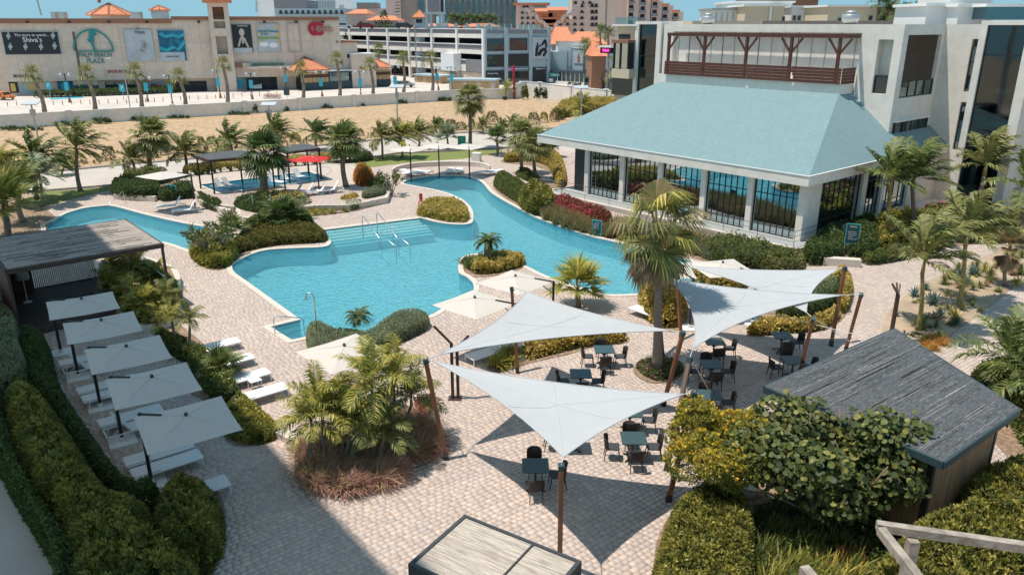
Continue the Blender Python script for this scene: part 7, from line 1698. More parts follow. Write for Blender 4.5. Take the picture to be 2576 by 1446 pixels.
# lower block right of the mall, poster plinth, canopy
def blockpx(name,label,cat,base0,base1,ytop,depth,m,topm=None,th=.4):
    F=Face(G(*base0),G(*base1)); t=thing(name,label,cat,F.A); FL=Off(F,F.A); z=F.uz(base0[0],ytop)[1]; part(FL,'wall',m,t,[(0,F.L,-.05,z,-depth,0)])
    if topm: part(FL,'roof',topm,t,[(-th,F.L+th,z,z+th,-depth-th,th)])
    return t,FL,F,z
t,FL,F,z=blockpx('annex','low beige annex with a brown cornice between mall and parking building','building',(857,222),(905,220),108,8,M['stucco'],M['brownband'])
window(FL,t,872,136,888,147)
t,FL,F,z=blockpx('annex','small cream block in front of the parking building ramp','building',(888,222),(948,220),137,5,M['stucco'],M['whitepaint'],.15)
t,FL,F,z=blockpx('poster_plinth','square beige plinth carrying a teal poster right of the tower','kiosk',(577,228.5),(622,227),175,3,M['stucco'],M['stucco'],.2)
prect(FL,'poster',M['cyanprint'],t,580,185,614,221,.03,.1); ftext(FL,'PALM BEACH PLAZA',597,200,3.5,M['ink'],t,.12)
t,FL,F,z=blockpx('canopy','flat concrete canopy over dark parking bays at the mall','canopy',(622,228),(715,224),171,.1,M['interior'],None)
part(FL,'slab',M['stucco'],t,[(-.5,F.L+2,z,z+1.0,-4,.8)])
# kiosk with two tiled roofs
ks=thing('kiosk_hall','long low kiosk hall with tan panels, glass posters and two orange pyramid roofs','kiosk',G(768,228))
K1=Off(Face(G(768,228),G(984,217)),G(768,228)); K1.F=Face(G(768,228),G(984,217)); K0f=Face(G(768,228),G(696,210)); K0=Off(K0f,G(768,228))
zk=K1.F.uz(800,181)[1]; L1=K1.L; L0=K0f.L
part(K1,'wall',M['navy'],ks,[(0,L1,-.05,zk*.42,-.3,0)]); part(K1,'back',M['interior'],ks,[(.3,L1-.3,.0,zk,-L0*.8,-.6)]); part(K0,'wall',M['navy'],ks,[(0,L0,-.05,zk*.42,-.3,0)])
part(K1,'roof',M['whitepaint'],ks,[(-.3,L1+.3,zk,zk+.2,-L0*.8,.3)])
for i,(a,b) in enumerate(zip((0,.045,.09,.135,.18,.225,.75,.80,.85,.90,.95),(.045,.09,.135,.18,.225,.27,.80,.85,.90,.95,1.0))): part(K1,'tan_panel',M['tan'],ks,[(a*L1+.05,b*L1-.05,zk*.42,zk*.98,-.1,0)])
part(K1,'tan_panel',M['darkwood'],ks,[(0,.27*L1,zk*.68,zk*.86,.0,.04),(.75*L1,L1,zk*.68,zk*.86,.0,.04)])
for a,b,m in ((.28,.38,'tealglass'),(.40,.50,'tealglass'),(.52,.62,'tealglass'),(.64,.74,'tealglass')): part(K1,'glass_poster',M[m],ks,[(a*L1,b*L1,zk*.44,zk*.9,-.1,0)])
for a,z_,m in ((.31,.62,'greenprint'),(.33,.75,'magenta'),(.45,.6,'goldprint'),(.56,.78,'poster_blue'),(.58,.55,'magenta'),(.67,.82,'magenta'),(.67,.74,'magenta'),(.68,.66,'magenta')): part(K1,'print',M[m],ks,[(a*L1,(a+.05)*L1,zk*z_,zk*(z_+.05),.0,.03)])
part(K1,'lintel',M['navy'],ks,[(.27*L1,.75*L1,zk*.9,zk,-.1,.1)])
for k in range(7): part(K0,'tan_panel',M['tan'] if k%2 else M['skin'],ks,[(k/7*L0+.05,(k+1)/7*L0-.05,zk*.42,zk*.9,-.1,0)])
for xx,(x0,x1,ya,ye) in enumerate(((733,832,156,174),(897,990,152,168))):
    a=K1.F.uz(x0,ye);b=K1.F.uz(x1,ye); c=K1.pt((a[0]+b[0])/2,0,-(b[0]-a[0])*.36); r=(b[0]-a[0])*.55; rt=math.atan2(K1.t.y,K1.t.x)+R(45); pyramid(ks,Vector((c.x,c.y,0)),r*1.15,zk+.5,zk+2.9,4,rot=rt)
    part(K1,'roof_drum',M['tan'],ks,[(a[0]+1,b[0]-1,zk+.2,zk+.5,-(b[0]-a[0])*.7,-.1)])
ftext(K1,'sign',0,0,0.01,M['magenta'],ks) if False else None
# brown huts and small white pavilion
for b0,b1,yt,lb in (((1043,206),(1110,211),190,'brown slatted hut behind the seventh and eighth street palms'),((1130,226),(1245,228),203,'brown timber hut with a grey flat roof before the parking building')):
    t,FL,F,z=blockpx('timber_hut',lb,'hut',b0,b1,yt,4,M['tan'],M['bluegrey'],.35)
    n=int(F.L/1.0)
    for k in range(n): part(FL,'board_panel',M['tan'] if k%3 else M['skin'],t,[(k*F.L/n+.03,(k+1)*F.L/n-.03,.1,z-.3,.02,.06)])
t,FL,F,z=blockpx('glass_pavilion','white-framed glass pavilion with a flat teal roof','pavilion',(1392,209),(1480,214),182,7,M['darkglass'],M['navy'],.5)
for k in range(9): part(FL,'post',M['whitepaint'],t,[(k/8*F.L-.06,k/8*F.L+.06,0,z,.0,.12)])
part(FL,'rail',M['whitepaint'],t,[(0,F.L,.0,.5,.0,.1)])
t,FL,F,z=blockpx('terrace_pavilion','glazed terrace pavilion with teal tent roof left of the date palm','pavilion',(1470,222),(1600,242),196,8,M['darkglass'],M['navy'],.3)
for k in range(10): part(FL,'post',M['galv'],t,[(k/9*F.L-.05,k/9*F.L+.05,0,z,.0,.1)])
# ---- parking building
P1=Face(G(850,176),G(1223,214)); P2=Face(G(1223,214),G(1380,208.5)); pk=thing('parking_building','white and grey open parking building with shops at its right corner','building',P1.A); PA=Off(P1,P1.A); PB=Off(P2,P1.A)
zf=lambda y:P1.uz(1128,y)[1]; Lp=P1.L
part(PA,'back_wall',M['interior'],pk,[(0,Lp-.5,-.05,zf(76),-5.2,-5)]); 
for ya,yb,m,d in ((72,74,'whitepaint',.35),(74,85,'grey',.1),(85,95,'white',.3),(111,123,'grey',.1),(109,111,'whitepaint',.3),(123,133,'white',.3),(149,160,'grey',.1),(147,149,'whitepaint',.3),(160,176,'white',.3)):
    z1,z0=zf(ya),zf(yb); part(PA,'spandrel' if m!='whitepaint' else 'rail',M[m],pk,[(0,Lp-.3,z0,z1,-.3,d)])
for y in (85,123,160): part(PA,'deck_slab',M['white'],pk,[(0,Lp-.6,zf(y+9),zf(y+7),-5,-.31)])
for x in (883,928,978,1031,1089,1152,1218): u=P1.uz(x,110)[0]; part(PA,'column',M['whitepaint'],pk,[(u-.35,u+.35,0,zf(72),-.2,.5)])
u=P1.uz(1128,140)[0]; u2=P1.uz(1160,140)[0]; part(PA,'stair_block',M['whitepaint'],pk,[(u,u2,zf(176),zf(133),.0,2.2)])
u3=P1.uz(1160,150)[0]; part(PA,'louvre_panel',M['grey'],pk,[(u3+2.5,Lp-1.2,zf(176),zf(146),.1,.4)])
part(PA,'base_wall',M['stucco'],pk,[(P1.uz(1100,190)[0],Lp-.3,0,zf(177),-.3,.1)])
part(PB,'shop_wall',M['bluegrey'],pk,[(0,P2.L,0,P2.uz(1300,73)[1],-.4,0)]); part(PB,'side',M['bluegrey'],pk,[(P2.L-.4,P2.L,0,P2.uz(1300,73)[1],-14,-.4),(0,P2.L,P2.uz(1300,75)[1],P2.uz(1300,74)[1],-14,-.4)])
for x0,y0,x1,y1,mu in ((1227,100,1269,127,0),(1284,99,1324,125,0),(1227,140,1269,167,1),(1275,138,1331,165,0)): window(PB,pk,x0,y0,x1,y1,M['darkglass'],M['charcoal'],.02,.2,mull=mu)
for x0,x1 in ((1225,1270),(1276,1332),(1338,1378)): prect(PB,'grey_panel',M['grey'],pk,x0,76,x1,85,.02,.15)
for x in (1272,1334,1379): u=P2.uz(x,110)[0]; part(PB,'pilaster',M['bluegrey'],pk,[(u-.45,u+.45,0,P2.uz(1300,73)[1]+.3,.0,.35)])
prect(PB,'shopfront',M['interior'],pk,1222,178,1270,207,.02,.3); prect(PB,'shopfront',M['darkglass'],pk,1275,180,1331,207,.02,.2); prect(PB,'shopfront',M['interior'],pk,1339,170,1377,207,.02,.25)
prect(PB,'sign_band',M['magenta'],pk,1277,171,1301,178,.25,.4); prect(PB,'sign_band',M['poster_blue'],pk,1302,170,1330,177,.25,.4); ftext(PB,'PINK FLAMINGO',1290,174,4,M['ink'],pk,.45); ftext(PB,'BLUE REEF',1316,173,4,M['ink'],pk,.45)
ftext(PB,'the sports shop',1238,185,3.5,M['ink'],pk,.35); ftext(PB,'Salomon rte',1358,173,4,M['ink'],pk,.35)
prect(PB,'billboard',M['poster_grey'],pk,1338,94,1378,148,.3,.5)
mb=MB()
for a,b_,w in (((1346,142),(1349,118),6),((1349,118),(1350,108),4),((1352,118),(1362,112),3),((1362,112),(1369,101),6),((1369,101),(1372,120),5),((1352,140),(1360,126),8),((1360,126),(1372,124),7),((1364,142),(1372,128),6),((1344,124),(1352,122),3)):
    A=P2.uz(*a);B2=P2.uz(*b_); kk_=abs(P2.uz(1351,110)[0]-P2.uz(1350,110)[0]); mb.beam(PB.pt(A[0],A[1],.55),PB.pt(B2[0],B2[1],.55),w*kk_,.06,up=PB.n)
mb.build('figures_print',M['poster_dark'],pk)
for x0,x1 in ((1203,1287),(1303,1369)):
    A=GY(x0,66,190);B2=GY(x1,66,190); W=B2.x-A.x; t=thing('roof_screen','glass wind screen on the parking roof, %s'%('left one' if x0==1203 else 'right one'),'screen',Vector((A.x,190,11.9))); mb=MB(); mb.box(0,-.03,.1,W,.03,1.3); mb.build('pane',M['clearglass'],t)
    for k in range(6): mb=MB(); mb.box(W*k/5-.06,-.08,0,W*k/5+.06,-.035,1.4); mb.build('post',M['whitepaint'],t)
# ---- hotels far behind
def far_block(name,label,cat,x0,x1,yt,Y,depth,m,yb=None):
    a=GY(x0,yt,Y);b=GY(x1,yt,Y); z0=-.05 if yb is None else GY(x0,yb,Y).z; t=thing(name,label,cat,Vector((a.x,Y,0))); F=Face(Vector((a.x,Y,0)),Vector((b.x,Y,0))); FL=Off(F,F.A); z=a.z; part(FL,'wall',m,t,[(0,F.L,z0,z,-depth,0)]); return t,FL,F,z
def winrow(FL,t,xs,ys,w,h,glass,proud=True):
    mesh=None
    for y in ys:
        for x in xs:
            u,z=FL.uz(x,y); k=abs(FL.uz(x+1,y)[0]-u)
            if mesh is None:
                mb=MB(); W=w*k/2;Hh_=h*k/2; mb.box(-W,-.12,-Hh_,W,-.02,Hh_); mb.box(-W-.3,-.5,-Hh_-.35,W+.3,-.0,-Hh_-.05); me=mb.mesh('window',glass); mesh=me
            p=FL.pt(u,z,0); link('window',mesh,t,p)
rng=lambda a,b,s:[a+s*i for i in range(int((b-a)/s)+1)]
t,FL,F,z=far_block('hotel','wide brown-grey slab hotel with columns of teal windows behind the parking building','building',1110,1302,-4,300,20,M['hotelbrown'])
winrow(FL,t,rng(1122,1292,14),rng(4,66,11.5),7.5,8.5,M['tealglass'])
t,FL,F,z=far_block('hotel','tall brown hotel wing with a pale stepped edge at its left','building',1006,1078,-30,280,25,M['hotelbrown']); part(FL,'edge_tower',M['pink'],t,[(-5,0,0,z,-10,.5)]); winrow(FL,t,[998,1002],rng(2,56,8),3,5,M['tealglass']); winrow(FL,t,[1055,1063],rng(4,50,11),6,8,M['tealglass'])
t,FL,F,z=far_block('hotel','distant white high-rise hotel with rows of small dark windows','building',724,870,-40,420,20,M['whitepaint']); winrow(FL,t,rng(730,738,6)+rng(798,845,7),rng(1,22,5.2),4.5,2.6,M['bluegrey']); winrow(FL,t,rng(856,866,6),rng(14,30,6),3,3,M['bluegrey'])
t,FL,F,z=far_block('tower_block','distant slim white tower block at the left behind the mall','building',641,679,-40,430,20,M['whitepaint']); winrow(FL,t,[645],rng(4,32,6),3,3,M['bluegrey'])
t,FL,F,z=far_block('office_block','dark blue-grey block with a row of white-lit openings behind the mall roof','building',690,868,22,300,20,M['bluegrey']); winrow(FL,t,rng(706,860,14),[30],6,6,M['interior']); part(FL,'raised_part',M['grey'],t,[(0,12,z,z+3,-18,-.2)])
t,FL,F,z=far_block('hotel','low grey and pink hotel buildings with stepped roofs left of the tall brown wing','building',892,985,22,330,20,M['pink']); part(FL,'stepped_block',M['hotelbrown'],t,[(1,9,z,z+2.2,-10,.3),(22,28,z,z+3.5,-10,.3),(24,34,z-3,z+1.2,-10,.6)])
winrow(FL,t,[968,976],[28,34],6,3,M['interior'])
def tiled(label,x0,x1,yr,ye,yb,Y,depth,m='pink',name='tiled_building'):
    a=GY(x0,ye,Y);b=GY(x1,ye,Y); zr=GY(x0,yr,Y+depth/2).z; t=thing(name,label,'building',Vector((a.x,Y,0))); W=b.x-a.x; ze=a.z; mb=MB(); mb.box(.4,.4,-.05,W-.4,depth,ze); mb.build('wall',M[m],t)
    mb=MB(); i=min(W*.25,depth/2); mb.add([(0,0,ze),(W,0,ze),(W,depth,ze),(0,depth,ze),(i,depth/2,zr),(W-i,depth/2,zr)],[(0,1,5,4),(1,2,5),(2,3,4,5),(3,0,4),(3,2,1,0)]); mb.build('roof',M['tile'],t); return t,W,ze
tiled('round orange-tiled roof above dark trees left of the parking deck',868,925,24,35,60,250,18)
tiled('long low building with a red-orange tiled roof behind the parking deck cars',918,1004,40,52,66,240,14)
tiled('orange-roofed row house behind the left half of the parking roof',1028,1160,60,68,72,215,12)
tiled('orange-roofed row house behind the right half of the parking roof',1158,1262,60,68,72,216,12)
for i,x in enumerate((1086,1101,1124,1147,1175,1203,1231)):
    g=GY(x,70,212); t=MB(); t.prism([Vector((-.7,0,0)),Vector((.7,0,0)),Vector((.7,.5,0)),Vector((-.7,.5,0))],-1,.2); t.add([(-.7,-.01,.2),(.7,-.01,.2),(0,-.01,1.3),(-.7,.5,.2),(.7,.5,.2),(0,.5,1.3)],[(0,1,2),(5,4,3),(0,2,5,3),(1,4,5,2)])
    tag(t.build('white_gable',M['whitepaint'],None,False,g),'small white curved gable on the orange roof row, number %d from the left'%(i+1) if False else 'small white gable on the orange roof row behind the parking roof','gable','white gables on the orange roofs')
# pointed orange roof tower
a=GY(1041,68,205);b=GY(1067,68,205); W=b.x-a.x; t=thing('pointed_tower','small blue-grey tower with a steep orange pyramid roof at the parking deck','tower',Vector(((a.x+b.x)/2,207,0))); ze=GY(1050,46,207).z; zt=GY(1050,25,207).z; mb=MB(); mb.box(-W/2,-W/2,0,W/2,W/2,ze); mb.build('wall',M['bluegrey'],t); pyramid(t,Vector((0,0,0)),W*1.05,ze+.2,zt,4,rot=R(45)); mb=MB(); mb.box(-W*.3,-W/2-.05,ze-1.2,W*.3,-W/2-.001,ze-.3); mb.build('window',M['interior'],t)
# screen tower
t,FL,F,z=far_block('screen_tower','white framed tower carrying a large grey screen above the parking roof','tower',1070,1118,-20,200,.5,M['whitepaint'],33)
prect(FL,'screen',M['grey'],t,1076,-5,1105,31,.3,.7); prect(FL,'side_screen',M['poster_dark'],t,1109,-5,1116,31,.3,.6); prect(FL,'cross_beam',M['bluegrey'],t,1067,32,1121,37,-.5,.8)
for x0,x1 in ((1070,1077),(1082,1086),(1104,1110),(1112,1118)): prect(FL,'leg',M['bluegrey'],t,x0,37,x1,74,-.5,.3)
# pink stepped hotel
t,FL,F,z=far_block('hotel','pink terraced hotel with orange roofs and stair-stepped balustrades','building',1298,1376,14,290,16,M['pink']); winrow(FL,t,[1318,1327],[14],3.5,6,M['interior']); winrow(FL,t,rng(1345,1370,6),[14],4,6,M['bluegrey']); winrow(FL,t,rng(1314,1358,14),[31,44,58],4.5,3.5,M['interior'])
mb=MB(); mb.fbox(FL,-1,F.L+1,z,z+.8,-16,1); mb.build('roof',M['tile'],t)
t2,FL2,F2,z2=far_block('hotel','pink hotel block with white balconies right of the stair-stepped balustrade','building',1440,1530,-30,285,16,M['pink']); winrow(FL2,t2,rng(1448,1500,18),[6],6,4,M['interior'])
for j,(y,n0) in enumerate(((14,1466),(29,1466),(44,1430),(60,1410),(75,1410))): winrow(FL2,t2,[x for x in rng(1410,1480,18) if x>=n0-6],[y],6,4,M['interior'])
part(FL2,'low_wing',M['pink'],t2,[(-F2.L*.42,0,0,FL2.uz(1420,48)[1],-10,-.2)])
winrow(FL2,t2,[1490,1500],[13,29,45,61],7,6,M['interior'])
for y0,y1,x0,x1 in ((22,29,1346,1393),(37,45,1362,1402),(53,60,1375,1402),(18,26,1378,1428)):
    q=GY(x0,y1,275); q2=GY(x1,y1,275); zz=GY(x0,y0,278).z; o=MB(); W=q2.x-q.x; o.add([(0,0,0),(W,0,0),(W,4,zz-q.z),(0,4,zz-q.z),(0,0,-.5),(W,0,-.5)],[(0,1,2,3),(4,5,1,0)]); o.box(.3,.8,-4,W-.3,4,-.5); tag(o.build('terrace_roof',M['tile'],None,False,q),'orange terrace roof of the stepped hotel, %s'%{22:'upper left',37:'middle',53:'lower',18:'upper right'}[y0],'roof')
for lb,pts in (('left descending cream stair balustrade of the stepped hotel',[(1323,22),(1335,36),(1346,36),(1356,52),(1366,56),(1382,72)]),('right rising ochre stair balustrade of the stepped hotel',[(1382,72),(1394,72),(1402,57),(1412,55),(1420,40),(1434,38),(1442,24),(1452,20),(1462,4)])):
    P=[GY(x,y,270) for x,y in pts]; mb=MB()
    for a_,b_ in zip(P[:-1],P[1:]): mb.beam(a_-P[0],b_-P[0],.8,1.0)
    tag(mb.build('stair_balustrade',M['pink'],None,False,P[0]),lb,'balustrade')
t3,FL3,F3,z3=far_block('hotel','pink-beige hotel wing with stacks of dark balconies stepping down to the sea','building',1530,1582,-30,240,20,M['pink'])
part(FL3,'end_wall',M['hotelbrown'],t3,[(-.6,0,0,z3,-20,0)])
for i,(x,yt) in enumerate(((1587,-10),(1616,-6),(1646,2),(1672,14),(1698,30))):
    a_=GY(x-6,yt,238); b_=GY(x+22,yt,238); t4=thing('hotel_stack','balcony stack of the pink-beige hotel, %s'%['leftmost','second','third','fourth','lowest at the right'][i],'building',Vector((a_.x,238,0))); W=b_.x-a_.x; mb=MB(); mb.box(0,0,0,W,14,a_.z); mb.build('wall',M['pink'],t4); mb=MB(); mb.box(-.2,-1.2,a_.z,W*.6,3,a_.z+.5); mb.build('roof',M['tile'],t4)
    for k in range(6):
        zz=a_.z-1.9-k*2.1
        if zz<9: break
        mb=MB(); mb.box(.3,-.02,zz,W*.5,-.01+.0,zz+1.5); mb.build('opening',M['interior'],t4); mb=MB(); mb.box(.1,-1.0,zz-.3,W*.55,-.03,zz+.5); mb.build('balcony',M['grey'],t4)
# orange roofs left of the club and grey shops
tiled('large orange roof behind the right corner of the parking building',1385,1450,68,112,120,205,22,'bluegrey')
tiled('pink-orange roof between the parking building and the club',1435,1530,80,112,140,200,20,'pink')
tiled('orange gabled roof with white parapet beside the parking building',1400,1478,88,104,125,190,10,'whitepaint')
tiled('steep orange roof just left of the club building',1485,1530,105,142,180,165,12,'brownband')
t,FL,F,z=blockpx('shop_building','blue-grey shop building with a poster right of the parking building','building',(1380,207),(1425,208),130,8,M['bluegrey'])
t,FL,F,z=blockpx('shop_building','white and blue-grey shop block with a figure poster','building',(1422,206),(1487,212),121,9,M['bluegrey'],M['whitepaint'],.12); prect(FL,'white_panel',M['whitepaint'],t,1423,124,1436,196,.02,.2); prect(FL,'poster',M['poster_grey'],t,1445,135,1468,160,.02,.15); disc(FL,1457,140,2,M['twig'],t,0,.2,'figure_print'); prect(FL,'figure_print',M['brownband'],t,1454,143,1460,156,.16,.22)
t,FL,F,z=blockpx('cafe_building','teal café front with a sign band between the shops','shop',(1380,209),(1428,210),184,3,M['navy'],None); prect(FL,'sign_band',M['emblem'],t,1381,184,1427,194,.02,.3); ftext(FL,'Café Delice',1402,189,5,M['ink'],t,.35); prect(FL,'menu_board',M['ink'],t,1381,198,1391,207,.02,.1)
# club building with the neon sign
CF=HF(12.2); cl=thing('club_building','beige club building with a neon sign and a bay window left of the glass tower','building',HO,HRZ)
def cbx(name,m,x0,y0,x1,y1,d0,d1,v=13.2):
    a=ru(v,x0,y0,x1,y1); return hb(name,m,[(a[0],v-d1,a[2],a[1],v-d0,a[3])],cl)
M['cream2']=mat('pale_yellow_render',(.62,.53,.38),.9,.05,.6)
cbx('wall',M['cream2'],1548,66,1606,250,-6,0); cbx('roof_edge',M['whitepaint'],1545,62,1606,66,-6,.3); cbx('roof_glass',M['clearglass'],1548,44,1606,61,-.05,.02)
cbx('window',M['interior'],1557,87,1585,108,-.01,.05); cbx('bay_frame',M['brownband'],1560,100,1602,108,.0,1.2); cbx('bay_glass',M['mirror'],1563,109,1600,172,.2,1.0)
for x in (1562,1578,1598): cbx('bay_post',M['dark'],x,108,x+2.5,172,.3,1.1)
cbx('bay_base',M['cream2'],1558,173,1602,196,.0,1.1); cbx('lower_glass',M['darkglass'],1540,197,1602,240,.0,.1); cbx('sign_panel',M['interior'],1526,120,1556,134,.6,.9); cbx('sign_shelf',M['whitepaint'],1524,116,1558,119,.0,1.2)
M['neon']=mat('pink_neon',(.7,.02,.25),.5,0,emis=((1,.05,.35),1.6)); a=ru(13.2,1526,120,1556,134); text('YOLO',(a[3]-a[2])*.62,M['neon'],cl,((a[0]+a[1])/2,13.2-.96,(a[2]+a[3])/2),(R(90),0,0),depth=.03)
# roofs seen above the white block
def roofblk(label,x0,x1,yt,yb,Y,depth,m,trim=None,name='rooftop_block'):
    t,FL,F,z=far_block(name,label,'building',x0,x1,yt,Y,depth,M[m],yb)
    if trim: part(FL,'roof_edge',M[trim],t,[(-.3,F.L+.3,z,z+.25,-depth,.3)])
    return t,FL,F,z
roofblk('low cream parapet block on the white roof at left',1742,1900,53,80,95,10,'cream')
t,FL,F,z=roofblk('louvred pale rooftop room at the far left above the timber loggia',1796,1880,26,75,110,8,'whitepaint','galv')
for k in range(6): u=F.L*(k+.5)/6; part(FL,'fin',M['galv'],t,[(u-.05,u+.05,z-3,z-.3,.0,.15)])
roofblk('large white rooftop room with an overhanging flat roof',1848,1994,8,75,112,10,'whitepaint','whitepaint')
t,FL,F,z=roofblk('cream rooftop room with white corner columns',1876,1974,17,75,106,8,'cream2','whitepaint')
part(FL,'column',M['whitepaint'],t,[(F.L*.62,F.L*.66,0,z,0,.3)]); prect(FL,'door',M['interior'],t,1968,42,1974,54,.02,.1)
t,FL,F,z=roofblk('white panelled rooftop wing with square windows',1992,2060,20,75,108,8,'whitepaint','whitepaint')
for x in (1998,2010,2042): prect(FL,'window',M['darkglass'],t,x-4,40,x+4,52,.02,.1)
t,FL,F,z=roofblk('blue-grey glazed box beside the ochre rooftop room',2055,2092,22,75,104,6,'tealglass')
t,FL,F,z=roofblk('ochre rooftop room behind the large vent',2085,2258,18,75,100,8,'cream2','whitepaint')
for x in (2112,2126): prect(FL,'window',M['darkglass'],t,x-4,46,x+4,54,.02,.1)
for x in (2190,2216,2226): prect(FL,'window',M['darkglass'],t,x-5,40,x+4,52,.02,.1)
roofblk('grey parapet strip behind the large vent',1918,2290,53,80,90,1,'hotelbrown')
roofblk('flat dark upper roof with a red edge above the white rooftop room',1900,2060,-6,14,118,10,'brownband','galv')
t,FL,F,z=roofblk('white rooftop block right of the palms, with a dish',2334,2412,16,80,72,6,'whitepaint','whitepaint')
t,FL,F,z=roofblk('second white rooftop block next to the stair tower',2414,2500,18,80,70,6,'whitepaint','whitepaint')
roofblk('upper white rooftop box over the two white blocks at right',2392,2500,-12,18,76,6,'whitepaint')
roofblk('glazed rooftop box with ochre mullions at the right edge',2484,2640,18,50,68,5,'tealglass','whitepaint')
# glass balustrade of the club roof
# ---- street furniture, cars
def van(label,base,rz,sc=1,m=None,low=False,group=None):
    b=G(*base); t=thing('parked_van' if not low else 'parked_car',label,'van' if not low else 'car',b,rz,group); m=m or M['whitepaint']; hh=1.0 if not low else .8
    prof=[(-2.2,.35),(2.2,.35),(2.25,.8),(1.5,1.0*hh+.1),(.8,1.75*hh),(-1.9,1.8*hh),(-2.25,1.0)]; mb=MB(); n=len(prof)
    V=[(x,-.85,z) for x,z in prof]+[(x,.85,z) for x,z in prof]; mb.add(V,[tuple(range(n)),tuple(range(2*n-1,n-1,-1))]+[((i+1)%n,i,n+i,n+(i+1)%n) for i in range(n)]); mb.build('body',m,t)
    mb=MB(); mb.add([(1.47,-.75,1.05*hh+.1),(1.47,.75,1.05*hh+.1),(.86,.72,1.68*hh),(.86,-.72,1.68*hh)],[(0,1,2,3)]); 
    o=mb.build('windscreen',M['darkglass'],t); o.location=(.03,0,.02)
    for s in (-1,1): mb=MB(); mb.box(-1.8,s*.86-.01,1.1*hh,.8,s*.86+.01,1.6*hh); mb.build('side_window',M['darkglass'],t)
    for x in (-1.4,1.4):
        for s in (-1,1): mb=MB(); mb.tube([(x,s*.78,.32),(x,s*.9,.32)],.32,12); mb.build('wheel',M['dark'],t)
    for s in (-1,1): mb=MB(); mb.box(2.2,s*.6-.15,.6,2.27,s*.6+.15,.75); mb.build('headlight',M['ink'],t)
    return t
van('white van parked under the mall canopy, left one',(650,225.5),R(-75)); van('silver van parked under the mall canopy, right one',(682,223),R(-75),m=M['galv'])
van('orange car at the left edge of the parking lot',(8,251),R(-20),m=M['orangep'],low=True); van('silver car between the kiosk and the brown hut',(1018,220),R(10),m=M['galv'],low=True)
cars=[(868,63,'whitepaint','white car on the parking deck at far left'),(925,64,'crimson','row of red bikes and a dark car on the parking deck') ,(1020,66,'charcoal','dark car on the parking deck near the blue-grey tower')]
zd=zf(76)
for x,y,m,lb in cars:
    g=GY(x,70,205); o=van(lb if 'row' not in lb else 'red car on the parking deck',(650,225),R(8),m=M[m],low=True); o.location=(g.x,203,GY(x,70.5,203).z-.2)
def lamp(label,base,top,kind='twin',group='street lamps of the parking lot'):
    b=G(*base); t_=upright(b,*top); h=t_.z; t=thing('street_lamp',label,'street lamp',b,0,group); dx=(t_.x-b.x)
    mb=MB(); mb.tube([(0,0,0),(dx,0,h)],.09,6); mb.build('pole',M['dark'] if kind!='solar' and kind!='arm' else M['galv'],t)
    if kind=='twin':
        for s in (-1,1): mb=MB(); mb.beam((dx,0,h),(dx+s*.7,0,h-.1),.06); mb.build('arm',M['dark'],t); mb=MB(); mb.lathe([(.05,0),(.3,-.15),(.25,-.5),(.05,-.6)],8,(dx+s*.75,0,h+.1)); mb.build('lamp_head',M['poster_grey'],t,True)
        mb=MB(); mb.box(dx*.6-.1,-.35,h*.5,dx*.6+.6,-.3,h*.5+1.3) if False else mb.box(dx*.6-.35,-.2,h*.42,dx*.6+.35,-.14,h*.42+1.5); mb.build('banner',M['cyanprint'],t)
        mb=MB(); mb.lathe([(.28,0),(.22,.5),(.12,.9)],8); mb.build('foot',M['brownband'],t)
    elif kind=='solar':
        mb=MB(); mb.add([(dx-.9,-.5,h+.02),(dx+.9,-.5,h+.02),(dx+.9,.5,h+.3),(dx-.9,.5,h+.3),(dx-.9,-.5,h-.06),(dx+.9,-.5,h-.06),(dx+.9,.5,h+.22),(dx-.9,.5,h+.22)],[(0,1,2,3),(7,6,5,4),(0,4,5,1),(1,5,6,2),(2,6,7,3),(3,7,4,0)]); mb.build('solar_panel',M['poster_grey'],t)
        mb=MB(); mb.box(dx-.22,-.2,h-1.3,dx+.22,.2,h-.6); mb.build('battery_box',M['galv'],t)
    else:
        mb=MB(); mb.beam((dx,0,h),(dx-1.8,0,h+1.5),.08); mb.build('arm',M['galv'],t); mb=MB(); mb.beam((dx-1.8,0,h+1.5),(dx-2.6,0,h+1.55),.3,.12); mb.build('lamp_head',M['whitepaint'],t)
    return t
for i,((b,tp_),w) in enumerate(zip([((176,258),(162,186)),((372,256),(365,194)),((435,268),(424,190)),((555,247),(545,176)),((635,250),(630,185)),((721,233),(716,170)),((811,244),(805,180)),((908,245),(905,180)),((997,248),(992,165)),((1103,228),(1097,168)),((1139,232),(1134,168)),((1180,208),(1178,165))],['at the blue-marked bay, leftmost','in front of the mural, second','third from the left','at the tower foot, fourth','beside the poster plinth, fifth','at the left end of the kiosk','in front of the tan kiosk panels','before the glass kiosk posters','between kiosk and huts','at the tenth street palm','before the brown hut','behind the brown hut roof'])):
    lamp('dark twin-headed street lamp with a banner, '+w,b,tp_)
for (b,t_,lb) in (((100,370),(78,262),'solar street lamp with a box, at the left end of the dry field'),((680,345),(676,264),'solar street lamp in the middle of the dry field'),((1000,330),(998,220),'solar street lamp standing in the strip before the field, right of centre'),((1462,330),(1462,222),'solar street lamp near the right wall of the field')): lamp(lb,b,t_,'solar','solar street lamps of the field')
lamp('tall curved-arm lamp pole leaning before the mall entrance',(328,274),(310,172),'arm',None)
for (b,t_,lb) in (((1558,300),(1558,215),'thin pale flagpole before the club building, left'),((1575,290),(1582,216),'thin pale flagpole before the club building, right')):
    p0=G(*b); p1=upright(p0,*t_); o=MB(); o.tube([(0,0,0),p1-p0],.06,6); tag(o.build('flagpole',M['galv'],None,False,p0),lb,'pole')
p0=G(1294,248); p1=upright(p0,1292,165); o=MB(); o.tube([(0,0,0),p1-p0],.22,8); tag(o.build('red_post',M['crimson'],None,False,p0),'tall dark red post in the field corner','post')
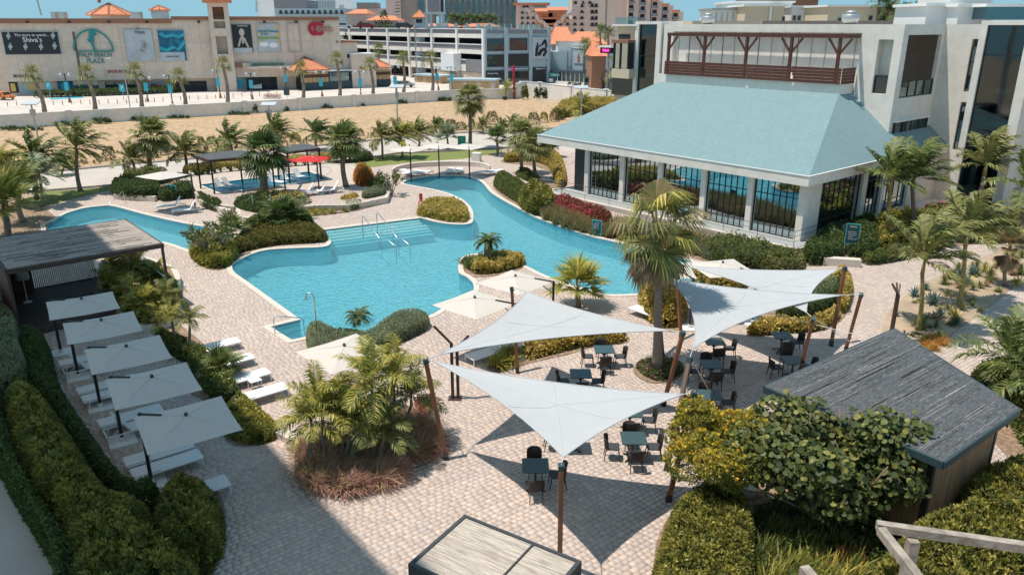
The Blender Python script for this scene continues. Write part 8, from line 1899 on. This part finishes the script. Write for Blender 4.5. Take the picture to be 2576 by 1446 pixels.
palm('feather',(1270,248),(1274,225),2.2,'small palm growing in a black pot in the field corner','lime',0,.1,.08,merge=True); g=G(1270,251); mb=MB(); mb.lathe([(.35,0),(.5,.55),(.45,.56)],10); tag(mb.build('plant_pot',M['dark'],None,True,g),'black pot holding the small palm in the field corner','pot')
for i,(x,y) in enumerate(((1316,196),(1320,190))): g=G(1314+i*8,226); mb=MB(); mb.lathe([(.45,0),(.55,.5),(.55,1.3),(.2,1.6)],10); tag(mb.build('barrel',M['goldprint'],None,True,g),'orange-yellow drum barrel by the traffic post, %s'%('left','right')[i],'barrel')
# bollards on the lot
bol=None
for i,x in enumerate(list(range(20,330,23))+list(range(345,700,22))):
    y=np.interp(x,[0,330,700],[276,268,248])-8+rnd.uniform(-1,1); g=G(x,y)
    if bol is None: mb=MB(); mb.tube([(0,0,0),(0,0,.75)],.06,6); bol=mb.build('bollard',M['brownband'],None,False,g); tag(bol,'short brown bollard on the parking lot','bollard','bollards across the parking lot')
    else: o=bol.copy(); COL.objects.link(o); o.location=g
number('bollards across the parking lot',0,'from the left')
# bikes row
for i in range(9):
    g=G(668+i*4.6,247.5+i*.15); t=thing('bicycle','rental bicycle in the packed rack behind the white wall','bicycle',g,R(80),'rental bicycles in the rack')
    for x in (-.5,.5): mb=MB(); mb.tube([(x+.33*math.cos(a*R(36)),0,.34+.33*math.sin(a*R(36))) for a in range(11)],.03,4,False); mb.build('wheel',M['dark'],t)
    mb=MB(); mb.beam((-.5,0,.34),(0,0,.75),.04); mb.beam((0,0,.75),(.45,0,.85),.04); mb.beam((0,0,.34),(.45,0,.85),.04); mb.build('bike_frame',M['crimson'],t)
# blue parking bay, hedge along the shop fronts, bin signs
o=sheet('parking_bay_marking',V2([(125,247),(205,243),(212,246),(128,251)],0),[],-.028,M['cyanprint']); 
bush('hedge','low dark hedge along the shop fronts of the mall','hedge',[(110,243),(310,237),(440,232),(445,234),(310,240),(112,246)],1.1,'dark',.3,10,.5,.1,1,4)
for i,(x,y,lb) in enumerate(((128,225,'blue accessible-parking sign on a post left of the blue doors'),(312,232,'blue P parking sign before the mall entrance'),(724,264,'dark information sign by the bicycle rack'))):
    g=G(x,y+22 if i<2 else y); t=thing('street_sign',lb,'sign',g); mb=MB(); mb.tube([(0,0,0),(0,0,2.0)],.05,5); mb.build('post',M['galv'],t); mb=MB(); mb.box(-.5,-.05,1.6,.5,0,2.9); mb.build('panel',M['cyanprint'] if i<2 else M['navy'],t)
    if i<2: text('P',.9,M['ink'],t,(0,-.07,2.25),(R(90),0,0))
# date palm and far palms
palm('feather',(1565,232),(1560,178),4.2,'large date palm with drooping fronds beside the club building','olive',0,.4,.32,var=1)
for i,((b,t_),r_,lb) in enumerate(((((1468,212),(1470,118)),2.8,'palm before the orange roofs, left of a pair'),(((1488,214),(1488,130)),2.8,'palm before the orange roofs, right of a pair'),(((955,205),(952,128)),2.6,'palm in front of the parking ramp'))): palm('fan',b,t_,r_,lb,'mid',0,.3,.22,var=i,merge=True)
for i,(x,y,Y,r_,lb) in enumerate(((2232,28,100,2.2,'dark palm above the white roof, leftmost of four'),(2252,38,98,2.0,'dark palm above the white roof, second of four'),(2283,42,98,2.0,'dark palm above the white roof, third of four'),(2316,22,96,2.2,'tall dark palm above the white roof, rightmost'),(2212,10,100,1.8,'small dark palm top left of the four palms'),(1530,88,150,2.0,'palm behind the club building roof corner'),(1510,82,170,2.4,'palm behind the orange roofs near the club'))):
    c=GY(x,y,Y); t=thing('palm_tree',lb,'palm tree',(c.x,Y,0)); mb=MB(); mb.tube([(0,0,0),(.3,0,c.z*.5),(0,0,c.z)],.2,6); mb.build('trunk',M['bark'],t); o=link('crown',merged(('feather',i%3,'dark')),t,(0,0,c.z)); o.scale=(r_,)*3
for i,x in enumerate((1135,1148,1162,1175,1192,1205,1222,1238)):
    c=GY(x,50+(i%3)*3,232); t=thing('palm_tree','windblown palm in the row before the slab hotel','palm tree',(c.x,232,0),0,'palms before the slab hotel'); mb=MB(); mb.tube([(0,0,0),(0,0,c.z)],.2,6); mb.build('trunk',M['bark'],t); o=link('crown',merged(('feather',i%3,'dark')),t,(0,0,c.z)); o.scale=(2.6,)*3
bush('trees','dark tree crowns below the round tiled roof behind the parking deck','trees',[GY(x,60,Y) for x,Y in ((865,236),(1000,236),(1000,246),(865,246))],12.5,'dark',.9,3,4,.2,.3,4,px=False,kind='stuff',step=1.5)
tag(bpy.data.objects['trees'],None)
# convert lettering curves to meshes
bpy.context.view_layer.update(); dg=bpy.context.evaluated_depsgraph_get()
for o in [o for o in COL.objects if o.type=='FONT']:
    me=bpy.data.meshes.new_from_object(o.evaluated_get(dg)); n=bpy.data.objects.new('lettering',me); COL.objects.link(n); n.parent=o.parent; n.location=o.location.copy(); n.rotation_euler=o.rotation_euler.copy(); n.scale=o.scale.copy(); bpy.data.objects.remove(o)
number('rental bicycles in the rack',0,'from the left'); number('palms before the slab hotel',0,'from the left'); number('white gables on the orange roofs',0,'from the left')
